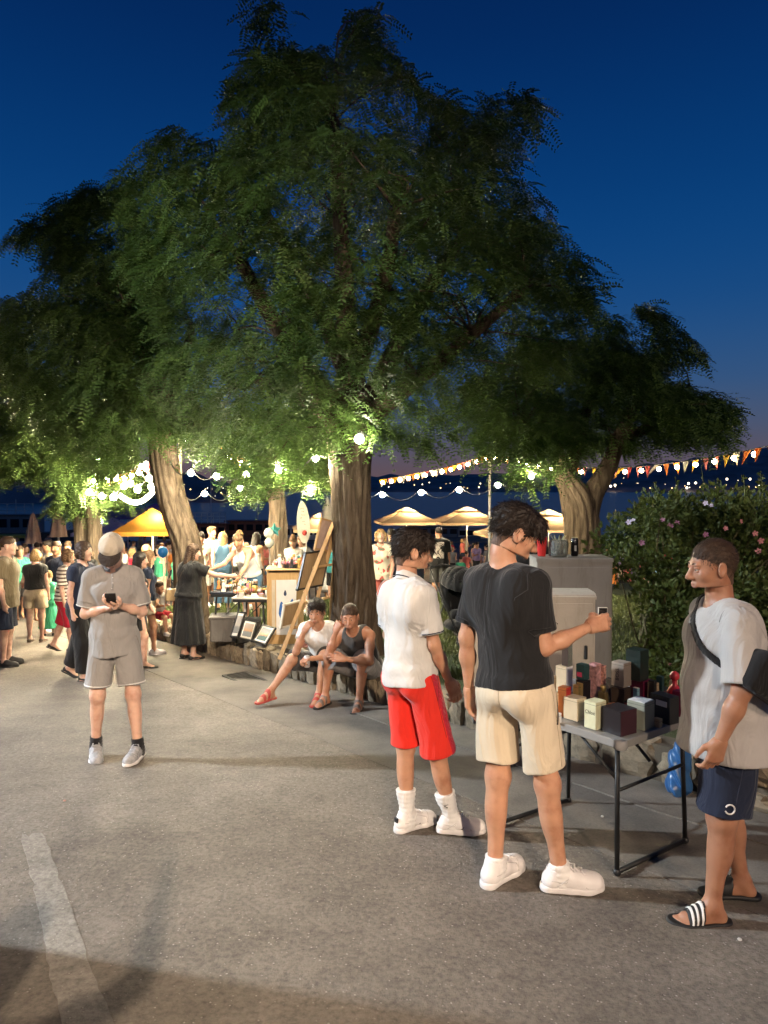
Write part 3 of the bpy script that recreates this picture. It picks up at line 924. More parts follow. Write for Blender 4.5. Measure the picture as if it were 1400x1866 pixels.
    if detail and ps.get('eyes', True):
        for sg in (1, -1):
            b_ = MB(); b_.ball((0, 0, 0), .0115 * hs, 12)
            M3 = HM
            vv = [hp(sg * .031, .0762, -.001) + np.array(v) for v in b_.v]
            mi = []
            for f_ in b_.f:
                cc = np.mean([np.array(b_.v[i]) for i in f_], 0)
                q = unit(HM.T @ cc)
                mi.append(1 if q[1] > .86 else 0)
            mesh_np('eye', vv, b_.f, [mat('eye_white', (.34, .31, .28), .3, 0), mat('iris', (.03, .018, .012), .15, 0)], root, True, mi)
            lid = Field([('e', hp(sg * .031, .0765, .0065), HM, V3(.0155, .0135, .0085) * hs, .004), ('e', hp(sg * .031, .0755, -.0095), HM, V3(.0155, .0125, .0065) * hs, .004)])
            blob('eyelid', lid, *lid.bounds(), .003, sm, root)
            br = MB(); br.tube([hp(sg * x, y, z) for x, y, z in ((.012, .0895, .021), (.024, .0885, .0255), (.036, .083, .0245), (.046, .074, .019))], [.0030 * hs, .0040 * hs, .0036 * hs, .0016 * hs], 6)
            if hair_m is not None: br.build('eyebrow', hair_m, root, True)
        lp = Field([('c', hp(-.017, .081, -.0655), hp(.017, .081, -.0655), .0058 * hs, .0058 * hs, .004), ('c', hp(-.006, .0875, -.0645), hp(.006, .0875, -.0645), .0062 * hs, .0062 * hs, .006), ('c', hp(-.013, .083, -.0775), hp(.013, .083, -.0775), .0075 * hs, .0075 * hs, .006),
                    ('-c', hp(-.024, .0955, -.0712), hp(.024, .0955, -.0712), .0024 * hs, .0024 * hs, .003)])
        blob('lips', lp, *lp.bounds(), .0028, skin('lips', (.40, .19, .135)), root)
    return root, J

SK = {'tan': skin('skin_tan', (.50, .265, .165)), 'fair': skin('skin_fair', (.60, .37, .275)), 'olive': skin('skin_olive', (.40, .215, .135)), 'dark': skin('skin_deep_tan', (.36, .175, .105))}
HR = {'dark': hairm('dark_hair', (.018, .012, .009)), 'brown': hairm('brown_hair', (.05, .028, .016)), 'blonde': hairm('blonde_hair', (.36, .23, .10)), 'grey': hairm('grey_hair', (.28, .25, .22)), 'light_brown': hairm('light_brown_hair', (.14, .08, .04))}
# ================================================================== SETTING
# ---- street
def grid_mesh(name, x0, x1, y0, y1, nx, ny, zf, m, jitter=0.0, smooth=True, kind='structure'):
    xs = np.linspace(x0, x1, nx); ys = np.linspace(y0, y1, ny)
    Xg, Yg = np.meshgrid(xs, ys, indexing='ij')
    Z = zf(Xg, Yg)
    V = np.stack([Xg, Yg, Z], -1).reshape(-1, 3)
    i = np.arange((nx - 1) * (ny - 1)); a = (i // (ny - 1)) * ny + i % (ny - 1)
    Fq = np.stack([a, a + ny, a + ny + 1, a + 1], -1)
    o = mesh_np(name, V, Fq, m, smooth=smooth)
    if kind: o['kind'] = kind
    return o
def asphalt(name='worn_asphalt', k=(1, 1, 1)):
    m, n, l, b = nodes_of(name)
    tc = n.new('ShaderNodeTexCoord')
    big = _noise(n, 0.8, 7, .66); fine = _noise(n, 38, 5, .7); grit = n.new('ShaderNodeTexVoronoi'); grit.inputs['Scale'].default_value = 95
    mid = _noise(n, 4.5, 6, .65)
    for t in (big, fine, grit, mid): l.new(tc.outputs['Object'], t.inputs['Vector'])
    r1 = _ramp(n, [(p_, tuple(a_ * b_ for a_, b_ in zip(c_, k))) for p_, c_ in ((0.30, (.124, .105, .087)), (0.5, (.182, .157, .131)), (0.72, (.240, .211, .179)))])
    l.new(big.outputs['Fac'], r1.inputs[0])
    r2 = _ramp(n, [(0.30, (.58, .58, .58)), (0.60, (1.12, 1.12, 1.12))]); l.new(fine.outputs['Fac'], r2.inputs[0])
    r3 = _ramp(n, [(0.3, (.8, .8, .8)), (0.7, (1.1, 1.1, 1.1))]); l.new(mid.outputs['Fac'], r3.inputs[0])
    m1 = n.new('ShaderNodeMixRGB'); m1.blend_type = 'MULTIPLY'; m1.inputs[0].default_value = 1
    m2 = n.new('ShaderNodeMixRGB'); m2.blend_type = 'MULTIPLY'; m2.inputs[0].default_value = 1
    l.new(r1.outputs[0], m1.inputs[1]); l.new(r2.outputs[0], m1.inputs[2]); l.new(m1.outputs[0], m2.inputs[1]); l.new(r3.outputs[0], m2.inputs[2])
    # pale chips of stone in the surface, each Voronoi cell its own colour
    sep = n.new('ShaderNodeSeparateColor'); l.new(grit.outputs['Color'], sep.inputs[0])
    r4 = _ramp(n, [(0.955, (0, 0, 0)), (0.985, (.8, .8, .8))]); l.new(sep.outputs[0], r4.inputs[0])
    d4 = _ramp(n, [(0.25, (1, 1, 1)), (0.5, (0, 0, 0))]); l.new(grit.outputs['Distance'], d4.inputs[0])
    mm = n.new('ShaderNodeMath'); mm.operation = 'MULTIPLY'; l.new(r4.outputs[0], mm.inputs[0]); l.new(d4.outputs[0], mm.inputs[1])
    m3 = n.new('ShaderNodeMixRGB'); l.new(mm.outputs[0], m3.inputs[0]); l.new(m2.outputs[0], m3.inputs[1]); m3.inputs[2].default_value = (.42, .38, .34, 1)
    l.new(m3.outputs[0], b.inputs['Base Color'])
    b.inputs['Roughness'].default_value = .8; b.inputs['Specular IOR Level'].default_value = .3
    bp = n.new('ShaderNodeBump'); bp.inputs['Strength'].default_value = .75; bp.inputs['Distance'].default_value = .014
    ad = n.new('ShaderNodeMath'); ad.operation = 'ADD'; l.new(fine.outputs['Fac'], ad.inputs[0]); l.new(mm.outputs[0], ad.inputs[1])
    l.new(ad.outputs[0], bp.inputs['Height']); l.new(bp.outputs[0], b.inputs['Normal'])
    return m
ASPH = asphalt()
grid_mesh('ground', -70, 70, -40, 62, 57, 103, lambda x, y: gz(x, y) - .001, ASPH)
def concrete(name, c, sc=6.0, bump=.5):
    m, n, l, b = nodes_of(name)
    tc = n.new('ShaderNodeTexCoord')
    a = _noise(n, sc * .3, 6, .65); f = _noise(n, sc * 12, 5, .7)
    l.new(tc.outputs['Object'], a.inputs[0]); l.new(tc.outputs['Object'], f.inputs[0])
    r1 = _ramp(n, [(0.3, tuple(v * .60 for v in c)), (0.7, tuple(v * 1.2 for v in c))]); l.new(a.outputs['Fac'], r1.inputs[0])
    r2 = _ramp(n, [(0.3, (.7, .7, .7)), (0.65, (1.1, 1.1, 1.1))]); l.new(f.outputs['Fac'], r2.inputs[0])
    m1 = n.new('ShaderNodeMixRGB'); m1.blend_type = 'MULTIPLY'; m1.inputs[0].default_value = 1
    l.new(r1.outputs[0], m1.inputs[1]); l.new(r2.outputs[0], m1.inputs[2]); l.new(m1.outputs[0], b.inputs['Base Color'])
    b.inputs['Roughness'].default_value = .88
    bp = n.new('ShaderNodeBump'); bp.inputs['Strength'].default_value = bump; bp.inputs['Distance'].default_value = .022 / sc
    l.new(f.outputs['Fac'], bp.inputs['Height']); l.new(bp.outputs[0], b.inputs['Normal'])
    return m
CONC = concrete('gutter_concrete', (.168, .147, .124)); LEDGE = concrete('ledge_concrete', (.22, .19, .15)); PAINT = asphalt('worn_road_paint', (1.38, 1.46, 1.52))

def strip(name, t0, t1, n0f, n1f, lift, m, steps=40, thick=0.05, kind='structure', parent=None):
    """a sheet along the kerb line, between two offsets from it, following the slope, with its own thickness"""
    V = []; Fs = []
    for i in range(steps + 1):
        t = t0 + (t1 - t0) * i / steps
        a = wall_pt(t, n0f(t)); b = wall_pt(t, n1f(t))
        za = g1(a.x, a.y) + lift; zb = g1(b.x, b.y) + lift
        V += [(a.x, a.y, za), (b.x, b.y, zb), (a.x, a.y, za - thick), (b.x, b.y, zb - thick)]
    for i in range(steps):
        p = 4 * i; q = p + 4
        Fs += [[p, q, q + 1, p + 1], [p, p + 2, q + 2, q], [p + 1, q + 1, q + 3, p + 3]]
    Fs += [[0, 1, 3, 2], [4 * steps, 4 * steps + 2, 4 * steps + 3, 4 * steps + 1]]
    o = mesh_np(name, V, Fs, m, parent)
    if kind: o['kind'] = kind
    return o
strip('pavement', -9, 11.5, lambda t: -1.22 + .006 * math.sin(t * 3), lambda t: -.02, .004, CONC, 60, .09)
strip('kerb_strip', -9, 3.0, lambda t: -.46 + .015 * math.sin(t * 5), lambda t: .05, .014, concrete('kerb_concrete', (.20, .175, .145), 9, .9), 60, .09)
# worn white road marking, bottom left
def road_patch(name, px, m, lift=.003):
    rs = np.random.default_rng(3); dense = []
    for i in range(len(px)):                                                # worn, slightly ragged edges
        a, b = px[i], px[(i + 1) % len(px)]
        for k in range(10):
            u = k / 10; dense.append((a[0] + (b[0] - a[0]) * u + rs.normal(0, 1.6), a[1] + (b[1] - a[1]) * u + rs.normal(0, 1.6)))
    P = [on_ground(*q) for q in dense]
    n_ = len(P)
    V = [(p.x, p.y, g1(p.x, p.y) + lift) for p in P] + [(p.x, p.y, g1(p.x, p.y) - .05) for p in P]
    Fs = [list(range(n_))[::-1]] + [[i, (i + 1) % n_, n_ + (i + 1) % n_, n_ + i] for i in range(n_)]
    o = mesh_np(name, V, Fs, m); o['kind'] = 'structure'
    # keep the face pointing up
    bm = bmesh.new(); bm.from_mesh(o.data); bmesh.ops.recalc_face_normals(bm, faces=bm.faces); bm.to_mesh(o.data); bm.free()
    return o
road_patch('road_marking', [(38, 1522), (78, 1518), (118, 1620), (160, 1745), (215, 1890), (120, 1890), (86, 1750), (62, 1620)], PAINT)

# ---- lawn behind the kerb wall
def lawn_mat():
    m, n, l, b = nodes_of('lawn_earth')
    tc = n.new('ShaderNodeTexCoord'); a = _noise(n, 2.2, 6, .7); f = _noise(n, 45, 4, .7)
    l.new(tc.outputs['Object'], a.inputs[0]); l.new(tc.outputs['Object'], f.inputs[0])
    r1 = _ramp(n, [(0.3, (.040, .050, .014)), (0.55, (.060, .080, .018)), (.78, (.10, .105, .035))]); l.new(a.outputs['Fac'], r1.inputs[0])
    r2 = _ramp(n, [(0.25, (.5, .5, .5)), (.7, (1.2, 1.2, 1.2))]); l.new(f.outputs['Fac'], r2.inputs[0])
    m1 = n.new('ShaderNodeMixRGB'); m1.blend_type = 'MULTIPLY'; m1.inputs[0].default_value = 1
    l.new(r1.outputs[0], m1.inputs[1]); l.new(r2.outputs[0], m1.inputs[2]); l.new(m1.outputs[0], b.inputs['Base Color'])
    b.inputs['Roughness'].default_value = .9
    bp = n.new('ShaderNodeBump'); bp.inputs['Strength'].default_value = .8; bp.inputs['Distance'].default_value = .02
    l.new(f.outputs['Fac'], bp.inputs['Height']); l.new(bp.outputs[0], b.inputs['Normal'])
    return m
LAWN_M = lawn_mat()
def lawn_sheet():
    T = np.linspace(-9, 13.5, 70); N = np.concatenate([[0.22], np.linspace(.4, 22, 60)])
    V = []
    for t in T:
        for k in N:
            p = wall_pt(t, k)
            V.append((p.x, min(p.y, 34 + .01 * p.y), lawn_z(p.x, p.y) - .03 + .02 * math.sin(p.x * 2.1) * math.sin(p.y * 1.7)))
    V = np.array(V); nN = len(N)
    i = np.arange((len(T) - 1) * (nN - 1)); a = (i // (nN - 1)) * nN + i % (nN - 1)
    o = mesh_np('lawn', V, np.stack([a, a + nN, a + nN + 1, a + 1], -1)[:, ::-1].copy(), LAWN_M, smooth=True); o['kind'] = 'structure'
lawn_sheet()
def grass_blades(n_b=70000):
    t = rng.uniform(-5, 12.5, n_b); k = .62 + 12 * rng.random(n_b) ** 1.5
    U = np.array(WALL_U)[:2]; Nn = np.array(WALL_N)[:2]; P0 = np.array(WALL_P)[:2]
    P = P0 + t[:, None] * U + k[:, None] * Nn
    dist = P[:, 1]
    ok = (dist > 3.0) & (dist < 24) & (np.abs(P[:, 0]) < dist * .62)
    P = P[ok]; m_ = len(P)
    z = gz(P[:, 0], P[:, 1]) + LAWN - .03
    h = rng.uniform(.03, .075, m_) * (1 + .03 * P[:, 1]); w = .004 + .0007 * P[:, 1]
    th = rng.uniform(0, 2 * np.pi, m_); ln = rng.normal(0, .025, (m_, 2))
    d = np.stack([np.cos(th), np.sin(th)], -1) * w[:, None]
    V = np.zeros((m_, 3, 3))
    V[:, 0, :2] = P - d; V[:, 1, :2] = P + d; V[:, 2, :2] = P + ln
    V[:, 0, 2] = z; V[:, 1, 2] = z; V[:, 2, 2] = z + h
    m, n, l, b = nodes_of('grass_blade')
    g = n.new('ShaderNodeObjectInfo'); tc = n.new('ShaderNodeTexCoord'); a = _noise(n, 3.0, 5); l.new(tc.outputs['Object'], a.inputs[0])
    r = _ramp(n, [(0.3, (.045, .065, .012)), (.7, (.10, .125, .028))]); l.new(a.outputs['Fac'], r.inputs[0]); l.new(r.outputs[0], b.inputs['Base Color'])
    b.inputs['Roughness'].default_value = .6
    o = mesh_np('grass', V.reshape(-1, 3), np.arange(m_ * 3).reshape(-1, 3), m); o['kind'] = 'stuff'
grass_blades()

# ---- the low stone kerb wall, stone by stone
def stone_mat(name, c):
    m, n, l, b = nodes_of(name)
    tc = n.new('ShaderNodeTexCoord'); oi = n.new('ShaderNodeObjectInfo')
    ad = n.new('ShaderNodeVectorMath'); ad.operation = 'ADD'
    cb = n.new('ShaderNodeCombineXYZ'); 
    mu = n.new('ShaderNodeMath'); mu.operation = 'MULTIPLY'; mu.inputs[1].default_value = 40; l.new(oi.outputs['Random'], mu.inputs[0])
    l.new(mu.outputs[0], cb.inputs[0]); l.new(mu.outputs[0], cb.inputs[2])
    l.new(tc.outputs['Object'], ad.inputs[0]); l.new(cb.outputs[0], ad.inputs[1])
    a = _noise(n, 7, 6, .7); f = _noise(n, 60, 4, .7); l.new(ad.outputs[0], a.inputs[0]); l.new(ad.outputs[0], f.inputs[0])
    r1 = _ramp(n, [(0.25, tuple(v * .45 for v in c)), (0.5, c), (.75, tuple(min(1, v * 1.35) for v in c))]); l.new(a.outputs['Fac'], r1.inputs[0])
    hv = n.new('ShaderNodeHueSaturation'); l.new(r1.outputs[0], hv.inputs['Color'])
    mr = n.new('ShaderNodeMapRange'); mr.inputs['To Min'].default_value = .65; mr.inputs['To Max'].default_value = 1.25; l.new(oi.outputs['Random'], mr.inputs[0]); l.new(mr.outputs[0], hv.inputs['Value'])
    l.new(hv.outputs[0], b.inputs['Base Color']); b.inputs['Roughness'].default_value = .9
    bp = n.new('ShaderNodeBump'); bp.inputs['Strength'].default_value = .7; bp.inputs['Distance'].default_value = .012; l.new(f.outputs['Fac'], bp.inputs['Height'])
    l.new(bp.outputs[0], b.inputs['Normal'])
    return m
STONE = stone_mat('limestone', (.27, .215, .145)); EARTH = concrete('wall_mortar_rubble', (.12, .095, .065), 14, 1.0)
def stone_shape(seed):
    r_ = np.random.default_rng(seed)
    n = 5
    P = []; idx = {}
    def vid(i, j, k):
        if (i, j, k) in idx: return idx[(i, j, k)]
        p = np.array([i, j, k]) / (n - 1) * 2 - 1
        q = p * (1 - .16 * (np.abs(p).prod() ** .3)) 
        e_ = np.sort(np.abs(p)); q = q * (1 - .11 * e_[1] ** 3) + r_.normal(0, .045, 3)
        idx[(i, j, k)] = len(P); P.append(q * .5); return idx[(i, j, k)]
    Fs = []
    R_ = range(n - 1)
    for a in R_:
        for b in R_:
            Fs += [[vid(a, b, 0), vid(a, b + 1, 0), vid(a + 1, b + 1, 0), vid(a + 1, b, 0)], [vid(a, b, n - 1), vid(a + 1, b, n - 1), vid(a + 1, b + 1, n - 1), vid(a, b + 1, n - 1)],
                   [vid(a, 0, b), vid(a + 1, 0, b), vid(a + 1, 0, b + 1), vid(a, 0, b + 1)], [vid(a, n - 1, b), vid(a, n - 1, b + 1), vid(a + 1, n - 1, b + 1), vid(a + 1, n - 1, b)],
                   [vid(0, a, b), vid(0, a, b + 1), vid(0, a + 1, b + 1), vid(0, a + 1, b)], [vid(n - 1, a, b), vid(n - 1, a + 1, b), vid(n - 1, a + 1, b + 1), vid(n - 1, a, b + 1)]]
    me = bpy.data.meshes.new('stone'); me.from_pydata([tuple(p) for p in P], [], Fs); me.materials.append(STONE)
    for p in me.polygons: p.use_smooth = False
    return me
STONES = [stone_shape(s_) for s_ in range(7)]
wall = thing('stone_wall', 'low rough limestone kerb wall holding the lawn above the street', 'wall')
def wall_body():
    V = []; Fs = []; T = np.linspace(-9, 13.6, 70)
    for t in T:
        for n_, dz in ((.045, -.05), (.045, LAWN - .035), (.30, LAWN - .035), (.30, -.05)):
            p = wall_pt(t, n_); V.append((p.x, p.y, g1(p.x, p.y) + dz))
    for i in range(len(T) - 1):
        for k in range(4): a = 4 * i + k; b = 4 * i + (k + 1) % 4; Fs.append([a, b, b + 4, a + 4][::-1])
    Fs.append([0, 1, 2, 3]); e_ = 4 * (len(T) - 1); Fs.append([e_ + 3, e_ + 2, e_ + 1, e_])
    mesh_np('mortar', V, Fs, EARTH, wall)
wall_body()
t_ = -8.6
while t_ < 13.2:
    big = t_ < 1.2
    w_ = rng.uniform(.22, .55) if big else rng.uniform(.11, .24)
    if big and rng.random() < .35:
        hs_ = [(.5, .17), (.5, .16)]
    else: hs_ = [(1, rng.uniform(.27, .35))]
    z0 = -.02
    for _, h_ in hs_:
        p = wall_pt(t_ + w_ / 2, .10 + rng.uniform(-.012, .02))
        o = bpy.data.objects.new('stone', STONES[int(rng.integers(7))]); link(o, wall)
        o.location = (p.x, p.y, g1(p.x, p.y) + z0 + h_ / 2)
        o.rotation_euler = (rng.normal(0, .03), rng.normal(0, .03), math.atan2(WALL_U.y, WALL_U.x) + rng.normal(0, .04))
        o.scale = (w_ * 1.02, .22, h_ * 1.04)
        z0 += h_ + .005
    t_ += w_ + rng.uniform(.006, .02)
# ledge of concrete slabs on the wall where the pictures stand
ledge = thing('stone_ledge', 'flat concrete slab ledge on the kerb wall under the leaning pictures', 'ledge')
for i in range(7):
    a = 3.5 + i * .78
    s_ = strip('slab', a, a + .765, lambda t: .14, lambda t: .82, LAWN + .02 + .004 * (i % 3), LEDGE, 3, .07, None, ledge)

# drain grate in the gutter
gp = on_ground(446, 1237)
gr = thing('drain_grate', 'dark iron drain grate set in the gutter by the kerb wall', 'drain grate', (gp.x, gp.y, gp.z + .006), math.atan2(WALL_U.y, WALL_U.x))
IRON = mat('cast_iron', (.035, .032, .03), .7, .3, 20, .4, 90, .3)
b_ = MB()
for sx in (-1, 1): b_.box((sx * .27, 0, 0), (.04, .34, .02))
for sy in (-1, 1): b_.box((0, sy * .15, 0.0), (.50, .04, .02))
b_.build('frame', IRON, gr)
for i in range(8): MB().box((-.21 + i * .06, 0, -.003), (.022, .26, .016)).build('bar', IRON, gr)

# ---- quay, sea, far shore
def water_mat():
    m, n, l, b = nodes_of('sea_water')
    b.inputs['Base Color'].default_value = (.045, .058, .078, 1); b.inputs['Roughness'].default_value = .30; b.inputs['IOR'].default_value = 1.33
    b.inputs['Specular IOR Level'].default_value = .5
    tc = n.new('ShaderNodeTexCoord'); mp = n.new('ShaderNodeMapping'); mp.inputs['Scale'].default_value = (.25, .6, 1); l.new(tc.outputs['Object'], mp.inputs[0])
    a = _noise(n, 1.0, 5, .6); l.new(mp.outputs[0], a.inputs[0])
    bp = n.new('ShaderNodeBump'); bp.inputs['Strength'].default_value = .5; bp.inputs['Distance'].default_value = .05
    l.new(a.outputs['Fac'], bp.inputs['Height']); l.new(bp.outputs[0], b.inputs['Normal'])
    return m
SEA_Z = -4.9
WATER = water_mat()
o = mesh_np('sea', [(-3500, 61, SEA_Z), (3500, 61, SEA_Z), (3500, 3600, SEA_Z), (-3500, 3600, SEA_Z)], [[0, 1, 2, 3]], WATER); o['kind'] = 'structure'
QUAY = concrete('quay_stone', (.22, .20, .17), 3)
b_ = MB(); b_.box((0, 62.4, (SEA_Z - 1.5 - 3.0) / 2), (140, .8, -3.0 - SEA_Z + 1.5)); o = b_.build('quay_edge', QUAY); o['kind'] = 'structure'
HILL = mat('haze_tinted_hillside', (.33, .26, .23), .95, .4, .02)  # base colour lightened and warmed in place of distance haze
def hill(name, x0, x1, y, hf, depth):
    xs = np.linspace(x0, x1, 120)
    V = []; Fs = []
    prof = [(0, 0), (.15, .35), (.4, .8), (.7, 1.0), (1.0, .7)]
    for x in xs:
        h = hf(x)
        for a, q in prof: V.append((x, y + a * depth + 20 * math.sin(x * .01), SEA_Z - .3 + h * q + (2.0 * math.sin(x * .11 + a * 9) + 1.3 * math.sin(x * .31 + a * 5)) * (q > 0)))
    k = len(prof)
    for i in range(len(xs) - 1):
        for j in range(k - 1): p = i * k + j; Fs.append([p, p + k, p + k + 1, p + 1])
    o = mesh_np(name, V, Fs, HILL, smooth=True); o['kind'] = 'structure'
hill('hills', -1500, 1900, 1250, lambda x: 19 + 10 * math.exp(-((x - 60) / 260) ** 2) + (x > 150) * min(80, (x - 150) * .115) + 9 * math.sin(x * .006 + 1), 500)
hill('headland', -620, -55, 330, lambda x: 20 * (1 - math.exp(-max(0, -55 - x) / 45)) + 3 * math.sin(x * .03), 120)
# lights of the far shore: lamps along the waterfront, each a small lit globe
LWARM = emis('far_lamp_warm', (1.0, .66, .30), 5.0); LWHT = emis('far_lamp_white', (1.0, .86, .66), 6.5)
far_me = []
for m_ in (LWARM, LWHT):
    b_ = MB(); b_.ball((0, 0, 0), 1.0, 6); me = b_.build('shore_lamp', m_); far_me.append(me.data); bpy.data.objects.remove(me)
def far_lamp(px, py, d, r_, k):
    p = at(px, py, d)
    o = bpy.data.objects.new('shore_lamp', far_me[k]); link(o); o.location = p; o.scale = (r_,) * 3
    tag(o, 'tiny far light on the dark shore across the water', 'light', 'lights on the far shore')
for px in list(range(692, 905, 11)) + list(range(1090, 1400, 13)):
    for rep_ in range(1):
        far_lamp(px + rng.uniform(-6, 6), rng.choice([890, 886, 882, 888]) - rng.exponential(4) , 1240, rng.uniform(.35, 1.1), int(rng.random() < .4))
for px, py in ((1113, 886), (1121, 884), (1255, 881), (1268, 880), (1252, 889), (1325, 873), (1367, 873), (1384, 886)): far_lamp(px, py, 1235, 2.0, 1)
for i in range(34): far_lamp(rng.uniform(330, 600), rng.uniform(872, 905), 325, rng.uniform(.10, .3), int(rng.random() < .5))
# ================================================================== TREES
def bark_mat():
    m, n, l, b = nodes_of('furrowed_bark')
    tc = n.new('ShaderNodeTexCoord'); mp = n.new('ShaderNodeMapping'); mp.inputs['Scale'].default_value = (14, 14, 2.2); l.new(tc.outputs['Object'], mp.inputs[0])
    a = _noise(n, 1.0, 6, .65); a.inputs['Distortion'].default_value = .8; l.new(mp.outputs[0], a.inputs[0])
    f = _noise(n, 40, 4, .7); l.new(tc.outputs['Object'], f.inputs[0])
    r1 = _ramp(n, [(0.28, (.030, .021, .014)), (0.5, (.105, .078, .054)), (.74, (.20, .155, .11))]); l.new(a.outputs['Fac'], r1.inputs[0])
    l.new(r1.outputs[0], b.inputs['Base Color']); b.inputs['Roughness'].default_value = .95; b.inputs['Specular IOR Level'].default_value = .15
    b1 = n.new('ShaderNodeBump'); b1.inputs['Strength'].default_value = .8; b1.inputs['Distance'].default_value = .03; l.new(a.outputs['Fac'], b1.inputs['Height'])
    b2 = n.new('ShaderNodeBump'); b2.inputs['Strength'].default_value = .5; b2.inputs['Distance'].default_value = .008; l.new(f.outputs['Fac'], b2.inputs['Height']); l.new(b1.outputs[0], b2.inputs['Normal'])
    l.new(b2.outputs[0], b.inputs['Normal'])
    return m
BARK = bark_mat()
BARK_DIM = BARK.copy(); BARK_DIM.name = 'dimmed_furrowed_bark'  # bark copy, colour darkened to stand in for weaker light on the trunk
for nd_ in BARK_DIM.node_tree.nodes:
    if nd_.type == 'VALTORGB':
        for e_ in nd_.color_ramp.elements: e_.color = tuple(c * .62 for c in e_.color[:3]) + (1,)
def leaf_mat(name, lo, hi):
    m, n, l, b = nodes_of(name)
    tc = n.new('ShaderNodeTexCoord'); a = _noise(n, 1.6, 5, .6); l.new(tc.outputs['Object'], a.inputs[0])
    f = _noise(n, 14, 2, .6); l.new(tc.outputs['Object'], f.inputs[0])
    mx = n.new('ShaderNodeMath'); mx.operation = 'MULTIPLY_ADD'; mx.inputs[1].default_value = .5; l.new(f.outputs['Fac'], mx.inputs[0])
    hf = n.new('ShaderNodeMath'); hf.operation = 'MULTIPLY'; hf.inputs[1].default_value = .5; l.new(a.outputs['Fac'], hf.inputs[0]); l.new(hf.outputs[0], mx.inputs[2])
    r = _ramp(n, [(0.35, lo), (.65, hi)]); l.new(mx.outputs[0], r.inputs[0])
    l.new(r.outputs[0], b.inputs['Base Color']); b.inputs['Roughness'].default_value = .55; b.inputs['Specular IOR Level'].default_value = .3
    tr = n.new('ShaderNodeBsdfTranslucent'); l.new(r.outputs[0], tr.inputs[0])
    mix = n.new('ShaderNodeMixShader'); mix.inputs[0].default_value = .35
    l.new(b.outputs[0], mix.inputs[1]); l.new(tr.outputs[0], mix.inputs[2])
    l.new(mix.outputs[0], n['Material Output'].inputs['Surface'])
    return m
LEAF = leaf_mat('locust_leaf', (.034, .068, .016), (.085, .140, .030))
LEAF2 = leaf_mat('locust_leaf_far', (.038, .070, .018), (.090, .138, .032))

def trunk_geo(V, Fs, pts, rads, seg=48, ridge=.10, nr=9, seed=0, sub=8):
    """a furrowed limb along a smooth path"""
    pts = np.array([list(p) for p in pts], float); k = len(pts)
    tt = np.linspace(0, k - 1, (k - 1) * sub + 1)
    def cat(P, t):
        i = np.clip(t.astype(int), 0, k - 2); f = (t - i)
        p0 = P[np.clip(i - 1, 0, k - 1)]; p1 = P[i]; p2 = P[i + 1]; p3 = P[np.clip(i + 2, 0, k - 1)]
        f = f[:, None] if P.ndim > 1 else f
        return .5 * (2 * p1 + (p2 - p0) * f + (2 * p0 - 5 * p1 + 4 * p2 - p3) * f ** 2 + (3 * p1 - p0 - 3 * p2 + p3) * f ** 3)
    C = cat(pts, tt); Rr = cat(np.array(rads, float), tt)
    T = np.gradient(C, axis=0); T /= np.linalg.norm(T, axis=1)[:, None]
    a = np.zeros_like(C); ref = unit(np.cross(T[0], [0.3, 1, .1]))
    for i in range(len(C)):
        ref = unit(ref - T[i] * (ref @ T[i])); a[i] = ref
    b = np.cross(T, a)
    th = np.linspace(0, 2 * np.pi, seg, endpoint=False)
    L = np.concatenate([[0], np.cumsum(np.linalg.norm(np.diff(C, axis=0), axis=1))])
    TH, LL = np.meshgrid(th, L)
    warp = .9 * np.sin(LL * 2.3 + seed) + .5 * np.sin(LL * 5.1 + TH * 2 + seed)
    rid = np.abs(np.sin(TH * nr * .5 + warp)) ** .6 + .45 * np.abs(np.sin(TH * nr * 1.1 + 2.1 * warp + LL * 3.3))
    rid += .5 * np.sin(TH * 2 + LL * 1.3 + seed) + .35 * np.sin(TH * 3 - LL * 2.1)
    rr = Rr[:, None] * (1 + ridge * (rid - .8))
    P = C[:, None, :] + (a[:, None, :] * np.cos(TH)[..., None] + b[:, None, :] * np.sin(TH)[..., None]) * rr[..., None]
    o = len(V)
    V.extend(P.reshape(-1, 3).tolist())
    n = len(C)
    for i in range(n - 1):
        for j in range(seg):
            j2 = (j + 1) % seg
            Fs.append([o + i * seg + j, o + i * seg + j2, o + (i + 1) * seg + j2, o + (i + 1) * seg + j])
    Fs.append([o + j for j in range(seg)][::-1]); Fs.append([o + (n - 1) * seg + j for j in range(seg)])

def fronds(centers, dirs, length, pairs, lw, rs):
    """pinnate leaves: a drooping stalk with leaflets in pairs; returns verts, quads"""
    n = len(centers)
    d = dirs / np.linalg.norm(dirs, axis=1)[:, None]
    up = np.array([0, 0, 1.0])
    side = np.cross(d, up) + rs.normal(0, .25, (n, 3)); side -= d * (side * d).sum(1)[:, None]
    side /= np.linalg.norm(side, axis=1)[:, None] + 1e-9
    nrm = np.cross(side, d)
    L = length * rs.uniform(.7, 1.25, n)
    Vs = []
    for j in range(pairs):
        t = (j + .8) / pairs
        c = centers + d * (L * t)[:, None] - up * (L * .38 * t * t)[:, None]
        sz = lw * (1 - .35 * abs(t - .45)) * rs.uniform(.8, 1.15, n)
        for sg in (-1, 1):
            ax = side * sg * .9 + d * .42 + nrm * rs.normal(-.10, .12, (n, 1)); ax /= np.linalg.norm(ax, axis=1)[:, None]
            w = np.cross(ax, nrm); w /= np.linalg.norm(w, axis=1)[:, None] + 1e-9
            w = w * (sz * .24)[:, None]
            a_ = ax * sz[:, None]
            Vs.append(np.stack([c, c + a_ * .5 + w, c + a_, c + a_ * .5 - w], 1))
    V = np.stack(Vs, 1).reshape(-1, 3)
    return V
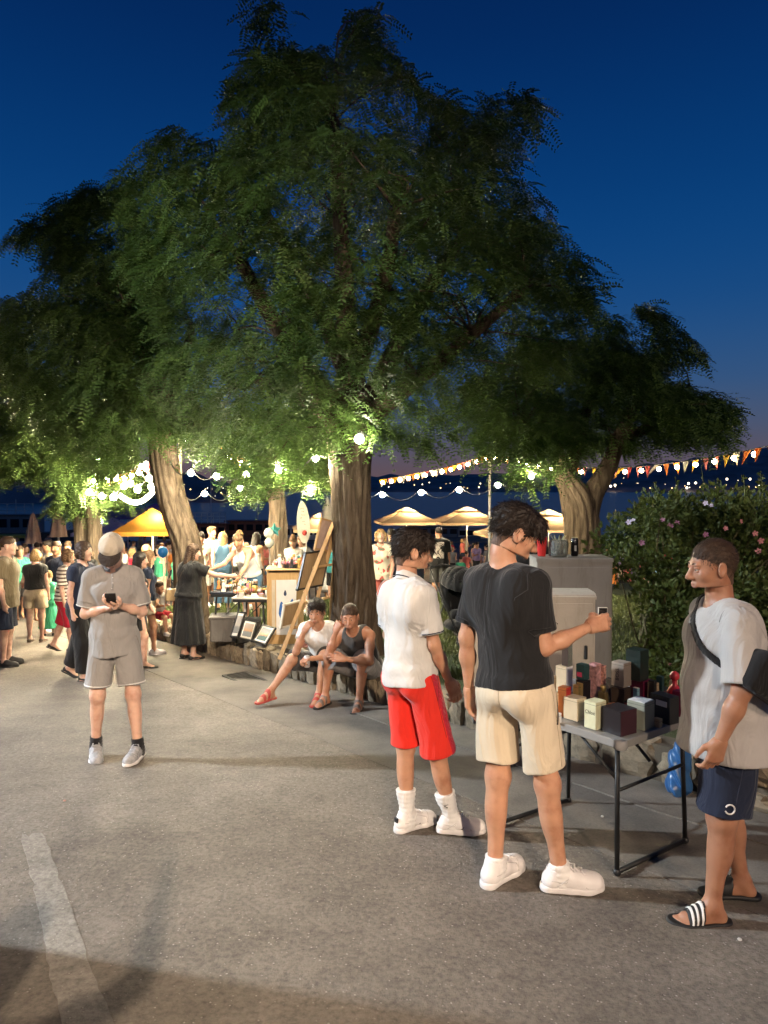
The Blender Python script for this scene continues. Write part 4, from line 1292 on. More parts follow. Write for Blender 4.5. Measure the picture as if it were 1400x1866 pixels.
def in_poly(px, py, poly):
    x = np.asarray(px); y = np.asarray(py); c = np.zeros(x.shape, bool); n = len(poly)
    for i in range(n):
        x0, y0 = poly[i]; x1, y1 = poly[(i + 1) % n]
        hit = ((y0 > y) != (y1 > y)) & (x < (x1 - x0) * (y - y0) / (y1 - y0 + 1e-12) + x0)
        c ^= hit
    return c
def poly_dist(px, py, poly):
    d = np.full(np.shape(px), 1e9)
    for i in range(len(poly)):
        a = np.array(poly[i], float); b = np.array(poly[(i + 1) % len(poly)], float); ab = b - a
        t = np.clip(((px - a[0]) * ab[0] + (py - a[1]) * ab[1]) / (ab @ ab + 1e-9), 0, 1)
        d = np.minimum(d, np.hypot(px - a[0] - t * ab[0], py - a[1] - t * ab[1]))
    return d
TREE_N = 0
def tree(name, label, base, trunk, limbs, outline, d0, thick, n_clump, per, flen, lw, leaf, group, pairs=7, cr=.42, seg=48, gap=.50, bark=None, slim=1.0):
    bark = bark or BARK; trunk = [(p, r * slim) for p, r in trunk]
    """outline: the crown's silhouette seen from the street; clumps of leaves fill a rounded body of that outline, thick metres deep"""
    global TREE_N
    TREE_N += 1
    rs = np.random.default_rng(100 + TREE_N)
    root = thing(name, label, 'tree', base, 0, group)
    B0 = Vector(base)
    V = []; Fs = []
    trunk_geo(V, Fs, [trunk[0][0] - B0, (trunk[0][0] * .8 + trunk[1][0] * .2) - B0] + [p - B0 for p, r in trunk[1:]], [trunk[0][1] * 1.22, trunk[0][1] * .98] + [r for p, r in trunk[1:]], seg, .20, 13, TREE_N)
    mesh_np('trunk', V, Fs, bark, root, smooth=True)
    poly = np.array(outline, float)
    mx = poly.max(0); mn = poly.min(0)
    C = []; ppm = F_PX / d0
    def hole(p):                                                            # broad gaps between the boughs
        x, y, z = p
        return math.sin(2.3 * x + 1.1 * z + TREE_N) * math.sin(2.9 * z - 1.4 * y + 2 * TREE_N) + .6 * math.sin(4.7 * x - 3.1 * y + 1) * math.sin(5.3 * z + 2.2 * x)
    while len(C) < n_clump:
        px = rs.uniform(mn[0], mx[0], 400); py = rs.uniform(mn[1], mx[1], 400)
        ok = in_poly(px, py, outline); px = px[ok]; py = py[ok]
        dist = poly_dist(px, py, outline) / ppm
        ok = dist > .05; px = px[ok]; py = py[ok]; dist = dist[ok]
        half = thick * np.sqrt(np.clip(1 - (1 - np.clip(dist / (thick * .9), 0, 1)) ** 2, 0.0, 1))
        u = rs.uniform(-1, 1, len(px)); u = np.sign(u) * np.abs(u) ** .6
        dd = d0 + u * half
        for x, y, q, ds in zip(px, py, dd, dist):
            # keep the direction seen from the street but let perspective place it
            p = at(float(x), float(y), float(q))
            if hole(p) > gap + rs.normal(0, .12): continue
            C.append((p.x, p.y, p.z, ds))
    C = np.array(C[:n_clump])
    LV = []; LFs = []
    mid = C[:, :3].mean(0)
    for pts, rads in limbs:
        pts, rads = (pts[:-1], rads[:-1]) if len(pts) > 2 else (pts, rads)
        trunk_geo(LV, LFs, [p - B0 for p in pts], rads, 12, .06, 5, 3, 5)
    # twigs from the nearest limb point out to each clump
    nodes = np.array([[*p] for pts, _ in limbs for p in pts[:-1]] + [[*trunk[-1][0]]])
    for c in C[::7]:
        q = nodes[np.argmin(((nodes - c[:3]) ** 2).sum(1) + 3.0 * np.maximum(0, nodes[:, 2] - c[2]))]
        if np.linalg.norm(q - c[:3]) > 1.3: continue
        m_ = (q + c[:3]) / 2 + rs.normal(0, .12, 3) + np.array([0, 0, .12])
        trunk_geo(LV, LFs, [Vector(q) - B0, Vector(m_) - B0, Vector(c[:3]) - B0], [.018, .011, .004], 5, 0, 3, 1, 3)
    mesh_np('limbs', LV, LFs, BARK_DIM, root, smooth=True)
    # each clump is a drooping spray: leaves in two ranks along an arching twig
    n = n_clump
    axis = np.array([b1_ for b1_ in [[p.x, p.y] for p in [trunk[-1][0]]]])[0]
    out = C[:, :2] - axis; out /= np.linalg.norm(out, axis=1)[:, None] + 1e-6
    az = np.arctan2(out[:, 1], out[:, 0]) + rs.normal(0, .75, n)
    hv = np.stack([np.cos(az), np.sin(az), rs.uniform(-.45, .35, n)], 1); hv /= np.linalg.norm(hv, axis=1)[:, None]
    SL = cr * rs.uniform(.7, 1.35, n) * np.clip(.35 + C[:, 3] / .45, .45, 1)
    sdv = np.cross(hv, [0, 0, 1.0]); sdv /= np.linalg.norm(sdv, axis=1)[:, None]
    cen, dirs = [], []
    for q in range(per):
        u = (q + rs.random(n)) / per; sg = 1 if q % 2 else -1
        droop = SL * .42 * u * u
        cen.append(C[:, :3] + hv * (SL * (u - .5))[:, None] - np.array([0, 0, 1.0]) * droop[:, None] + rs.normal(0, .035, (n, 3)))
        dirs.append(sdv * sg * rs.uniform(.5, 1.0, (n, 1)) + hv * rs.uniform(.2, .9, (n, 1)) + np.array([0, 0, -.35]) + rs.normal(0, .28, (n, 3)))
    V = fronds(np.concatenate(cen) - np.array(B0), np.concatenate(dirs), flen, pairs, lw, rs)
    mesh_np('crown', V, np.arange(len(V)).reshape(-1, 4), leaf, root)
    return root
def P_(lst, d): return [at(x, y, d + (q[0] if q else 0)) for x, y, *q in lst]

# the big tree in the middle
D1 = 8.75
b1 = at(648, 1170, D1); b1.z = lawn_z(b1.x, b1.y) - .05
tr1 = [(b1, .36), (at(645, 1090, D1), .275), (at(641, 1000, D1), .265), (at(640, 900, D1), .275), (at(640, 830, D1), .31), (at(640, 770, D1), .33), (at(640, 700, D1), .20), (at(640, 640, D1), .14)]
lim1 = [(P_([(625, 790), (590, 720, -.3), (520, 620, -.6), (440, 480, -.9), (360, 360, -1.0)], D1), [.19, .14, .10, .07, .03]),
        (P_([(650, 790), (690, 700, .3), (760, 560, .5), (850, 420, .6), (940, 260, .3)], D1), [.19, .14, .10, .07, .03]),
        (P_([(640, 720), (630, 560, .2), (620, 400, .3), (610, 220, .3), (600, 90, .2)], D1), [.17, .13, .09, .06, .02]),
        (P_([(660, 770), (760, 690, -.5), (860, 610, -.9), (960, 520, -1.0), (1040, 470, -.9)], D1), [.13, .10, .07, .05, .02]),
        (P_([(620, 770), (540, 720, .6), (460, 690, 1.0), (380, 690, 1.3)], D1), [.12, .09, .06, .03]),
        (P_([(640, 700), (560, 520, 1.0), (480, 380, 1.5), (460, 260, 1.4)], D1), [.12, .09, .06, .03]),
        (P_([(640, 700), (700, 520, -.9), (720, 380, -1.3), (760, 240, -1.2)], D1), [.12, .09, .06, .03])]
OUT1 = [(462, -30), (505, -12), (520, 60), (560, 82), (600, 96), (636, 60), (650, 5), (690, 10), (705, 80), (740, 105), (790, 150), (828, 168), (862, 215), (880, 170), (905, 156), (955, 158), (992, 168),
        (968, 205), (925, 255), (938, 300), (975, 345), (1040, 365), (1058, 388), (1020, 420), (1035, 455), (1092, 478), (1085, 530), (1045, 560), (1062, 600), (1010, 665), (962, 690), (900, 640), (868, 660), (852, 720),
        (822, 770), (770, 815), (720, 800), (690, 775), (610, 800), (590, 850), (540, 872), (470, 880), (425, 830), (365, 815), (335, 770), (325, 700), (300, 640), (288, 560), (268, 500), (238, 470), (222, 330),
        (236, 272), (300, 232), (330, 215), (395, 235), (428, 205), (420, 140), (462, 90)]
tree('locust_tree', 'tallest locust tree, thick furrowed trunk rising behind the two seated men', b1, tr1, lim1, OUT1, D1, 2.2, 1350, 12, .25, .060, LEAF, 'locust trees on the lawn', 8, .66, 88, bark=BARK_DIM, slim=.86)

D2 = 11.2
b2 = at(352, 1050, D2); b2.z = lawn_z(b2.x, b2.y) - .05
tr2 = [(b2, .34), (at(340, 1000, D2), .29), (at(322, 940, D2), .27), (at(306, 880, D2), .25), (at(296, 800, D2), .23), (at(290, 730, D2), .19), (at(285, 660, D2), .12)]
lim2 = [(P_([(292, 760), (270, 660, -.5), (230, 560, -1), (180, 460, -1.2)], D2), [.15, .11, .07, .03]),
        (P_([(292, 760), (330, 680, .6), (350, 590, 1.0), (340, 500, 1.2)], D2), [.14, .10, .06, .03]),
        (P_([(292, 790), (230, 700, .5), (150, 640, .8), (60, 600, .8)], D2), [.14, .10, .06, .03]),
        (P_([(292, 780), (350, 720, -.6), (390, 700, -1.0)], D2), [.10, .07, .03])]
OUT2 = [(95, 362), (160, 335), (240, 322), (262, 400), (285, 480), (300, 560), (345, 650), (395, 720), (405, 800), (345, 822), (322, 780), (255, 800), (240, 850), (190, 865), (150, 845), (130, 800), (88, 765), (55, 705), (15, 665), (-15, 600), (-15, 545), (58, 515), (112, 480), (92, 445), (28, 425), (38, 398), (98, 388)]
tree('locust_tree', 'locust tree with pale leaning trunk lit from the left behind the woman in black', b2, tr2, lim2, OUT2, D2, 1.9, 820, 12, .27, .068, LEAF, 'locust trees on the lawn', 8, .72, 72, slim=.78)

D3 = 17.5
b3 = at(152, 1010, D3); b3.z = g1(b3.x, b3.y) - .05
tr3 = [(b3, .26), (at(147, 960, D3), .2), (at(136, 900, D3), .18), (at(128, 840, D3), .16), (at(120, 770, D3), .12), (at(110, 710, D3), .08)]
lim3 = [(P_([(128, 830), (90, 770), (40, 740)], D3), [.12, .08, .04]), (P_([(125, 800), (160, 760, .6), (200, 740, 1)], D3), [.12, .08, .04]), (P_([(125, 800), (90, 720, .6), (60, 670, 1)], D3), [.12, .08, .04])]
OUT3 = [(-20, 610), (20, 640), (90, 680), (150, 770), (225, 800), (262, 850), (235, 890), (185, 900), (150, 870), (120, 905), (85, 912), (78, 850), (25, 870), (-20, 850)]
tree('locust_tree', 'slim locust tree at the far left with a thin pale trunk in the crowd', b3, tr3, lim3, OUT3, D3, 1.8, 430, 15, .30, .10, LEAF2, 'locust trees on the lawn', 6, .9, 40, slim=.75)
b3 = at(176, 1012, D3 - .3); b3.z = g1(b3.x, b3.y) - .05
tr3 = [(b3, .25), (at(172, 960, D3 - .3), .19), (at(168, 905, D3 - .3), .17), (at(172, 850, D3 - .3), .13), (at(178, 800, D3 - .3), .08)]
OUT3 = [(140, 770), (220, 790), (262, 850), (230, 900), (180, 925), (120, 930), (95, 915), (130, 850)]
tree('locust_tree', 'slim locust tree leaning against its twin, leaves glowing under the lamps', b3, tr3, [(P_([(170, 870), (200, 830, .5)], D3 - .3), [.1, .05])], OUT3, D3 - .3, 1.0, 120, 15, .30, .10, LEAF2, 'locust trees on the lawn', 6, .8, 40, slim=.75)
D4 = 17.0
b4 = at(508, 1020, D4); b4.z = lawn_z(b4.x, b4.y) - .05
tr4 = [(b4, .27), (at(507, 960, D4), .22), (at(505, 900, D4), .21), (at(500, 850, D4), .2), (at(500, 780, D4), .14)]
OUT4 = [(420, 740), (600, 740), (612, 850), (575, 885), (540, 870), (505, 850), (470, 895), (440, 880), (415, 800)]
tree('locust_tree', 'locust tree further back with a dark trunk beside the white balloons', b4, tr4, [(P_([(500, 850), (450, 800, .5), (430, 780, .8)], D4), [.12, .08, .04]), (P_([(500, 850), (560, 800, -.5), (580, 780)], D4), [.12, .08, .04])], OUT4, D4, 1.5, 300, 15, .30, .10, LEAF2, 'locust trees on the lawn', 6, .85, 40, slim=.85)
D5 = 11.6
b5 = at(1066, 1040, D5); b5.z = lawn_z(b5.x, b5.y) - .05
tr5 = [(b5, .36), (at(1062, 980, D5), .285), (at(1060, 940, D5), .275), (at(1050, 905, D5), .25), (at(1028, 865, D5), .16), (at(1012, 820, D5), .13), (at(985, 750, D5), .09), (at(950, 700, D5), .05)]
lim5 = [(P_([(1064, 945), (1080, 900), (1106, 855), (1128, 800), (1160, 730, -.4), (1200, 650, -.6)], D5), [.22, .18, .145, .12, .08, .04]),
        (P_([(1035, 860), (1060, 780, .6), (1080, 700, .9), (1110, 620, 1.0)], D5), [.13, .10, .07, .03]),
        (P_([(1120, 800), (1190, 780, .4), (1260, 760, .5), (1310, 750, .5)], D5), [.10, .07, .05, .02]),
        (P_([(1010, 820), (950, 780, -.6), (890, 750, -1.0)], D5), [.10, .07, .03])]
OUT5 = [(836, 700), (900, 650), (955, 605), (1060, 610), (1100, 560), (1140, 565), (1195, 540), (1225, 590), (1270, 608), (1268, 640), (1200, 668), (1215, 690), (1262, 690), (1335, 722), (1328, 768), (1292, 800), (1262, 780), (1232, 812), (1180, 785), (1130, 812), (1070, 800), (1012, 826), (985, 888), (940, 888), (925, 850), (890, 815), (848, 775)]
tree('locust_tree', 'spreading locust tree with a forked trunk between the cabinets and the sea', b5, tr5, lim5, OUT5, D5, 1.8, 640, 12, .28, .072, LEAF, 'locust trees on the lawn', 8, .78, 72, gap=.32, slim=.86)
# ================================================================== LAMPS, FESTOON LIGHTS, BUNTING
BULB = emis('festoon_bulb_white', (1.0, .88, .62), 2400.0)
BULBW = emis('festoon_bulb_warm', (1.0, .66, .28), 420.0)
BULBX = emis('market_bulb', (1.0, .86, .58), 2300.0)
BULBS = emis('small_bulb_warm', (1.0, .70, .34), 90.0)
CORD = mat('black_cable', (.012, .012, .012), .6, 0)
POLE = mat('grey_painted_pole', (.35, .34, .32), .5, .15, 6, 0, 1, .2)
def bulb_parts(root, p, r, m):
    b_ = MB(); b_.ball(p, r, 10); b_.build('bulb', m, root, True)
    b_ = MB(); b_.lathe([(r * .35, r * .85), (r * .42, r * 1.5), (r * .15, r * 1.8)], 8, p); b_.build('socket', CORD, root)
def festoon(label, pts, r, m=None, sag=.12, ends=None, group='festoon bulbs strung between the trees'):
    """a cable hung from point to point with a bulb at every one of them"""
    root = thing('festoon_light', label, 'string light', pts[0], 0, None)
    o = Vector(pts[0])
    P = ([Vector(ends[0])] if ends and ends[0] else []) + [Vector(p) + Vector((0, 0, r * 1.8)) for p in pts] + ([Vector(ends[1])] if ends and ends[1] else [])
    path = []
    for a, b in zip(P[:-1], P[1:]):
        for k in range(6):
            t = k / 6; path.append(a.lerp(b, t) - o - Vector((0, 0, sag * 4 * t * (1 - t))))
    path.append(P[-1] - o)
    if len(path) > 1: MB().tube(path, .009, 5).build('cable', CORD, root)
    for p in pts: bulb_parts(root, Vector(p) - o, r, m or BULB)
    return root
festoon('white festoon bulbs from the thick trunk leftwards under the crown of the tallest tree', [at(575, 835, 8.7), at(508, 857, 9.6), at(450, 865, 10.0), at(395, 868, 10.1), at(348, 862, 10.1)], .042, None, .15, (at(655, 790, 7.9), at(310, 840, 11)))
festoon('brightest lamp hanging in front of the thick trunk of the tallest tree', [at(655, 800, 7.6)], .05, emis('trunk_lamp', (1.0, .9, .7), 700.0), .1, (at(700, 770, 8.3), None))
festoon('white bulbs on the farther cable behind the stall, left of the dark trunk', [at(565, 890, 16), at(437, 890, 15.5), at(373, 900, 15)], .055, None, .3, (at(640, 860, 16.2), at(322, 880, 15)))
festoon('row of white bulbs high over the cream umbrellas', [at(697, 902, 20), at(768, 898, 19.5), at(837, 893, 19), at(908, 884, 18.5)], .065, None, .3, (at(600, 890, 20), at(985, 862, 18)))
festoon('bright cluster of white bulbs between the slim twin trees and the leaning trunk', [at(163, 897, 16), at(186, 904, 15.5), at(207, 906, 15), at(226, 886, 14.5), at(238, 881, 14.3), at(251, 892, 14), at(272, 872, 13.6), at(276, 887, 13.4)], .062, BULBX, .1)
festoon('few small lamps among the leaves above the slim twin trees', [at(170, 877, 16.2), at(181, 838, 15), at(214, 868, 15), at(196, 870, 15.4), at(258, 850, 13.8), at(266, 846, 13.6)], .045, BULBX, .1)
festoon('lamp hidden in the leaves at the fork of the spreading tree', [at(968, 868, 10.75)], .035, BULBX)
# glowing rope light, crescent shaped
rl = thing('rope_light', 'glowing crescent of rope light hanging under the left trees', 'rope light', at(218, 905, 13.8))
pp = [at(218 + 68 * t, 902 + 17 * math.sin(math.pi * t) - 14 * t * t, 13.8) for t in np.linspace(0, 1, 16)]
MB().tube([p - rl.location for p in pp], .045, 8).build('rope', emis('rope_glow', (1.0, .88, .62), 22.0), rl, True)
cy = thing('stage_light', 'cool blue-white spot lamp glowing beside the slim twin trunks', 'lamp', at(178, 948, 19))
MB().ball((0, 0, 0), .14, 12).build('lens', emis('cyan_lamp', (.45, .9, 1.0), 40.0), cy, True)
MB().lathe([(.10, -.05), (.16, .0), (.16, .25), (.09, .3)], 12, (0, .06, 0)).build('housing', CORD, cy)
MB().tube([(0, .08, -.1), (0, .08, -2.6)], .03, 8).build('stand', CORD, cy)
# street lamps and the added fill lamp whose light falls on the foreground
def street_lamp(label, loc, h, power=40):
    x, y, z = loc
    base = g1(x, y)
    r_ = thing('street_lamp', label, 'street lamp', (x, y + (.9 if y < 0 else 0), base))
    dy = -.9 if y < 0 else 0
    MB().tube([(0, 0, -.1), (0, 0, h * .5), (0, 0, z - base + .35)], [.10, .08, .055], 12).build('pole', POLE, r_, True)
    MB().tube([(0, 0, z - base + .3), (0, dy * .5, z - base + .45), (0, dy, z - base + .38)], .04, 8).build('arm', POLE, r_, True)
    MB().box((0, dy, z - base + .30), (.30, .62, .10), None, .03).build('lamp_head', POLE, r_)
    MB().box((0, dy, z - base + .235), (.22, .5, .02)).build('lens', emis('lamp_lens', (1, .86, .66), 30), r_)
street_lamp('tall street lamp behind the photographer lighting the street', LAMP_WARM, 8.0)
street_lamp('added fill lamp behind the photographer on the right', LAMP_FILL, 7.4)  # lamp and post added as a source for the warm fill
street_lamp('short floodlight post at the left edge of the street', LAMP_COOL, 4.6)

# bunting with bulbs
PEN = [mat('pennant_red', (.62, .07, .06), .8, .1), mat('pennant_yellow', (.80, .50, .05), .8, .1), mat('pennant_white', (.75, .70, .62), .8, .1), mat('pennant_orange', (.75, .24, .04), .8, .1), mat('pennant_pink', (.72, .25, .24), .8, .1)]
def translucent_pennants():
    for m_ in PEN:
        n = m_.node_tree.nodes; l = m_.node_tree.links; b = n['Principled BSDF']
        tr = n.new('ShaderNodeBsdfTranslucent'); src = b.inputs['Base Color'].links[0].from_socket; l.new(src, tr.inputs[0])
        mx = n.new('ShaderNodeMixShader'); mx.inputs[0].default_value = .5; l.new(b.outputs[0], mx.inputs[1]); l.new(tr.outputs[0], mx.inputs[2]); l.new(mx.outputs[0], n['Material Output'].inputs['Surface'])
translucent_pennants()
def bunting(label, keys, n_pen, n_bulb, ph, pw, br, seed=0, bm=None):
    root = thing('bunting_string', label, 'bunting', keys[0])
    o = Vector(keys[0]); rs = np.random.default_rng(seed)
    K = [Vector(k) for k in keys]
    seg = [(b - a).length for a, b in zip(K[:-1], K[1:])]; tot = sum(seg)
    def pt(u):
        s_ = u * tot
        for a, b, L in zip(K[:-1], K[1:], seg):
            if s_ <= L + 1e-6: return a.lerp(b, s_ / L) - o
            s_ -= L
        return K[-1] - o
    MB().tube([pt(i / 60) for i in range(61)], .008, 5).build('cord', CORD, root)
    for i in range(n_pen):
        u = (i + .5) / n_pen; p = pt(u); q = (pt(min(1, u + .01)) - pt(max(0, u - .01))); q.z = 0; q.normalize()
        tw = q.cross(Vector((0, 0, 1))); sw = rs.normal(0, .08)
        a = p - q * pw / 2; b = p + q * pw / 2; c = p + tw * sw + Vector((0, 0, -ph)) + q * rs.normal(0, .02)
        t_ = tw * .003
        mesh_np('pennant', [a + t_, b + t_, c + t_, a - t_, b - t_, c - t_], [[0, 1, 2], [5, 4, 3], [0, 3, 4, 1], [1, 4, 5, 2], [2, 5, 3, 0]], PEN[int(rs.integers(5)) if i % 2 else (1, 4, 2, 3)[i // 2 % 4]], root)
    for i in range(n_bulb):
        p = pt((i + .5) / n_bulb) + Vector((0, 0, -br * 1.9))
        b_ = MB(); b_.ball(p, br, 8); b_.build('bulb', bm or BULBS, root, True)
dP = 23.0
bunting('lit bunting sagging left from the slim pole over the cream umbrellas', [at(690, 874, 24.5), at(730, 868, 24.3), at(770, 860, 24), at(815, 851, 23.6), at(855, 839, 23.3), at(893, 826, dP)], 24, 13, .24, .17, .065, 1)
bunting('lit bunting dropping from the slim pole behind the forked tree', [at(893, 826, dP), at(940, 833, 21.5), at(985, 843, 20), at(1040, 851, 18.6), at(1090, 852, 17.5), at(1125, 853, 16.5)], 20, 10, .24, .17, .06, 2)
bunting('lit bunting rising to the right edge above the flowering shrub', [at(1125, 853, 16.5), at(1190, 848, 15.4), at(1255, 840, 14.4), at(1320, 829, 13.4), at(1375, 818, 12.6), at(1440, 804, 11.8)], 17, 9, .25, .17, .05, 3)
bunting('orange and yellow lit bunting behind the leaning trunk', [at(327, 793, 13.4), at(350, 795, 13.2), at(390, 808, 12.6), at(420, 822, 12.2), at(450, 838, 11.8)], 12, 6, .20, .15, .05, 4, BULBW)
bunting('short lit bunting left of the leaning trunk', [at(285, 832, 13.0), at(262, 848, 13.6), at(230, 862, 14.4), at(190, 868, 15.2)], 12, 7, .20, .15, .05, 5, BULBW)
def pole(label, px, py_top, d, r_=.045):
    p = at(px, py_top, d); b0 = g1(p.x, p.y)
    t = thing('pole', label, 'pole', (p.x, p.y, b0))
    MB().tube([(0, 0, -.1), (0, 0, (p.z - b0) * .6), (0, 0, p.z - b0)], [r_, r_ * .9, r_ * .8], 10).build('shaft', POLE, t, True)
    MB().ball((0, 0, p.z - b0 + .02), r_ * 1.5, 8).build('cap', POLE, t, True)
pole('slim grey pole holding the bunting above the cream umbrellas', 893, 824, dP, .05)
pole('slim pole rising beside the leaning trunk with the orange bunting', 328, 790, 13.4, .04)
# a stall left of the picture keeps the floodlight off the nearest strip of street
ks = thing('market_kiosk', 'closed wooden market kiosk just outside the left edge', 'kiosk', (-3.6, 1.75, g1(0, 2)))
KW = mat('kiosk_boards', (.20, .12, .06), .8, .25, 5)
for i in range(12): MB().box((.62, -2.4 + i * .32, 1.25), (.04, .30, 2.5)).build('plank', KW, ks)
for i in range(5): MB().box((-.5 + i * .25, 1.44, 1.25), (.23, .04, 2.5)).build('plank', KW, ks)
MB().box((0, -.5, 2.6), (1.7, 4.3, .12), None, .03).build('roof', mat('kiosk_roof', (.08, .07, .06), .8), ks)
MB().box((0, -.5, 1.2), (1.14, 3.72, 2.4)).build('core', KW, ks)
# ================================================================== PEOPLE
C_ = lambda n, c, **k: cloth(n, c, **k)
CL = dict(white=C_('white_cotton', (.60, .585, .565)), black=C_('black_cotton', (.012, .012, .013)), navy=C_('navy_cotton', (.014, .020, .042)), cream=C_('cream_cotton', (.62, .52, .38)),
          red=C_('red_cotton', (.66, .030, .018)), heather=C_('heather_grey_cotton', (.42, .40, .385)), stone=C_('grey_beige_jersey', (.275, .262, .25)), char=C_('charcoal_cotton', (.055, .053, .052)),
          olive=C_('olive_cotton', (.14, .11, .065)), tan=C_('tan_cotton', (.50, .40, .27)), crimson=C_('crimson_cotton', (.42, .015, .035)), blue=C_('denim_blue', (.08, .17, .28)), sky=C_('pale_blue_cotton', (.25, .42, .55)),
          green=C_('sea_green_cotton', (.05, .34, .19)), pink=C_('coral_cotton', (.62, .17, .14)), orange=C_('orange_cotton', (.65, .22, .05)), teal=C_('teal_cotton', (.04, .22, .24)), grey=C_('mid_grey_cotton', (.20, .19, .19)), brown=C_('brown_cotton', (.14, .075, .045)), lilac=C_('lilac_cotton', (.36, .26, .45)))
def stripes_mat():
    m = C_('striped_knit', (.62, .58, .52)); n = m.node_tree.nodes; l = m.node_tree.links; b = n['Principled BSDF']
    tc = n.new('ShaderNodeTexCoord'); w = n.new('ShaderNodeTexWave'); w.bands_direction = 'Z'; w.inputs['Scale'].default_value = 5.6; w.inputs['Distortion'].default_value = .25
    l.new(tc.outputs['Object'], w.inputs[0]); r = _ramp(n, [(.38, (.12, .08, .06)), (.46, (.66, .60, .52))]); l.new(w.outputs['Fac'], r.inputs[0]); l.new(r.outputs[0], b.inputs['Base Color'])
    return m
STRIPE = stripes_mat()
def print_mat(name, base, cols, scale=7):
    m = C_(name, base); n = m.node_tree.nodes; l = m.node_tree.links; b = n['Principled BSDF']
    tc = n.new('ShaderNodeTexCoord'); v = _noise(n, scale, 2); l.new(tc.outputs['Object'], v.inputs[0])
    st = [(.0, base), (.52, base)]
    for i, c in enumerate(cols): st += [(.54 + i * .07, c), (.60 + i * .07, c)]
    r = _ramp(n, st); r.color_ramp.interpolation = 'CONSTANT'; l.new(v.outputs['Fac'], r.inputs[0]); l.new(r.outputs[0], b.inputs['Base Color'])
    return m
FLORAL = print_mat('floral_print', (.62, .58, .46), [(.5, .10, .09), (.10, .22, .12), (.35, .06, .10)])
SHOE_W = mat('white_leather', (.70, .67, .66), .45, .05, 12, .15, 120); SHOE_G = mat('grey_runner', (.32, .32, .33), .7, .3, 30, .4, 90); SHOE_B = mat('black_shoe', (.02, .02, .02), .6, .2); SLIDE = mat('black_rubber', (.014, .014, .015), .55, .2)
SOCK_B = cloth('black_sock', (.012, .012, .014)); SOCK_W = cloth('white_sock', (.74, .72, .70)); SLIP_R = mat('red_slipper', (.36, .05, .04), .6, .2); SAND = mat('brown_sandal', (.16, .12, .10), .7, .2)

def band(root, f, lo, hi, n, m, res=.006): return blob(n, f, lo, hi, res, m, root)
def strands(J, m, n=900, seed=1, ln=.022, root=None, w=.0011, lift=.004):
    """fine locks of hair lying over the cap of hair so that its edge is broken"""
    rs = np.random.default_rng(seed)
    me = [c for c in root.children if c.name.startswith('hair')]
    if not me: return
    me = me[0].data
    N_ = len(me.vertices); co = np.zeros(N_ * 3, np.float32); no = np.zeros(N_ * 3, np.float32)
    me.vertices.foreach_get('co', co); me.vertices.foreach_get('normal', no) if hasattr(me.vertices[0], 'normal') else None
    co = co.reshape(-1, 3); no = np.array([v.normal[:] for v in me.vertices])
    HM, HC, hs = J['HM'], J['HC'], J['hs']
    k = rs.integers(0, N_, n); p = co[k]; q = no[k]
    loc = (p - HC) @ HM / hs
    flow = np.stack([loc[:, 0] * 3, -.25 + loc[:, 1] * 6, -.5 - .4 * (loc[:, 2] < .06)], 1) @ HM.T       # down and away from the crown
    flow = flow - q * (flow * q).sum(1)[:, None]; flow /= np.linalg.norm(flow, axis=1)[:, None] + 1e-6
    flow += rs.normal(0, .25, flow.shape); L = ln * hs * rs.uniform(.6, 1.4, n)
    sd = np.cross(flow, q); sd /= np.linalg.norm(sd, axis=1)[:, None] + 1e-6; sd *= (w * rs.uniform(.7, 1.6, n))[:, None]
    a = p - q * .001; b = p + flow * (L * .5)[:, None] + q * (lift * rs.uniform(.3, 1.2, n))[:, None]; c = p + flow * L[:, None] + q * (lift * rs.uniform(-.4, 1.6, n))[:, None]
    V = np.stack([a - sd, a + sd, b + sd * .8, b - sd * .8, c], 1).reshape(-1, 3)
    i = np.arange(n) * 5
    Fs = np.concatenate([np.stack([i, i + 1, i + 2, i + 3], 1), np.stack([i + 3, i + 2, i + 4, i + 4], 1)])
    faces = [list(f) for f in Fs[:n]] + [[f[0], f[1], f[2]] for f in Fs[n:]]
    o = mesh_np('hair_strands', V, faces, m, root); o['kind'] = 'stuff'
def phone_in_hand(J, sd, label, m, size=(.072, .15, .009), wdt=None):
    pass
def place_held(name, label, cat, root, J, p, M, build):
    """an object held by a person: its own top-level thing at the right place in the world"""
    yaw = root.rotation_euler[2]; c, s_ = math.cos(yaw), math.sin(yaw)
    Rz = np.array([[c, -s_, 0], [s_, c, 0], [0, 0, 1]])
    w = Rz @ np.asarray(p) + np.array(root.location)
    t = thing(name, label, cat, tuple(w))
    Mw = Matrix((Rz @ np.asarray(M)).tolist())
    build(t, Mw)
    return t
def phone_build(col, screen=None):
    def f(t, M):
        MB().box((0, 0, 0), (.074, .152, .009), M, .003).build('case', col, t)
        MB().box(M @ Vector((0, 0, .0052)), (.066, .142, .001), M).build('screen', screen or mat('dark_glass', (.01, .01, .012), .1, 0), t)
        MB().box(M @ Vector((.016, .052, -.0058)), (.026, .030, .003), M, .001).build('camera_bump', SLIDE, t)
    return f

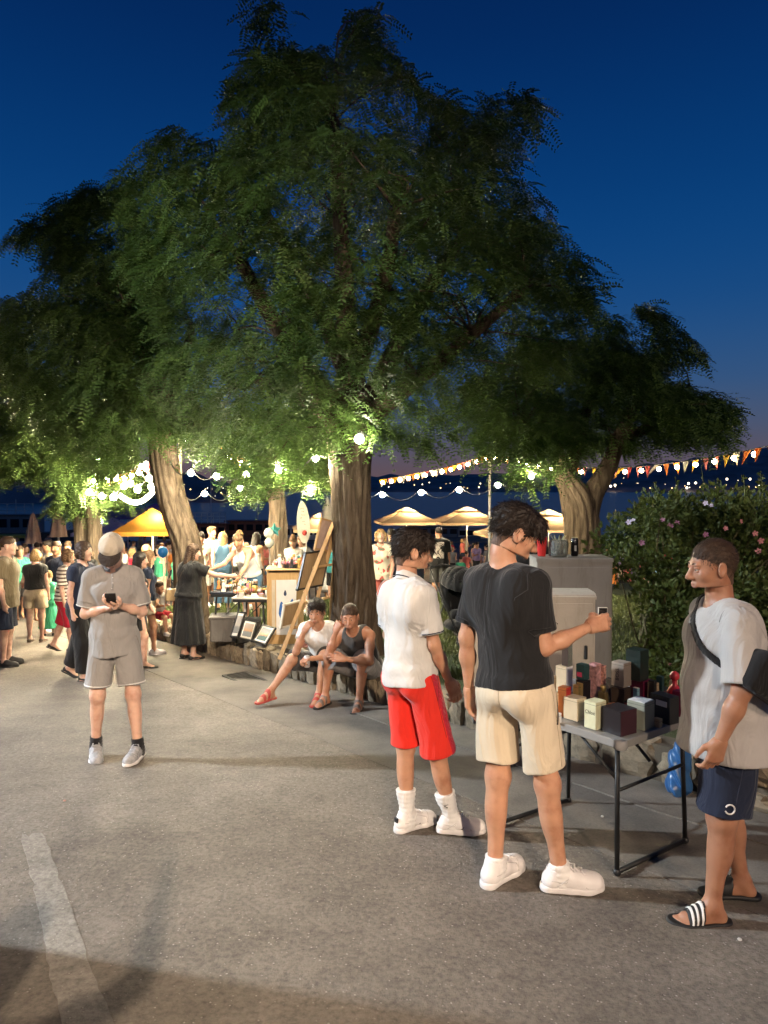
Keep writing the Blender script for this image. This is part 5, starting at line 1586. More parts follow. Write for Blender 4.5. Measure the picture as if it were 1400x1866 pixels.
# --- the tall boy in black
root, J = person('tall dark-haired boy in black t-shirt and cream shorts looking down at his hand', (.625, 3.36), R(-42), 1.84,
    dict(torso=(-.08, -.05, 1), torso2=(-.11, -.04, 1), head=(-42, 24, 0), uaR=(.12, .10, -1), faR=(.42, .83, .30), uaL=(-.17, -.06, -1), faL=(-.01, .10, -1),
         thR=(.10, .14, -1), snR=(.10, .11, -1), thL=(.0, -.0, -1), snL=(.01, -.07, -1), footR=-50, footL=-2, hdR=(.45, .85, .18), hnR=(-.75, .35, -.4), curlR=(34, 50, 34), thumbR=(.8, .05, .6), curlL=(22, 26, 18)),
    SK['tan'], 'fringe', HR['dark'], dict(mat=CL['black'], hem=-.01, sleeve=.74, sleeve_w=.006, loose=.013, flare=.014, fold=.0065, name='t_shirt'),
    dict(mat=CL['cream'], length=.82, loose=.014, flare=.026, fold=.009), dict(mat=SHOE_W, w=1.06), dict(mat=SOCK_W, h=.045), res=.007, girth=.86)
BB, BBJ = root, J
strands(J, HR['dark'], 4200, 1, .028, root, .0013, .007)
M = np.stack([J['htR'], J['hdR'], J['hnR']], 1)
place_held('phone', 'small pale phone pinched in the hand of the tall boy in black', 'phone', root, J, (J['tip0R'] + J['thumbtipR']) / 2 + J['hdR'] * .02, np.stack([V3(.743, .669, 0), V3(0, 0, 1), V3(.669, -.743, 0)], 1) @ np.diag([.62, .5, 1]), phone_build(mat('pale_phone', (.7, .66, .6), .35, .05)))
# side pocket welt
# --- the boy in white
root, J = person('dark-haired boy in white polo shirt and bright red shorts', (.155, 4.02), R(-50), 1.73,
    dict(torso=(-.04, -.05, 1), torso2=(-.04, -.02, 1), head=(-28, 8, 0), uaR=(.16, .10, -1), faR=(.07, .42, -.9), uaL=(-.12, .05, -1), faL=(.05, .5, -.8),
         thR=(.10, .20, -1), snR=(.10, .18, -1), thL=(.06, .04, -1), snL=(.07, -.04, -1), footR=-44, footL=-6, curlR=(18, 28, 20), hdR=(.05, .5, -.9)),
    SK['tan'], 'fringe', HR['dark'], dict(mat=CL['white'], hem=-.07, sleeve=.78, sleeve_w=.008, loose=.013, flare=.016, fold=.008, cuff=(CL['navy'], .010, .007), collar=CL['white'], collar_line=CL['navy'], name='polo_shirt', neck=.058),
    dict(mat=CL['red'], length=1.0, loose=.014, flare=.026, fold=.009), dict(mat=SHOE_W, w=1.0), dict(mat=SOCK_W, h=.155), res=.007, girth=.80)
BW, BWJ = root, J
strands(J, HR['dark'], 4200, 2, .028, root, .0013, .007)
def shoe_patches(J, sd, root, sg):
    fp = J['fp' + sd]; FM = J['FM' + sd]; s = J['s']
    MBl = mat('black_trim', (.015, .015, .017), .5, .1)
    b_ = MB(); b_.box(fp(0, -.076, .075), (.030 * s, .012 * s, .030 * s), Matrix(FM.tolist()), .004); b_.build('heel_tab', MBl, root)
    for side in (-1, 1):
        b_ = MB(); b_.tube([fp(side * .040, .035, .045), fp(side * .043, .062, .036), fp(side * .042, .072, .050)], .0042 * s, 6); b_.build('side_stripe', MBl, root)
for sd, sg in (('R', 1), ('L', -1)): shoe_patches(J, sd, root, sg)
STITCH_W = mat('pale_stitching', (.50, .47, .45), .7, .05); STITCH_G = mat('grey_stitching', (.16, .16, .16), .7, .05)
def laces(J, sd, root, m, st=None):
    fp = J['fp' + sd]; s = J['s']; f = J['shoe_f' + sd]; st = st or STITCH_W
    for q in range(5):
        y = .040 + q * .016; z = .115 - q * .008; sg = 1 if q % 2 else -1
        seam('lace', f, [fp(-.024, y, z), fp(0, y + .010 * sg, z + .01), fp(.024, y + .004, z)], .0036 * s, m, J['shoe' + sd], 7, .002)
    seam('lace_bow', f, [fp(-.03, .052, .105), fp(-.012, .036, .12), fp(.012, .036, .12), fp(.032, .058, .10)], .0042 * s, m, J['shoe' + sd], 9, .004)
    for sx in (-1, 1):
        seam('stitching', f, [fp(sx * .045, -.045, .062), fp(sx * .05, .02, .055), fp(sx * .032, .045, .085), fp(sx * .030, .11, .055)], .0019 * s, st, J['shoe' + sd], 16)
        seam('stitching', f, [fp(sx * .05, -.02, .04), fp(sx * .052, .03, .075)], .0019 * s, st, J['shoe' + sd], 8)
        seam('stitching', f, [fp(sx * .03, .11, .055), fp(sx * .05, .115, .03)], .0019 * s, st, J['shoe' + sd], 8)
    seam('stitching', f, [fp(-.05, .108, .034), fp(-.02, .125, .06), fp(.02, .125, .06), fp(.05, .108, .034)], .0019 * s, st, J['shoe' + sd], 12)
for JJ, rr in ((BBJ, BB), (BWJ, BW)):
    for sd in 'RL': laces(JJ, sd, rr, SHOE_W)
def garment_seams(J, root, m_top, m_bot, sleeve=.72, side=True):
    """hems and seams: lines sewn on the shirt and shorts"""
    tf, bf = J['top_f'], J['bot_f']; s = J['s']
    for sd, sg in (('R', 1), ('L', -1)):
        a, b = J['sh' + sd], J['el' + sd]; ax = unit(b - a); e1 = unit(np.cross(ax, V3(0, 1, 0))); e2 = np.cross(ax, e1)
        c = a + (b - a) * (sleeve - .07)
        seam('sleeve_hem', tf, [c + (e1 * math.cos(q) + e2 * math.sin(q)) * .075 for q in np.linspace(.4, 5.9, 12)], .0016, m_top, J['shirt'], 26)
        sx = J['sh' + sd]
        seam('shoulder_seam', tf, [sx + V3(-sg * .035, -.09, -.07), sx + V3(-sg * .03, -.05, .03), sx + V3(-sg * .03, .02, .06), sx + V3(-sg * .03, .08, .0)], .0017, m_top, J['shirt'], 16)
        h, k = J['hip' + sd], J['kn' + sd]
        seam('side_seam', bf, [h + V3(sg * .12, 0, .04), h * .5 + k * .5 + V3(sg * .10, 0, 0), h * .25 + k * .75 + V3(sg * .10, 0, 0)], .0018, m_bot, J['shorts'], 14)
        seam('pocket_edge', bf, [h + V3(sg * .10, .09, .05), h + V3(sg * .135, .02, -.10)], .0032, m_bot, J['shorts'], 8)
    p = J['pel']
    seam('back_seam', bf, [p + V3(0, -.16, .03), p + V3(0, -.17, -.04), p + V3(0, -.15, -.10)], .0018, m_bot, J['shorts'], 10)
garment_seams(BBJ, BB, mat('black_seam', (.03, .03, .032), .8, .05), mat('tan_seam', (.36, .29, .20), .8, .05))
garment_seams(BWJ, BW, mat('white_seam', (.55, .53, .51), .8, .05), mat('dark_red_seam', (.22, .012, .010), .8, .05), .68)
# darker side panel of the red shorts and the dark pocket slit of the cream ones
h, k = BWJ['hipR'], BWJ['knR']
def panel_f(P, lo, hi):
    d = BWJ['bot_f'](P, lo, hi); a = np.clip(((P - h) @ (k - h)) / ((k - h) @ (k - h)), 0, 1.2); c = h + a[..., None] * (k - h)
    q = P - c; ang = np.arctan2(q[..., 1], q[..., 0])
    return np.maximum(np.maximum(d - .0025, -(d + .004)), np.maximum((np.abs(ang - .35) - .30) * .1, .10 - (q[..., 0] ** 2 + q[..., 1] ** 2) ** .5 - .04 + 0 * a))
blob('side_panel', panel_f, k - V3(.02, .2, .05), h + V3(.25, .25, .02), .006, CL['crimson'], BWJ['shorts'])
h = BBJ['hipR']
seam('pocket_slit', BBJ['bot_f'], [h + V3(.08, .10, .045), h + V3(.135, .02, -.13)], .0055, mat('dark_pocket_cloth', (.05, .04, .03), .9, .1), BBJ['shorts'], 10)
# emblem on the sock
for sd, sg in (('R', 1), ('L', -1)):
    p = J['an' + sd] + unit(J['kn' + sd] - J['an' + sd]) * .095; o_ = J['FM' + sd] @ V3(sg * .046, .0, 0) + J['FM' + sd] @ V3(0, -.012, 0)
    b_ = MB(); b_.tube([p + o_ + V3(0, 0, .016), p + o_ + J['FM' + sd] @ V3(0, .012, .004), p + o_ + J['FM' + sd] @ V3(0, -.010, -.004), p + o_ + J['FM' + sd] @ V3(0, .010, -.014)], .0045, 6); b_.build('emblem', SLIDE, root)

# --- the man on the right
root, J = person('heavyset man in light grey t-shirt, navy shorts and slides at the right edge', (1.525, 3.14), R(88), 1.67,
    dict(torso=(0, .03, 1), torso2=(0, .10, 1), belly=.022, head=(2, 6, 0), uaL=(-.26, .04, -1), faL=(.08, .36, -1), uaR=(.12, -.35, -1), faR=(-.1, .0, -1),
         thL=(-.02, .14, -1), snL=(-.02, .10, -1), thR=(.02, -.10, -1), snR=(.02, -.22, -1), footL=4, footR=-8, curlL=(28, 38, 28), hdL=(.06, .25, -1)),
    SK['dark'], 'buzz', HR['brown'], dict(mat=CL['heather'], hem=-.17, sleeve=.92, sleeve_w=.012, loose=.015, flare=.040, skirt=.022, fold=.004, name='t_shirt'),
    dict(mat=CL['navy'], length=.94, loose=.016, flare=.034, fold=.009), dict(kind='slide', mat=SLIDE, w=1.08), None, res=.007, girth=1.13)
MR, MRJ = root, J
strands(J, HR['brown'], 4500, 3, .014, root, .0009, .003)
WSTR = mat('white_stripe', (.72, .70, .68), .5, .05)
for sd in 'RL':
    lo, hi = J['strap_b' + sd]; fp = J['fp' + sd]; FM = J['FM' + sd]; s = J['s']
    for k_ in range(3):
        y0 = .063 + k_ * .021
        def f_(P, lo_, hi_, y0=y0, sd=sd):
            q = (P - J['fp' + sd](0, 0, 0)) @ J['FM' + sd] / s; t = q[..., 1] + .12 * q[..., 2]
            return np.maximum(np.maximum(J['strap_f' + sd](P, lo_, hi_) - .0022, np.maximum(y0 - t, t - y0 - .011) * s), (.014 - q[..., 2]) * s)
        blob('white_stripe', f_, lo, hi, .004, WSTR, root)
garment_seams(J, root, mat('heather_seam', (.28, .27, .26), .8, .05), mat('navy_seam', (.03, .035, .06), .8, .05), .85)
# crossbody bag on his back and its strap round the chest
ch, wa, pe = J['chest'], J['waist'], J['pel']
tf = J['top_f']
bagc = wa + V3(-.258, -.06, .09)
BAG = cloth('black_nylon', (.009, .009, .010), rough=.85)
def bag_f(P, lo, hi):
    q = P - bagc
    w = q @ unit(V3(1, .35, 0)); u = q @ unit(V3(-.35 * .8, 1 * .8, .55)); v = q @ unit(np.cross(unit(V3(1, .35, 0)), unit(V3(-.35 * .8, .8, .55))))
    d = np.sqrt(np.maximum(np.abs(u) - .095, 0) ** 2 + np.maximum(np.abs(v) - .058, 0) ** 2 + np.maximum(np.abs(w) - .018, 0) ** 2) - .030
    return d + .003 * wob(P, 5, 14, 9)
bag = thing('crossbody_bag', 'black nylon crossbody bag slung on the back of the man in grey', 'bag', tuple(root.location), root.rotation_euler[2])
blob('pouch', bag_f, bagc - .24, bagc + .24, .007, BAG, bag)
tl = J['top'] if 'top' in J else None
tf = J['torso_f']
sn = unit(np.cross(J['shR'] + V3(-.06, 0, .05) - (wa + V3(-.24, 0, .06)), V3(0, 1, .12)))
so = (J['shR'] + V3(-.06, 0, .05) + wa + V3(-.24, 0, .06)) / 2
def strap_f2(P, lo, hi): return np.maximum(np.maximum(tf(P, lo, hi) - .006, -(tf(P, lo, hi) + .004)), np.abs((P - so) @ sn) - .017)
blob('strap', strap_f2, V3(-.36, -.36, .75), V3(.36, .40, 1.6), .007, BAG, bag)
# emblem on his shorts
p = J['hipL'] * .22 + J['knL'] * .78 + V3(-.116, .03, .0)
b_ = MB(); b_.tube([p + V3(0, .020 * math.cos(a), .020 * math.sin(a)) for a in np.linspace(.5, 5.9, 12)], .0035, 6); b_.build('emblem', WSTR, root)

# --- the man in the cap
root, J = person('young man in beige cap and grey polo set walking and looking at his phone', (-2.06, 5.42), R(196), 1.75,
    dict(torso=(.0, -.02, 1), torso2=(0, .05, 1), head=(-4, 36, 0), uaR=(.20, .0, -1), faR=(-.72, .62, .26), uaL=(-.2, .05, -1), faL=(.66, .66, .34), hdR=(-.75, .6, .2), hnR=(.3, .3, .8), hdL=(.75, .55, .25), hnL=(-.3, .2, .9), curlR=(30, 40, 30), curlL=(30, 40, 30),
         thR=(.09, -.03, -1), snR=(.06, -.16, -1), thL=(-.10, .10, -1), snL=(-.08, .06, -1), footR=6, footL=-20, fpR=12, liftR=.02),
    SK['fair'], 'crop', HR['brown'], dict(mat=CL['stone'], hem=-.15, sleeve=.84, sleeve_w=.018, loose=.018, flare=.012, fold=.009, cuff=(CL['white'], .020, .009), collar=CL['stone'], name='polo_shirt', neck=.06),
    dict(mat=CL['stone'], length=.82, loose=.018, flare=.030, fold=.009, band=(CL['white'], .020, .010)), dict(mat=SHOE_G, sole=SHOE_W), dict(mat=SOCK_B, h=.07), res=.009, girth=.84)
CM, CMJ = root, J
hp = J['hp']; HM = J['HM']; hs = J['hs']
CAPM = cloth('beige_cap_cotton', (.50, .44, .35)); BRIM = cloth('dark_brim', (.035, .026, .022))
cf_ = Field([('e', hp(0, -.012, .040), HM, V3(.086, .106, .092) * hs, .01)])
def cap_f(P, lo, hi):
    q = (P - J['HC']) @ HM / hs
    return smax(cf_(P, lo, hi), (.022 + .10 * q[..., 1] * 0 - q[..., 2]) * hs, .006)
cap = thing('cap', 'beige baseball cap with a dark brim on the walking man', 'cap', tuple(root.location), root.rotation_euler[2])
blob('crown', cap_f, *cf_.bounds(), .006, CAPM, cap)
bf_ = Field([('e', hp(0, .085, .026), HM @ frame(0, R(10)), V3(.078, .098, .010) * hs, .01)])
blob('brim', lambda P, lo, hi: smax(bf_(P, lo, hi), ((.045 - ((P - J['HC']) @ HM / hs)[..., 1])) * hs, .004), *bf_.bounds(), .005, BRIM, cap)
MB().ball(hp(0, -.012, .133), .008, 8).build('button', CAPM, cap)
mid = (J['hpntR'](.10, 0, .02) + J['hpntL'](.10, 0, .02)) / 2
place_held('phone', 'dark phone held in both hands by the man in the cap', 'phone', root, J, mid + V3(-.03, .04, .015), np.array([[1, 0, 0], [0, .75, -.66], [0, .66, .75]]), phone_build(SLIDE, emis('phone_screen', (.5, .65, .9), .6)))
for sd in 'RL': laces(J, sd, root, SHOE_G, STITCH_G)
garment_seams(J, root, mat('grey_seam', (.24, .22, .20), .8, .05), mat('grey_seam', (.24, .22, .20), .8, .05), .72)
seam('placket', J['top_f'], [J['neck'] + V3(0, .12, -.02), J['chest'] + V3(0, .16, .04)], .006, CL['stone'], root, 10)
for q in range(3): 
    bp_ = onto(J['top_f'], [J['neck'] * (1 - .3 * q) + J['chest'] * .3 * q + V3(0, .14, -.03)], out=.003)[0]; MB().ball(bp_, .006, 8).build('button', STITCH_W, root, True)

# --- the two men sitting on the kerb wall
def seat_z(x, y): return g1(x, y) + LAWN
sp = at(664, 1205, 7.5); 
root, J = person('man in dark grey tank top with chin on fist seated against the thick trunk', (sp.x, sp.y), R(160), 1.76,
    dict(pelz=.35, torso=(.0, .40, 1), torso2=(.02, .80, 1), head=(12, 10, 4), thR=(.34, .83, .40), snR=(.10, .05, -1), thL=(-.10, .86, .40), snL=(.05, .12, -1),
         uaR=(.10, .72, -.62), faR=(-.28, -.12, 1), uaL=(-.2, .55, -.75), faL=(.85, .5, .15), curlR=(70, 70, 50), hdR=(-.3, -.25, .9), hnR=(-.2, -.9, -.2), footR=-10, footL=8),
    SK['dark'], 'crop', HR['brown'], dict(mat=CL['char'], straps=.135, sleeve=0, hem=-.05, name='tank_top', loose=.012), dict(mat=CL['grey'], length=1.0, flare=.035, loose=.02), dict(kind='sandal', mat=SAND, sole=SLIDE), None, res=.010, zbase=g1(sp.x, sp.y - .4), name='person')
strands(J, HR['brown'], 1800, 4, .012, root, .0010, .003)
sp = at(598, 1200, 7.75)
root, J = person('dark-haired seated man in white t-shirt with hand at his mouth and red slippers', (sp.x, sp.y), R(165), 1.74,
    dict(pelz=.35, torso=(.0, .34, 1), torso2=(.03, .70, 1), head=(8, 6, 2), thR=(.42, .85, .26), snR=(.42, .58, -.78), thL=(-.02, .86, .40), snL=(.12, .12, -1),
         uaR=(.12, .62, -.72), faR=(-.42, .10, .95), uaL=(-.12, .45, -.85), faL=(.62, .72, .05), curlR=(50, 60, 40), hdR=(-.5, -.3, .8), hnR=(-.4, -.8, 0), curlL=(45, 55, 40), hnL=(.1, 0, -1), footR=-25, footL=2),
    SK['olive'], 'short', HR['dark'], dict(mat=CL['white'], sleeve=.5, hem=-.04, name='t_shirt'), dict(mat=CL['char'], length=.95, flare=.03, loose=.02), dict(kind='sandal', mat=SLIP_R, sole=SLIP_R), None, res=.010, zbase=g1(sp.x, sp.y - .5))
strands(J, HR['dark'], 2400, 5, .030, root, .0014, .012)
def can_build(t, M):
    b_ = MB(); b_.lathe([(.024, 0), (.031, .006), (.031, .105), (.025, .118)], 14); b_.build('body', mat('white_can', (.6, .58, .58), .35, .1, 30, 0, 1, .6), t, True)
    b_ = MB(); b_.lathe([(.025, .1182), (.023, .1205), (.005, .1190)], 14); b_.build('lid', mat('aluminium', (.6, .6, .6), .3, .05, 9, 0, 1, .9), t, True)
place_held('drink_can', 'white drink can held by the seated man in white', 'can', root, J, J['hpntL'](.07, .0, .035) - V3(0, 0, .05), np.eye(3), can_build)

# --- people along the street behind, each placed by where the feet stand
def stand(px, py, lift=0.0):
    p = on_ground(px, py, lift); return (p.x, p.y), g1(p.x, p.y) + lift
FLAT_B = dict(kind='flat', mat=SHOE_B); FLAT_T = dict(kind='flat', mat=SAND); SNK = dict(kind='sneaker', mat=SHOE_W)
def bystander(px, py, yaw, H, label, skn, hair, hcol, top, bottom, shoes, pose=None, female=False, girth=1.0, lift=0., res=.012, socks=None):
    (x, y), z = stand(px, py, lift)
    return person(label, (x, y), R(yaw), H, pose or {}, SK[skn], hair, HR[hcol], top, bottom, shoes, socks, res=res, female=female, girth=girth, detail=0, zbase=z)
walkp = dict(thR=(.02, .22, -1), snR=(0, .0, -1), thL=(-.02, -.20, -1), snL=(0, -.42, -1), fpL=24, uaR=(.16, -.16, -1), uaL=(-.16, .2, -1), faL=(.0, .5, -1))
# woman in the long black dress reaching to the stall
root, J = bystander(345, 1201, -38, 1.69, 'dark-haired woman in long black dress with tan shoulder bag reaching over the stall', 'fair', 'long', 'brown',
    dict(mat=CL['black'], hem=.0, sleeve=.62, loose=.02, name='bodice', sleeve_w=.02), dict(mat=CL['black'], kind='skirt', length=.80, flare=.10, name='skirt', fold=.008, loose=.02), FLAT_B,
    dict(torso=(0, .08, 1), head=(-25, 14, 0), uaR=(.62, .72, -.45), faR=(.45, .88, -.12), uaL=(-.25, .08, -1), faL=(-.05, .35, -1)), True, 1.12, res=.010)
DRW, DRJ = root, J
bg = thing('shoulder_bag', 'small tan leather bag hanging at the hip of the woman in black', 'bag', tuple(root.location), root.rotation_euler[2])
bc = J['pel'] + V3(-.235, -.10, .02)
LTH = mat('tan_leather', (.42, .30, .16), .5, .15, 12, .2, 60)
def sbag(P, lo, hi):
    q = P - bc; a = np.maximum(np.abs(q @ V3(.25, .97, 0)) - .095 + .25 * np.maximum(0, q[..., 2]), 0); b = np.maximum(np.abs(q @ V3(-.97, .25, 0)) - .022, 0); c = np.maximum(np.abs(q[..., 2]) - .07, 0)
    return np.sqrt(a * a + b * b + c * c) - .018
blob('pouch', sbag, bc - .2, bc + .2, .009, LTH, bg)
MB().tube([bc + V3(0, .07, .06), J['waist'] + V3(-.12, -.15, .03), J['chest'] + V3(.02, -.155, .05), J['shR'] + V3(-.02, -.05, .085), J['shR'] + V3(-.03, .06, .07)], .006, 6).build('strap', mat('dark_strap', (.06, .05, .04), .5), bg)
bystander(12, 1213, -80, 1.78, 'man in olive shirt and navy shorts at the left edge of the street', 'fair', 'crop', 'brown', dict(mat=CL['olive'], hem=-.14, sleeve=.7, loose=.022), dict(mat=CL['navy'], length=.92, flare=.035), SNK | dict(mat=SHOE_B), dict(uaR=(.15, -.05, -1), faR=(0, .2, -1)), girth=1.1)
bystander(66, 1170, 8, 1.60, 'blonde woman in black top and tan shorts seen from behind', 'fair', 'bob', 'blonde', dict(mat=CL['black'], hem=.06, sleeve=.35), dict(mat=CL['tan'], length=.62, flare=.05), FLAT_T, dict(uaL=(-.35, .2, -1), faL=(-.3, .8, -.4), uaR=(.2, .0, -1)), True, 1.05)
bystander(122, 1187, -78, 1.62, 'woman in striped top and crimson cropped trousers walking rightwards', 'fair', 'bob', 'light_brown', dict(mat=STRIPE, hem=-.06, sleeve=.9, sleeve_w=.01), dict(mat=CL['crimson'], length=1.12, flare=.03, name='trousers'), FLAT_B, walkp, True, 1.15)
bystander(90, 1158, 20, 1.18, 'small child in sea green dress between the women', 'fair', 'short', 'blonde', dict(mat=CL['green'], hem=.05, sleeve=.3), dict(mat=CL['green'], kind='skirt', length=.85, flare=.10, name='skirt'), FLAT_B, dict(headscale=1.25), True)
bystander(108, 1150, 170, 1.76, 'man in dark navy tee walking towards the camera behind the striped woman', 'tan', 'crop', 'brown', dict(mat=CL['navy'], hem=-.1, sleeve=.6), dict(mat=CL['char'], length=.9, flare=.03), SNK, dict(walkp))
bystander(150, 1238, -100, 1.72, 'woman in navy top and flared black trousers half hidden by the man in the cap', 'fair', 'bob', 'brown', dict(mat=CL['navy'], hem=-.02, sleeve=.5), dict(mat=CL['black'], length=1.9, flare=.04, name='trousers'), FLAT_B, walkp, True)
bystander(252, 1217, -72, 1.58, 'long-haired girl in short black dress walking behind the man in the cap', 'fair', 'long', 'dark', dict(mat=CL['black'], hem=.0, sleeve=0, straps=.10, name='bodice'), dict(mat=CL['black'], kind='skirt', length=.42, flare=.05, name='skirt'), FLAT_B, dict(walkp), True, .95)
bystander(268, 1193, -60, 1.60, 'girl in pale shorts and white trainers next to the girl in black dress', 'tan', 'long', 'light_brown', dict(mat=CL['navy'], hem=-.02, sleeve=.4), dict(mat=CL['cream'], length=.5, flare=.03), SNK, dict(walkp), True, .95)
bystander(288, 1160, -120, 1.12, 'child in red and white top sitting at the lawn corner', 'tan', 'short', 'brown', dict(mat=CL['white'], hem=-.02, sleeve=.4), dict(mat=CL['crimson'], length=.8, flare=.03), SNK, dict(headscale=1.2, pelz=.42, thR=(.1, .9, -.1), thL=(-.1, .9, -.1), snR=(0, .1, -1), snL=(0, .1, -1), torso=(0, .1, 1), uaR=(.1, .4, -.8), faR=(-.3, .8, .1)), lift=0.1)
L_ = LAWN
# group round the stall
bystander(458, 1150, 152, 1.66, 'young woman in white tank top leaning over the trinket table', 'tan', 'bun', 'light_brown', dict(mat=CL['white'], hem=.0, sleeve=0, straps=.10, name='tank_top'), dict(mat=CL['blue'], length=.6, flare=.02), SNK, dict(torso=(0, .25, 1), torso2=(.05, .6, 1), head=(20, 30, 0), uaR=(.25, .7, -.7), faR=(.5, .7, -.3), uaL=(-.25, .6, -.7), faL=(-.1, .7, -.5)), True, lift=L_, res=.011)
bystander(407, 1112, 10, 1.66, 'blonde woman in blue denim vest carrying a black backpack', 'tan', 'long', 'blonde', dict(mat=CL['blue'], hem=-.05, sleeve=.0, straps=.15, name='vest'), dict(mat=CL['blue'], length=1.8, flare=.02, name='trousers'), FLAT_B, dict(), True, lift=L_)
bystander(386, 1105, 215, 1.80, 'man in pale blue tee and light cap behind the blonde woman', 'tan', 'short', 'light_brown', dict(mat=CL['sky'], hem=-.1, sleeve=.6), dict(mat=CL['tan'], length=.9, flare=.03), SNK, dict(head=(20, 0, 0)), lift=L_)
bystander(368, 1114, 190, 1.64, 'woman with sunglasses on her head in patterned top by the leaning trunk', 'tan', 'bun', 'dark', dict(mat=FLORAL, hem=-.05, sleeve=.3), dict(mat=CL['white'], length=.8, flare=.03), FLAT_T, dict(head=(-15, 5, 0)), True, lift=L_)
bystander(355, 1104, -20, 1.72, 'dark-haired woman in white top standing against the leaning trunk', 'tan', 'bun', 'dark', dict(mat=CL['white'], hem=-.03, sleeve=.3), dict(mat=CL['black'], length=.9, flare=.03), FLAT_B, dict(), True, lift=L_)
bystander(437, 1100, 5, 1.74, 'short-haired person in white sleeveless top seen from behind', 'tan', 'crop', 'blonde', dict(mat=CL['white'], hem=-.05, sleeve=0, straps=.14, name='tank_top'), dict(mat=CL['char'], length=.9), SNK, dict(), lift=L_)
bystander(466, 1110, -25, 1.66, 'dark-haired woman in white top with long braid near the balloons', 'olive', 'long', 'dark', dict(mat=CL['white'], hem=-.03, sleeve=0, straps=.1, name='tank_top'), dict(mat=CL['char'], length=.9), SNK, dict(head=(0, 10, 0)), True, lift=L_)
bystander(536, 1120, 172, 1.58, 'girl with hair in a bun looking down behind the wooden display box', 'fair', 'bun', 'light_brown', dict(mat=CL['white'], hem=-.03, sleeve=.3), dict(mat=CL['pink'], length=.7), SNK, dict(head=(8, 28, 0)), True, lift=L_)
bystander(556, 1118, 120, 1.60, 'girl with brown hair behind the easel beside the wooden display box', 'fair', 'bob', 'light_brown', dict(mat=CL['grey'], hem=-.03, sleeve=.3), dict(mat=CL['blue'], length=.7), SNK, dict(head=(10, 20, 0)), True, lift=L_)
# between the trunk and the boys
bystander(694, 1144, 178, 1.64, 'grey-haired woman in floral top and coral shorts facing the camera', 'fair', 'bob', 'blonde', dict(mat=FLORAL, hem=-.08, sleeve=.45, sleeve_w=.015), dict(mat=CL['pink'], length=.75, flare=.04), FLAT_T, dict(head=(5, -4, 0), uaL=(-.2, .1, -1), faL=(.1, .5, -.8)), True, 1.08, lift=L_, res=.010)
root, J = bystander(800, 1098, -8, 1.82, 'tall man in black t-shirt with a large picture printed on the back', 'tan', 'crop', 'dark', dict(mat=CL['black'], hem=-.12, sleeve=.8, loose=.026, sleeve_w=.02), dict(mat=CL['char'], length=1.0, flare=.05), SNK | dict(mat=SHOE_B), dict(head=(30, 5, 0), uaL=(-.2, .2, -1), faL=(.1, .7, -.3)), girth=1.12, lift=L_)
# printed panel on his back: a slightly curved piece following the shirt
def back_panel():
    tf_ = J['top_f']; c = J['chest'] + V3(0, -.14, -.05)
    def f(P, lo, hi):
        d = tf_(P, lo, hi); q = P - c
        return np.maximum(np.maximum(np.maximum(d - .004, -(d + .004)), np.abs(q[..., 0]) - .135), np.maximum(np.abs(q[..., 2]) - .20, q[..., 1] - .06))
    m, n, l, b = nodes_of('back_print'); tc = n.new('ShaderNodeTexCoord'); v = _noise(n, 7, 5, .7); l.new(tc.outputs['Object'], v.inputs[0])
    r = _ramp(n, [(.3, (.10, .08, .07)), (.45, (.42, .36, .33)), (.58, (.55, .50, .46)), (.66, (.40, .12, .16)), (.75, (.55, .40, .06))]); l.new(v.outputs['Fac'], r.inputs[0]); l.new(r.outputs[0], b.inputs['Base Color']); b.inputs['Roughness'].default_value = .8
    blob('back_print', f, c - .32, c + .32, .009, m, root)
back_panel()
bystander(714, 1108, 10, 1.74, 'dark-haired person just behind the grey-haired woman', 'olive', 'short', 'dark', dict(mat=CL['char'], hem=-.05, sleeve=.6), dict(mat=CL['navy'], length=.9), SNK, dict(), lift=L_)
bystander(734, 1098, 20, 1.80, 'dark-haired man glimpsed over the head of the boy in white', 'olive', 'short', 'dark', dict(mat=CL['brown'], hem=-.05, sleeve=.6), dict(mat=CL['navy'], length=.9), SNK, dict(head=(30, 0, 0)), lift=L_)
bystander(757, 1108, -20, 1.70, 'light-haired woman glimpsed over the head of the boy in white', 'fair', 'bob', 'light_brown', dict(mat=CL['tan'], hem=-.05, sleeve=.6), dict(mat=CL['navy'], length=.9), SNK, dict(), True, lift=L_)
bystander(968, 1215, 150, 1.62, 'seller in black standing behind the tall boy next to the cabinets', 'tan', 'short', 'dark', dict(mat=CL['black'], hem=-.08, sleeve=.7), dict(mat=CL['char'], length=1.9, name='trousers'), FLAT_B, dict(head=(20, 20, 0)), lift=L_)

# --- the crowd on the waterfront: a few figures built once, then copied one by one
protos = []
hidden_y = -18.0
def proto(**k):
    r_, J_ = person('x', (0, 0), 0, k.pop('H'), k.pop('pose', {}), SK[k.pop('sk')], k.pop('hair'), HR[k.pop('hc')], dict(mat=CL['white'], hem=-.06, sleeve=k.pop('sl', .6), name='top', fold=0, straps=k.pop('straps', None)), dict(mat=CL['navy'], fold=0, name=k.pop('bn', 'shorts'), **k.pop('bot', dict(length=.9))), None, None, res=.026, detail=0, zbase=0, **k)
    protos.append((r_, [c for c in r_.children]))
sit = dict(pelz=.50, thR=(.08, .95, -.05), thL=(-.08, .95, -.05), snR=(0, .02, -1), snL=(0, .02, -1), uaR=(.15, .5, -.8), faR=(-.2, .9, .1), uaL=(-.15, .5, -.8), faL=(.2, .9, .1))
proto(H=1.76, sk='tan', hair='short', hc='dark', pose=dict(uaR=(.2, .2, -1), faR=(-.2, .8, .2)))
proto(H=1.80, sk='fair', hair='crop', hc='brown', girth=1.12)
proto(H=1.64, sk='tan', hair='long', hc='dark', female=True, straps=.10, sl=0)
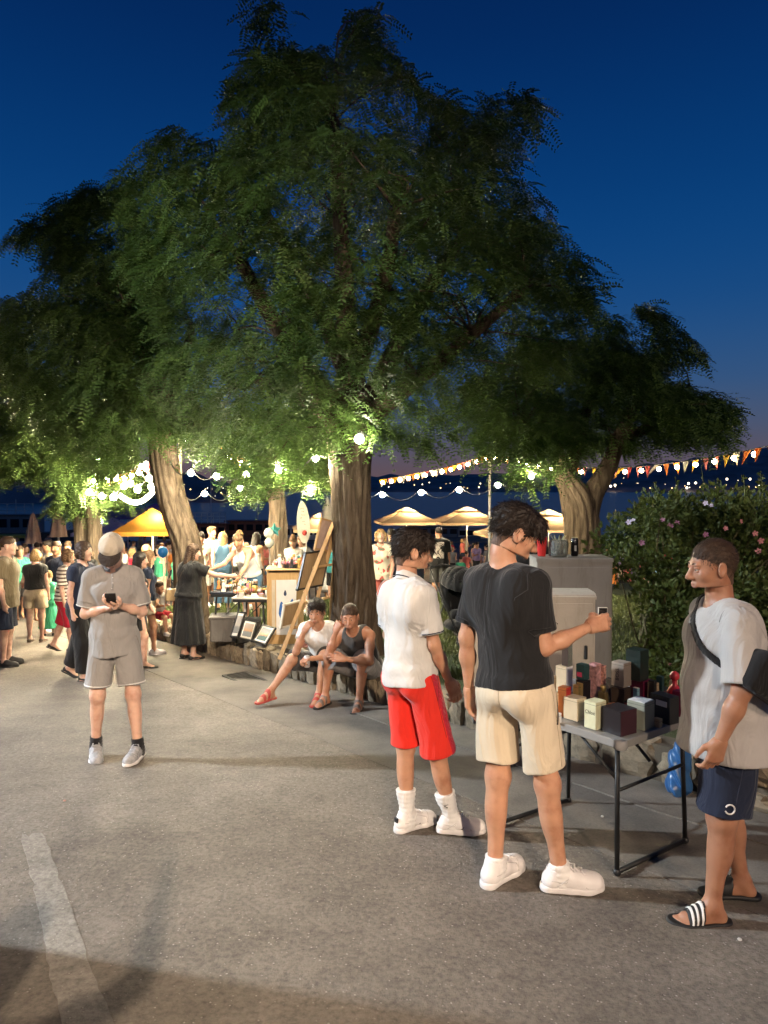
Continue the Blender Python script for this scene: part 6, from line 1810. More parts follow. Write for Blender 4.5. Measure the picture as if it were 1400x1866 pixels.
proto(H=1.66, sk='fair', hair='bob', hc='blonde', female=True, bot=dict(kind='skirt', length=.6), bn='skirt')
proto(H=1.70, sk='olive', hair='bun', hc='brown', female=True, pose=dict(walkp))
proto(H=1.75, sk='tan', hair='short', hc='brown', pose=sit)
proto(H=1.66, sk='fair', hair='long', hc='light_brown', female=True, pose=sit)
proto(H=1.25, sk='fair', hair='short', hc='blonde', pose=dict(headscale=1.18))
TOPC = [('white', 'white'), ('white', 'cream'), ('navy', 'navy'), ('pink', 'coral'), ('orange', 'orange'), ('sky', 'pale blue'), ('crimson', 'crimson'), ('black', 'black'), ('teal', 'teal'), ('tan', 'tan'), ('grey', 'grey'), ('lilac', 'lilac'), ('green', 'sea green')]
BOTC = ['navy', 'char', 'tan', 'blue', 'cream', 'black', 'grey']
KINDW = ['man', 'man', 'long-haired woman', 'woman', 'woman with tied hair', 'seated man', 'seated woman', 'child']
placed = []
def crowd(n, pxr, dr, where, grp, seed, kinds, lift=0., facing=None):
    rs = np.random.default_rng(seed); k = 0; tries = 0
    while k < n and tries < 4000:
        tries += 1
        d = rs.uniform(dr[0] ** .5, dr[1] ** .5) ** 2; px = rs.uniform(*pxr); x = (px - CX) / F_PX * d
        if any((x - a) ** 2 + (d - b) ** 2 < .36 for a, b in placed): continue
        if lift and False: pass
        placed.append((x, d)); i = int(rs.choice(kinds)); src, kids = protos[i]
        t = src.copy(); COL.objects.link(t); t.location = (x, d, g1(x, d) + lift); t.rotation_euler = (0, 0, rs.uniform(0, 6.283) if facing is None else R(facing) + rs.normal(0, .5)); t.scale = (1, 1, 1)
        s_ = rs.uniform(.95, 1.05); t.scale = (s_, s_, s_)
        ck, cw = TOPC[int(rs.integers(len(TOPC)))]
        bk = BOTC[int(rs.integers(len(BOTC)))]
        for c in kids:
            o = c.copy(); COL.objects.link(o); o.parent = t
            nm = c.name.split('.')[0]; mm = None
            if nm == 'top': mm = CL[ck]
            elif nm in ('shorts', 'skirt'): mm = CL[bk]
            elif nm == 'body': mm = SK[['tan', 'fair', 'olive', 'tan'][int(rs.integers(4))]]
            if mm: o.material_slots[0].link = 'OBJECT'; o.material_slots[0].material = mm
        tag(t, '%s in %s top and %s %s, %s' % (KINDW[i], cw, dict(char='charcoal', tan='khaki').get(bk, bk), 'skirt' if i == 3 else 'shorts', where), 'person', 'people %s: %s %s %s' % (where, KINDW[i], cw, bk))
        k += 1
crowd(48, (-10, 330), (15.5, 26), 'crowding the far street', 'x', 11, [0, 1, 2, 3, 4, 7])
crowd(72, (20, 345), (26, 46), 'beyond the slim twin trees', 'x', 12, [0, 1, 2, 3, 4, 5, 6])
crowd(30, (330, 620), (19, 34), 'beyond the trinket stall', 'x', 13, [0, 1, 2, 3, 4, 5, 6])
crowd(62, (700, 1110), (29, 47), 'under the cream parasols', 'x', 14, [0, 1, 2, 3, 5, 6, 5, 6, 5, 6])
crowd(12, (1080, 1240), (22, 40), 'beyond the flowering shrub', 'x', 15, [0, 1, 2, 5, 6])
for r_, kids in protos:
    for c in kids: bpy.data.objects.remove(c)
    bpy.data.objects.remove(r_)
# the photographer, whose shadow lies on the street
person('photographer standing behind the camera with one arm raised', (-.66, -.72), R(0), 1.80, dict(uaR=(.75, .3, .45), faR=(-.02, .35, 1), uaL=(-.2, .2, -1)), SK['tan'], 'short', HR['brown'], dict(mat=CL['grey'], hem=-.08, sleeve=.6), dict(mat=CL['navy'], length=.9), SNK, res=.016, detail=0)
# ================================================================== THINGS
WU = math.atan2(WALL_U.y, WALL_U.x)
METAL_B = mat('black_tube_steel', (.02, .02, .02), .45, .1, 9, 0, 1, .3); METAL_W = mat('white_tube_steel', (.6, .58, .55), .45, .1)
PLASTIC = mat('grey_table_plastic', (.27, .26, .245), .45, .08, 5, .15, 80); RIM = mat('pale_table_rim', (.36, .35, .34), .4, .06); WOOD = None
def wood_mat(name, c1, c2, sc=(1, 1, 9)):
    m, n, l, b = nodes_of(name); tc = n.new('ShaderNodeTexCoord'); mp = n.new('ShaderNodeMapping'); mp.inputs['Scale'].default_value = (sc[2], sc[2], sc[0]); l.new(tc.outputs['Object'], mp.inputs[0])
    a = _noise(n, 3, 5, .6); a.inputs['Distortion'].default_value = 1.2; l.new(mp.outputs[0], a.inputs[0])
    r = _ramp(n, [(.3, c1), (.7, c2)]); l.new(a.outputs['Fac'], r.inputs[0]); l.new(r.outputs[0], b.inputs['Base Color']); b.inputs['Roughness'].default_value = .6
    return m
PINE = wood_mat('pine_wood', (.34, .20, .08), (.50, .32, .15)); OAK = wood_mat('honey_wood', (.40, .24, .09), (.55, .36, .16)); BACKB = wood_mat('brown_backing_board', (.22, .145, .07), (.31, .21, .11))

# ---- folding table with the perfume boxes
TZ = .405
Uv, Nv = Vector((-.608, .794, 0)), Vector((.794, .608, 0))
Q1 = Vector((1.150, 3.435, 0))                    # the corner nearest the camera
tb = thing('folding_table', 'grey folding table with black tube legs under the perfume boxes', 'table', (*(Q1 + Uv * .45 + Nv * .36).xy, g1(0, 3.9)), WU)
o_ = Vector(tb.location)
RW = Matrix.Rotation(WU, 3, 'Z')
def tl(u, n, z): return RW.transposed() @ (Q1 + Uv * u + Nv * n + Vector((0, 0, z)) - o_)
TRM = Matrix.Identity(3)
b_ = MB(); b_.box(tl(.46, .36, TZ - .014), (.95, .75, .022), None, .010); b_.build('top', PLASTIC, tb)
for nm, c, sz in (('edge', (.46, -.018, TZ - .018), (.90, .014, .040)), ('edge', (.46, .738, TZ - .018), (.90, .014, .040)), ('edge', (-.018, .36, TZ - .018), (.014, .70, .040)), ('edge', (.938, .36, TZ - .018), (.014, .70, .040))):
    b_ = MB(); b_.box(tl(*c), sz, None, .004); b_.build(nm, PLASTIC, tb)
for u in (-.012, .932):
    for n in (-.012, .732): b_ = MB(); b_.lathe([(.026, -.024), (.030, -.02), (.030, .016), (.024, .021)], 12, tl(u, n, TZ - .016)); b_.build('corner_cap', RIM, tb, True)
b_ = MB(); b_.box(tl(.52, -.0285, TZ - .020), (.34, .004, .030)); b_.build('label_strip', mat('pale_strip', (.62, .66, .68), .4, .04), tb)
for u, s_ in ((.03, 1), (.82, -1)):
    zf = [g1(0, (Q1 + Uv * u + Nv * n).y) for n in (.03, .66)]
    A, B = tl(u, .03, zf[0] + .018), tl(u, .66, zf[1] + .018)
    A2, B2 = tl(u + .02 * s_, .05, TZ - .03), tl(u + .02 * s_, .64, TZ - .03)
    for p, q in ((A, A2), (B, B2)): MB().tube([p, q], .0125, 10).build('leg', METAL_B, tb, True)
    MB().tube([A, B], .0125, 10).build('foot_bar', METAL_B, tb, True)
    MB().tube([A2, B2], .0115, 10).build('top_bar', METAL_B, tb, True)
    for p in (A, B): b_ = MB(); b_.ball(p, .020, 10); b_.build('foot_cap', SLIDE, tb, True)
    MB().tube([tl(u + .02 * s_, .34, TZ - .2), tl(u + .22 * s_, .34, TZ - .035)], .009, 8).build('brace', METAL_B, tb, True)
    MB().tube([A.lerp(A2, .62), B.lerp(B2, .62)], .009, 8).build('stretcher', METAL_B, tb, True)
    MB().tube([A.lerp(A2, .70), tl(u + .28 * s_, .05, TZ - .03)], .008, 8).build('brace', METAL_B, tb, True)

def text_mesh(body, size, m, name, parent, loc, rot, ext=.0006, sx=1.0):
    cu = bpy.data.curves.new('t', 'FONT'); cu.body = body; cu.size = size; cu.extrude = ext; cu.align_x = 'CENTER'; cu.align_y = 'CENTER'; cu.resolution_u = 3
    ob = bpy.data.objects.new('t', cu); COL.objects.link(ob)
    dg = bpy.context.evaluated_depsgraph_get(); dg.update()
    me = bpy.data.meshes.new_from_object(ob.evaluated_get(dg)); me.materials.clear(); me.materials.append(m)
    bpy.data.objects.remove(ob)
    t = bpy.data.objects.new(name, me); link(t, parent); t.location = loc; t.rotation_euler = rot; t.scale = (sx, 1, 1)
    return t
INK = mat('black_ink', (.015, .014, .012), .5, 0)
def on_table(px, py, z=TZ):
    r = ray(px, py); t = (z - EYE) / r.z
    return Vector((0, 0, EYE)) + r * t
def carton(label, px, py, w, h, m, dep=None, yaw=0., z=TZ, cat='box', lidm=None, sidem=None, name='perfume_box', group=None):
    """a perfume carton standing on the table: w, h as seen in photo pixels"""
    p = on_table(px, py, z); ppm = F_PX / p.y
    a = w / ppm / 1.36; b = dep if dep else a; hh = h / ppm
    p = p + (Uv * b + Nv * a) * .22
    t = thing(name, label, cat, (p.x, p.y, z + .0015), WU + R(yaw), group)
    b_ = MB(); b_.cur = 0
    b_.box((0, 0, hh / 2), (b, a, hh), None, .0009)
    o = b_.build('carton', [m, sidem or m], t)
    if sidem:
        for f in o.data.polygons:
            if f.normal.x < -.8 or f.normal.x > .8: f.material_index = 1
    MB().box((0, 0, hh - .014), (b + .0012, a + .0012, .0012)).build('lid_seam', INK, t)
    return t, a, b, hh
bx = lambda n, c, r=.45: mat(n, c, r, .08, 14)
GOLD = mat('gold_foil', (.60, .42, .16), .3, .1, 20, 0, 1, .8)
Cc = dict(cream=bx('cream_card', (.62, .50, .33)), white=bx('white_card', (.66, .66, .66)), pale=bx('pale_yellow_card', (.66, .64, .42)), black=bx('black_card', (.016, .012, .014), .3), plum=bx('plum_card', (.05, .018, .026)), green=bx('grey_green_card', (.26, .27, .22)),
          orange=bx('orange_card', (.55, .20, .07)), red=bx('red_card', (.40, .03, .025)), dark=bx('dark_brown_card', (.055, .035, .025)), gold=GOLD, pinkp=bx('pink_card', (.42, .22, .20)), grey=bx('taupe_card', (.34, .29, .24)), dgreen=bx('bottle_green_card', (.016, .028, .024), .3),
          purple=bx('burgundy_card', (.16, .012, .045)), blue=bx('light_blue_card', (.22, .42, .55)), tan=bx('tan_card', (.40, .30, .18)), silver=mat('silver_foil', (.5, .5, .48), .25, .1, 20, 0, 1, .8), teal=bx('dark_teal_card', (.02, .06, .06)))
G_ = None
carton('cream perfume box with a printed white side at the left of the pale yellow box', 1049, 1312, 40, 40, Cc['cream'], None, 4, sidem=Cc['cream'])
t, a, b, hh = carton('pale yellow perfume box with a black name across its front', 1085, 1328, 42, 50, Cc['pale'], .07, 0)
# front faces -n: in the box's own frame x runs along the wall, y points away from the lawn
text_mesh('Chloé', .027, INK, 'name_print', t, (0, a / 2 + .0007, hh * .60), (R(90), 0, R(180)), .0003, .92)
carton('large black perfume box at the near corner of the table', 1131, 1338, 60, 46, Cc['black'], None, -6, sidem=Cc['plum'])
t, a, b, hh = carton('tall grey-green perfume box right of the black box', 1170, 1328, 48, 50, Cc['green'], None, 3)
MB().box((0, 0, hh + .002), (b * .9, a * .9, .004)).build('lid', Cc['white'], t)
carton('orange and red perfume box beside the boy\'s shorts', 1029, 1306, 24, 54, Cc['orange'], .05, 8, sidem=Cc['red'])
carton('narrow cream perfume box half hidden by the boy\'s cream shorts', 1012, 1304, 14, 42, Cc['cream'], .05)
t, a, b, hh = carton('cream perfume box under the tall dark silver-edged box', 1029, 1262, 30, 48, Cc['cream'], None, 5, sidem=Cc['white'])
z2 = TZ + hh + .002
carton('tall dark perfume box with a silver edge, stacked highest at the back left', 1034, 1214, 19, 50, Cc['dark'], .045, 3, z=z2, sidem=Cc['silver'])
carton('tan perfume box low at the back left behind the cream shorts', 1002, 1272, 24, 40, Cc['tan'], None, 2)
t, a, b, hh = carton('black-framed gold perfume box under the teal and pink box', 1064, 1281, 24, 41, Cc['black'], .06, -3)
MB().box((0, a / 2 + .001, hh * .5), (b * .72, .002, hh * .8)).build('gold_panel', Cc['gold'], t)
t2, a2, b2_, h2 = carton('teal perfume box with a pink splash stacked on the gold box', 1063, 1239, 22, 28, Cc['teal'], .055, 2, z=TZ + hh + .002)
MB().box((.004, a2 / 2 + .001, h2 * .34), (b2_ * .6, .002, h2 * .3)).build('pink_print', mat('pink_ink', (.5, .06, .12), .5), t2)
carton('tall pinkish printed perfume box behind the dotted bottle', 1085, 1277, 20, 68, mat('pink_floral_card', (.40, .20, .19), .5, .55, 45), .05, 2)
carton('slim red and white perfume box beside the pink printed box', 1099, 1274, 11, 62, mat('red_white_card', (.50, .24, .19), .5, .6, 60), .03, 2)
t, a, b, hh = carton('dark brown perfume box beneath the tall taupe lettered box', 1134, 1288, 36, 34, Cc['dark'], None, 2)
t2, a2, b2_, h2 = carton('tall taupe perfume box lettered upwards, stacked on the dark brown box', 1134, 1251, 35, 44, Cc['grey'], None, 2, z=TZ + hh + .002)
text_mesh('BOSS', .030, mat('dark_print', (.04, .03, .025), .5, 0), 'name_print', t2, (0, a2 / 2 + .0007, h2 * .5), (R(90), R(-90), R(180)), .0003)
t, a, b, hh = carton('burgundy perfume box under the big dark green carton', 1171, 1283, 40, 44, Cc['purple'], None, -4)
carton('big dark green carton stacked highest at the back of the table', 1163, 1240, 40, 56, Cc['dgreen'], None, 3, z=TZ + hh + .002)
t, a, b, hh = carton('light blue perfume box with white trim leaning on the burgundy box', 1163, 1284, 25, 30, Cc['blue'], .03, -8)
MB().box((0, 0, hh + .0015), (b * 1.02, a * 1.02, .003)).build('lid', Cc['white'], t)
carton('flat orange perfume box lying behind the black box', 1124, 1300, 32, 13, Cc['orange'], .08, 2)
t, a, b, hh = carton('dark grey carton with a white label at the right end of the table', 1216, 1318, 36, 50, mat('dark_grey_card', (.03, .032, .036), .4, .1), .12, -6)
MB().box((-.01, a / 2 + .001, hh * .72), (b * .55, .002, hh * .2)).build('label_patch', Cc['white'], t)
t, a, b, hh = carton('black flat gift box with a shiny lid behind the white-labelled carton', 1214, 1272, 32, 16, Cc['black'], None, 4)
carton('brown cardboard box between the burgundy box and the white-labelled carton', 1192, 1290, 16, 46, Cc['tan'], .05, 0)
carton('deep red carton beside the man in grey at the table end', 1241, 1306, 24, 46, Cc['purple'], .06, 6)
p = on_table(1099, 1284)
t = thing('perfume_bottle', 'gold and black perfume bottle with beaded cap among the boxes', 'perfume bottle', (p.x, p.y, TZ + .001))
b_ = MB(); b_.box((0, 0, .038), (.056, .034, .074), Matrix.Rotation(WU, 3, 'Z'), .006); b_.build('glass', mat('amber_glass', (.10, .07, .03), .12, .05), t)
MB().lathe([(.010, .074), (.010, .082), (.016, .083), (.017, .108), (.010, .112)], 12).build('cap', GOLD, t, True)
p = on_table(1236, 1262, TZ + .10)
t = thing('perfume_bottle', 'red glass perfume bottle with round stopper behind the deep red carton', 'perfume bottle', (p.x + .02, p.y + .1, TZ + .001))
b_ = MB(); b_.lathe([(.03, 0), (.042, .01), (.045, .06), (.03, .10), (.014, .12), (.014, .14)], 14); b_.build('glass', mat('red_glass', (.35, .02, .03), .1, .05), t, True)
b_ = MB(); b_.ball((0, 0, .165), .028, 10); b_.build('stopper', mat('red_stopper', (.45, .03, .04), .2, .05), t, True)
# smaller cartons filling the gaps on the table
for lab_, px_, py_, w_, h_, c_ in (('little white box before the narrow cream box at the left of the table', 1016, 1318, 14, 18, 'white'), ('slim gold box squeezed between the two cream boxes', 1052, 1288, 10, 40, 'gold'), ('little black box under the pink printed box', 1078, 1290, 13, 14, 'black'),
        ('slim silver box standing between the bottle and the lettered stack', 1112, 1280, 11, 44, 'silver'), ('little red box on the right of the orange flat box', 1146, 1298, 13, 16, 'red'), ('slim black box behind the grey-green box', 1190, 1300, 12, 60, 'black'), ('little white box at the back beside the burgundy box', 1148, 1270, 14, 30, 'white'),
        ('slim teal box behind the white-labelled carton', 1204, 1288, 11, 56, 'teal'), ('small cream box at the right end behind the red bottle', 1228, 1280, 16, 40, 'cream'), ('low tan box beside the white-labelled carton', 1200, 1326, 14, 16, 'tan'), ('slim pink box at the far left edge of the table', 1001, 1294, 10, 52, 'pinkp')):
    carton(lab_, px_, py_, w_, h_, Cc[c_], .035, 3)
# blue bag under the table end
p = Vector((1.93, 4.60, g1(0, 4.60)))
bb = thing('plastic_bag', 'blue plastic bag slumped beside the man in grey under the table end', 'bag', tuple(p))
fb = Field([('e', V3(0, 0, .20), np.eye(3), V3(.08, .09, .18), .05), ('c', V3(-.03, 0, .26), V3(.05, 0, .31), .05, .04, .05), ('e', V3(0, .02, .07), np.eye(3), V3(.10, .11, .08), .05)])
bb.scale = (.78, .78, .92)
blob('sack', lambda P, lo, hi: fb(P, lo, hi) + .016 * wob(P, 3, 26, 17), V3(-.3, -.3, -.05), V3(.3, .3, .65), .010, mat('blue_plastic', (.03, .11, .28), .3, .15), bb)

# ---- electrical cabinets
CAB = mat('cabinet_grey', (.42, .38, .32), .6, .12, 3.5, .15, 60); CABD = mat('cabinet_dark_grey', (.22, .20, .18), .6, .12, 3.5, .15, 60); GRIME = None
def grimy(name, c):
    m = mat(name, c, .6, .10, 3.5, .15, 60); n = m.node_tree.nodes; l = m.node_tree.links; b = n['Principled BSDF']
    src = b.inputs['Base Color'].links[0].from_socket; tc = n.new('ShaderNodeTexCoord'); mp = n.new('ShaderNodeMapping'); mp.inputs['Scale'].default_value = (7, 7, 1.2); l.new(tc.outputs['Object'], mp.inputs[0])
    a = _noise(n, 1.5, 6, .7); l.new(mp.outputs[0], a.inputs[0]); r = _ramp(n, [(.52, (1, 1, 1)), (.75, (.62, .55, .48))]); l.new(a.outputs['Fac'], r.inputs[0])
    mm = n.new('ShaderNodeMixRGB'); mm.blend_type = 'MULTIPLY'; mm.inputs[0].default_value = .75; l.new(src, mm.inputs[1]); l.new(r.outputs[0], mm.inputs[2]); l.new(mm.outputs[0], b.inputs['Base Color'])
    return m
CABF = grimy('weathered_cabinet', (.46, .42, .35)); CABG = grimy('weathered_cabinet_grey', (.21, .20, .185))
def cabinet(label, x0, x1, d, ztop, dep, m, lid, doors):
    zb = lawn_z(0, d) - .05; w = x1 - x0; h = ztop - zb
    t = thing('electrical_cabinet', label, 'utility cabinet', ((x0 + x1) / 2, d + dep / 2, zb), R(-2))
    MB().box((0, 0, .04), (w * .96, dep * .94, .12)).build('plinth', concrete('plinth_' + str(int(d * 10)), (.25, .23, .2), 8), t)
    MB().box((0, 0, h * .5 + .03), (w, dep, h - .085), None, .006).build('housing', m, t)
    b_ = MB()
    prof = [(-dep / 2 - .008, h - .05), (-dep / 2 - .008, h - .030), (-dep / 2 + .02, h - .008), (-dep / 2 + .08, h), (dep / 2 - .06, h), (dep / 2 + .008, h - .02), (dep / 2 + .008, h - .05)] if lid else [(-dep / 2 - .006, h - .03), (-dep / 2 - .006, h), (dep / 2 + .006, h), (dep / 2 + .006, h - .03)]
    n = len(prof); V = [(x, y, z) for x in (-w / 2 - .006, w / 2 + .006) for y, z in prof]
    b_.add(V, [list(range(n)), list(range(n, 2 * n))[::-1]] + [[i, i + n, (i + 1) % n + n, (i + 1) % n] for i in range(n)]); b_.build('roof', m, t)
    for i in range(doors):
        dw = (w - .04) / doors; x = -w / 2 + .02 + dw * (i + .5)
        dd = MB().box((x, -dep / 2 - .006, h * .5 - .0), (dw - .008, .008, h - .16), None, .002).build('door', m, t)
        MB().box((x + dw * .38, -dep / 2 - .022, h * .55), (.022, .022, .11), None, .006).build('handle', METAL_B, dd)
        for k in range(3): MB().tube([(x - dw * .47, -dep / 2 - .016, h * (.25 + .25 * k) - .03), (x - dw * .47, -dep / 2 - .016, h * (.25 + .25 * k) + .03)], .007, 8).build('hinge', m, dd)
    return t, h
t, h = cabinet('low weathered beige electrical cabinet behind the boy in black', .69, 1.655, 5.55, .815, .34, CABF, True, 2)
MB().box((.18, -.34 / 2 - .0145, h * .62), (.05, .002, .07)).build('sticker', mat('pale_sticker', (.6, .58, .52), .5), t)
text_mesh('A', .03, INK, 'letter', t, (.30, -.34 / 2 - .0150, h * .70), (R(90), 0, 0), .0004)
t, h = cabinet('tall grey electrical cabinet with things standing on its top', 1.375, 2.045, 6.35, 1.005, .40, CABG, False, 1)
zc = 1.012
def on_cab(px): return Vector(((px - CX) / F_PX * 6.5, 6.5, zc))
p = on_cab(988); t = thing('plastic_cup', 'red plastic cup on the tall grey cabinet', 'cup', tuple(p))
b_ = MB(); b_.lathe([(.034, 0), (.036, .006), (.048, .165), (.051, .172), (.048, .172), (.033, .01)], 18); b_.build('cup', mat('red_plastic', (.52, .03, .03), .35, .05), t, True)
p = on_cab(1018); t = thing('glass_jar', 'clear glass jar of cut stems on the tall grey cabinet', 'jar', tuple(p))
gm, n_, l_, b = nodes_of('clear_glass'); b.inputs['Base Color'].default_value = (.8, .85, .8, 1); b.inputs['Roughness'].default_value = .08; b.inputs['Transmission Weight'].default_value = .85; b.inputs['IOR'].default_value = 1.3
MB().lathe([(.07, 0), (.085, .01), (.088, .13), (.08, .145), (.084, .15), (.078, .15), (.080, .13), (.078, .016), (.06, .01)], 18).build('glass', gm, t, True)
for i in range(9):
    a = i * .7; MB().tube([(.05 * math.cos(a), .05 * math.sin(a), .02), (.03 * math.cos(a + 1), .03 * math.sin(a + 1), .12), (.07 * math.cos(a + .4), .07 * math.sin(a + .4), .19)], .004, 5).build('stem', mat('pale_stem', (.35, .36, .2), .6), t)
p = on_cab(1048); t = thing('drink_can', 'tall black drink can at the right of the things on the cabinet', 'can', tuple(p))
b_ = MB(); b_.lathe([(.026, 0), (.033, .008), (.033, .152), (.026, .166)], 16); b_.build('body', mat('black_can', (.012, .012, .014), .25, .05, 9, 0, 1, .5), t, True)
b_ = MB(); b_.lathe([(.027, .1662), (.025, .169), (.006, .167)], 16); b_.build('lid', mat('can_lid', (.5, .5, .5), .3, .05, 9, 0, 1, .9), t, True)
b_ = MB(); b_.box((0, -.0332, .075), (.018, .001, .05)); b_.build('emblem', mat('grey_print', (.35, .36, .36), .5), t)

# ---- flowering shrub
LEAFS = leaf_mat('hibiscus_leaf', (.030, .050, .012), (.085, .110, .024))
def shrub(name, label, outline, d0, thick, n_cl, per, llen, base, flowers, seed):
    rs = np.random.default_rng(seed); root = thing(name, label, 'shrub', base); B0 = np.array(base)
    poly = np.array(outline, float); mn, mx = poly.min(0), poly.max(0); C = []
    while len(C) < n_cl:
        px, py = rs.uniform(mn[0], mx[0], 100), rs.uniform(mn[1], mx[1], 100); ok = in_poly(px, py, outline)
        for x, y in zip(px[ok], py[ok]):
            p = at(float(x), float(y), d0 + rs.uniform(-1, 1) * thick); C.append([p.x, p.y, p.z])
    C = np.array(C[:n_cl]); k = rs.integers(0, n_cl, n_cl * per)
    g = rs.normal(0, 1, (len(k), 3)); g /= np.linalg.norm(g, axis=1)[:, None]
    cen = C[k] + g * (rs.random(len(k)) ** .5 * .20)[:, None]
    dirs = g * .7 + np.array([0, -.1, .35]) + rs.normal(0, .3, g.shape)
    n = len(k); d = dirs / np.linalg.norm(dirs, axis=1)[:, None]; w = np.cross(d, rs.normal(0, 1, d.shape)); w /= np.linalg.norm(w, axis=1)[:, None]; nn = np.cross(w, d)
    L = llen * rs.uniform(.6, 1.3, n); a = d * L[:, None]; ww = w * (L * .30)[:, None]; cen = cen - B0
    V = np.stack([cen, cen + a * .4 + ww + nn * (L * .06)[:, None], cen + a, cen + a * .4 - ww + nn * (L * .06)[:, None]], 1).reshape(-1, 3)
    mesh_np('foliage', V, np.arange(len(V)).reshape(-1, 4), LEAFS, root)
    LV, LF = [], []
    for c in C[::3]:
        st = np.array([base[0] + rs.normal(0, .35), base[1] + rs.normal(0, .3), base[2]]) - B0
        trunk_geo(LV, LF, [Vector(st), Vector((st + c - B0) / 2 + rs.normal(0, .08, 3)), Vector(c - B0)], [.016, .010, .004], 5, 0, 3, 1, 3)
    mesh_np('stems', LV, LF, mat('green_brown_stem', (.07, .06, .025), .8, .3), root, smooth=True)
    PET = [mat('mauve_petal', (.30, .13, .24), .6, .15, 30), mat('pink_petal', (.38, .15, .17), .6, .15, 30), mat('lilac_white_petal', (.50, .48, .66), .6, .1, 30)]
    for px, py, r_, ci in flowers:
        r_ *= .50
        p = np.array(at(px, py, d0 - thick * .95)) - B0; b_ = MB(); ax = unit(rs.normal(0, .35, 3) + np.array([-.1, -1, .35])); t1 = unit(np.cross(ax, [.2, .1, 1])); t2 = np.cross(ax, t1)
        for q in range(5):
            th = q * 1.2566 + rs.uniform(0, .3); e1 = t1 * math.cos(th) + t2 * math.sin(th); e2 = t2 * math.cos(th) - t1 * math.sin(th)
            P = [p, p + e1 * r_ * .5 + e2 * r_ * .34 + ax * r_ * .22, p + e1 * r_ * .95 + e2 * r_ * .30 + ax * r_ * .30, p + e1 * r_ * 1.05 - e2 * r_ * .1 + ax * r_ * .36, p + e1 * r_ * .9 - e2 * r_ * .34 + ax * r_ * .28, p + e1 * r_ * .45 - e2 * r_ * .32 + ax * r_ * .22]
            b_.add(P, [[0, 1, 2, 3, 4, 5]])
        f = b_.build('flower', PET[ci], root)
        b_ = MB(); b_.tube([p, p + ax * r_ * .6], [r_ * .08, r_ * .05], 5); b_.build('stamen', mat('yellow_stamen', (.5, .4, .12), .6), f)
bs = (2.75, 6.9, lawn_z(0, 6.9) - .04)
shrub('flowering_shrub', 'big leafy shrub with mauve pink flowers filling the right behind the man', [(1100, 1000), (1112, 965), (1145, 940), (1190, 925), (1215, 935), (1240, 918), (1262, 935), (1290, 915), (1330, 925), (1370, 908), (1450, 910), (1450, 1330), (1300, 1330), (1230, 1290), (1188, 1270), (1195, 1140), (1180, 1075), (1150, 1050), (1120, 1030)],
      6.75, .75, 280, 130, .058, bs, [(1222, 958, .05, 0), (1234, 953, .045, 0), (1170, 989, .05, 0), (1286, 974, .05, 0), (1322, 963, .045, 1), (1386, 985, .055, 1), (1382, 1004, .05, 1), (1376, 972, .05, 1), (1350, 950, .04, 1), (1146, 952, .05, 2), (1154, 948, .04, 2), (1286, 917, .045, 2), (1296, 922, .04, 2), (1208, 947, .04, 0), (1221, 1211, .03, 1)], 31)
rs_ = np.random.default_rng(5)
sh_root = [o for o in bpy.data.objects if o.name.startswith('flowering_shrub')][0]
for px, y0, y1 in ((1195, 880, 930), (1231, 871, 935), (1278, 852, 930), (1248, 893, 930), (1307, 876, 920), (1355, 868, 915), (1385, 862, 910), (1168, 905, 950)):
    a = np.array(at(px + 6, y1, 6.55)) - np.array(bs); b = np.array(at(px, y0, 6.55)) - np.array(bs)
    LV, LF = [], []; trunk_geo(LV, LF, [Vector(a), Vector((a + b) / 2 + rs_.normal(0, .01, 3)), Vector(b)], [.008, .006, .003], 5, 0, 3, 1, 3)
    n = 26; u = rs_.uniform(.0, 1.02, n); c = a + (b - a) * u[:, None]; d = rs_.normal(0, 1, (n, 3)); d[:, 2] = np.abs(d[:, 2]) * .5 + .3; d /= np.linalg.norm(d, axis=1)[:, None]; w = np.cross(d, rs_.normal(0, 1, d.shape)); w /= np.linalg.norm(w, axis=1)[:, None]
    L = (.08 - .045 * u) * rs_.uniform(.7, 1.2, n); A = d * L[:, None]; Ww = w * (L * .28)[:, None]
    V = np.stack([c, c + A * .4 + Ww, c + A, c + A * .4 - Ww], 1).reshape(-1, 3)
    nv = len(LV); allV = LV + V.tolist(); allF = LF + [[nv + 4 * i + j for j in range(4)] for i in range(n)]
    mesh_np('shoot', allV, allF, LEAFS, sh_root)
# ornamental grass clump behind the tall boy
p = on_ground(840, 1058, LAWN)
gc = thing('ornamental_grass', 'pale tuft of ornamental grass on the lawn beside the tall man', 'plant', (p.x, p.y, p.z - .02))
V = []; Fs = []
for i in range(420):
    a = rs_.uniform(0, 6.283); r0 = rs_.uniform(0, .22); L = rs_.uniform(.3, .6); s_ = rs_.uniform(.15, .5)
    p0 = np.array([r0 * math.cos(a), r0 * math.sin(a), 0]); o2 = np.array([math.cos(a), math.sin(a), 0]); w = np.array([-math.sin(a), math.cos(a), 0]) * .006
    p1 = p0 + o2 * s_ * L * .4 + np.array([0, 0, L * .7]); p2 = p0 + o2 * s_ * L + np.array([0, 0, L * .85]); k = len(V)
    V += [p0 - w, p0 + w, p1 + w, p1 - w, p2]; Fs += [[k, k + 1, k + 2, k + 3], [k + 3, k + 2, k + 4]]
mesh_np('blades', V, Fs, mat('straw_grass', (.22, .22, .06), .7, .3, 4), gc)

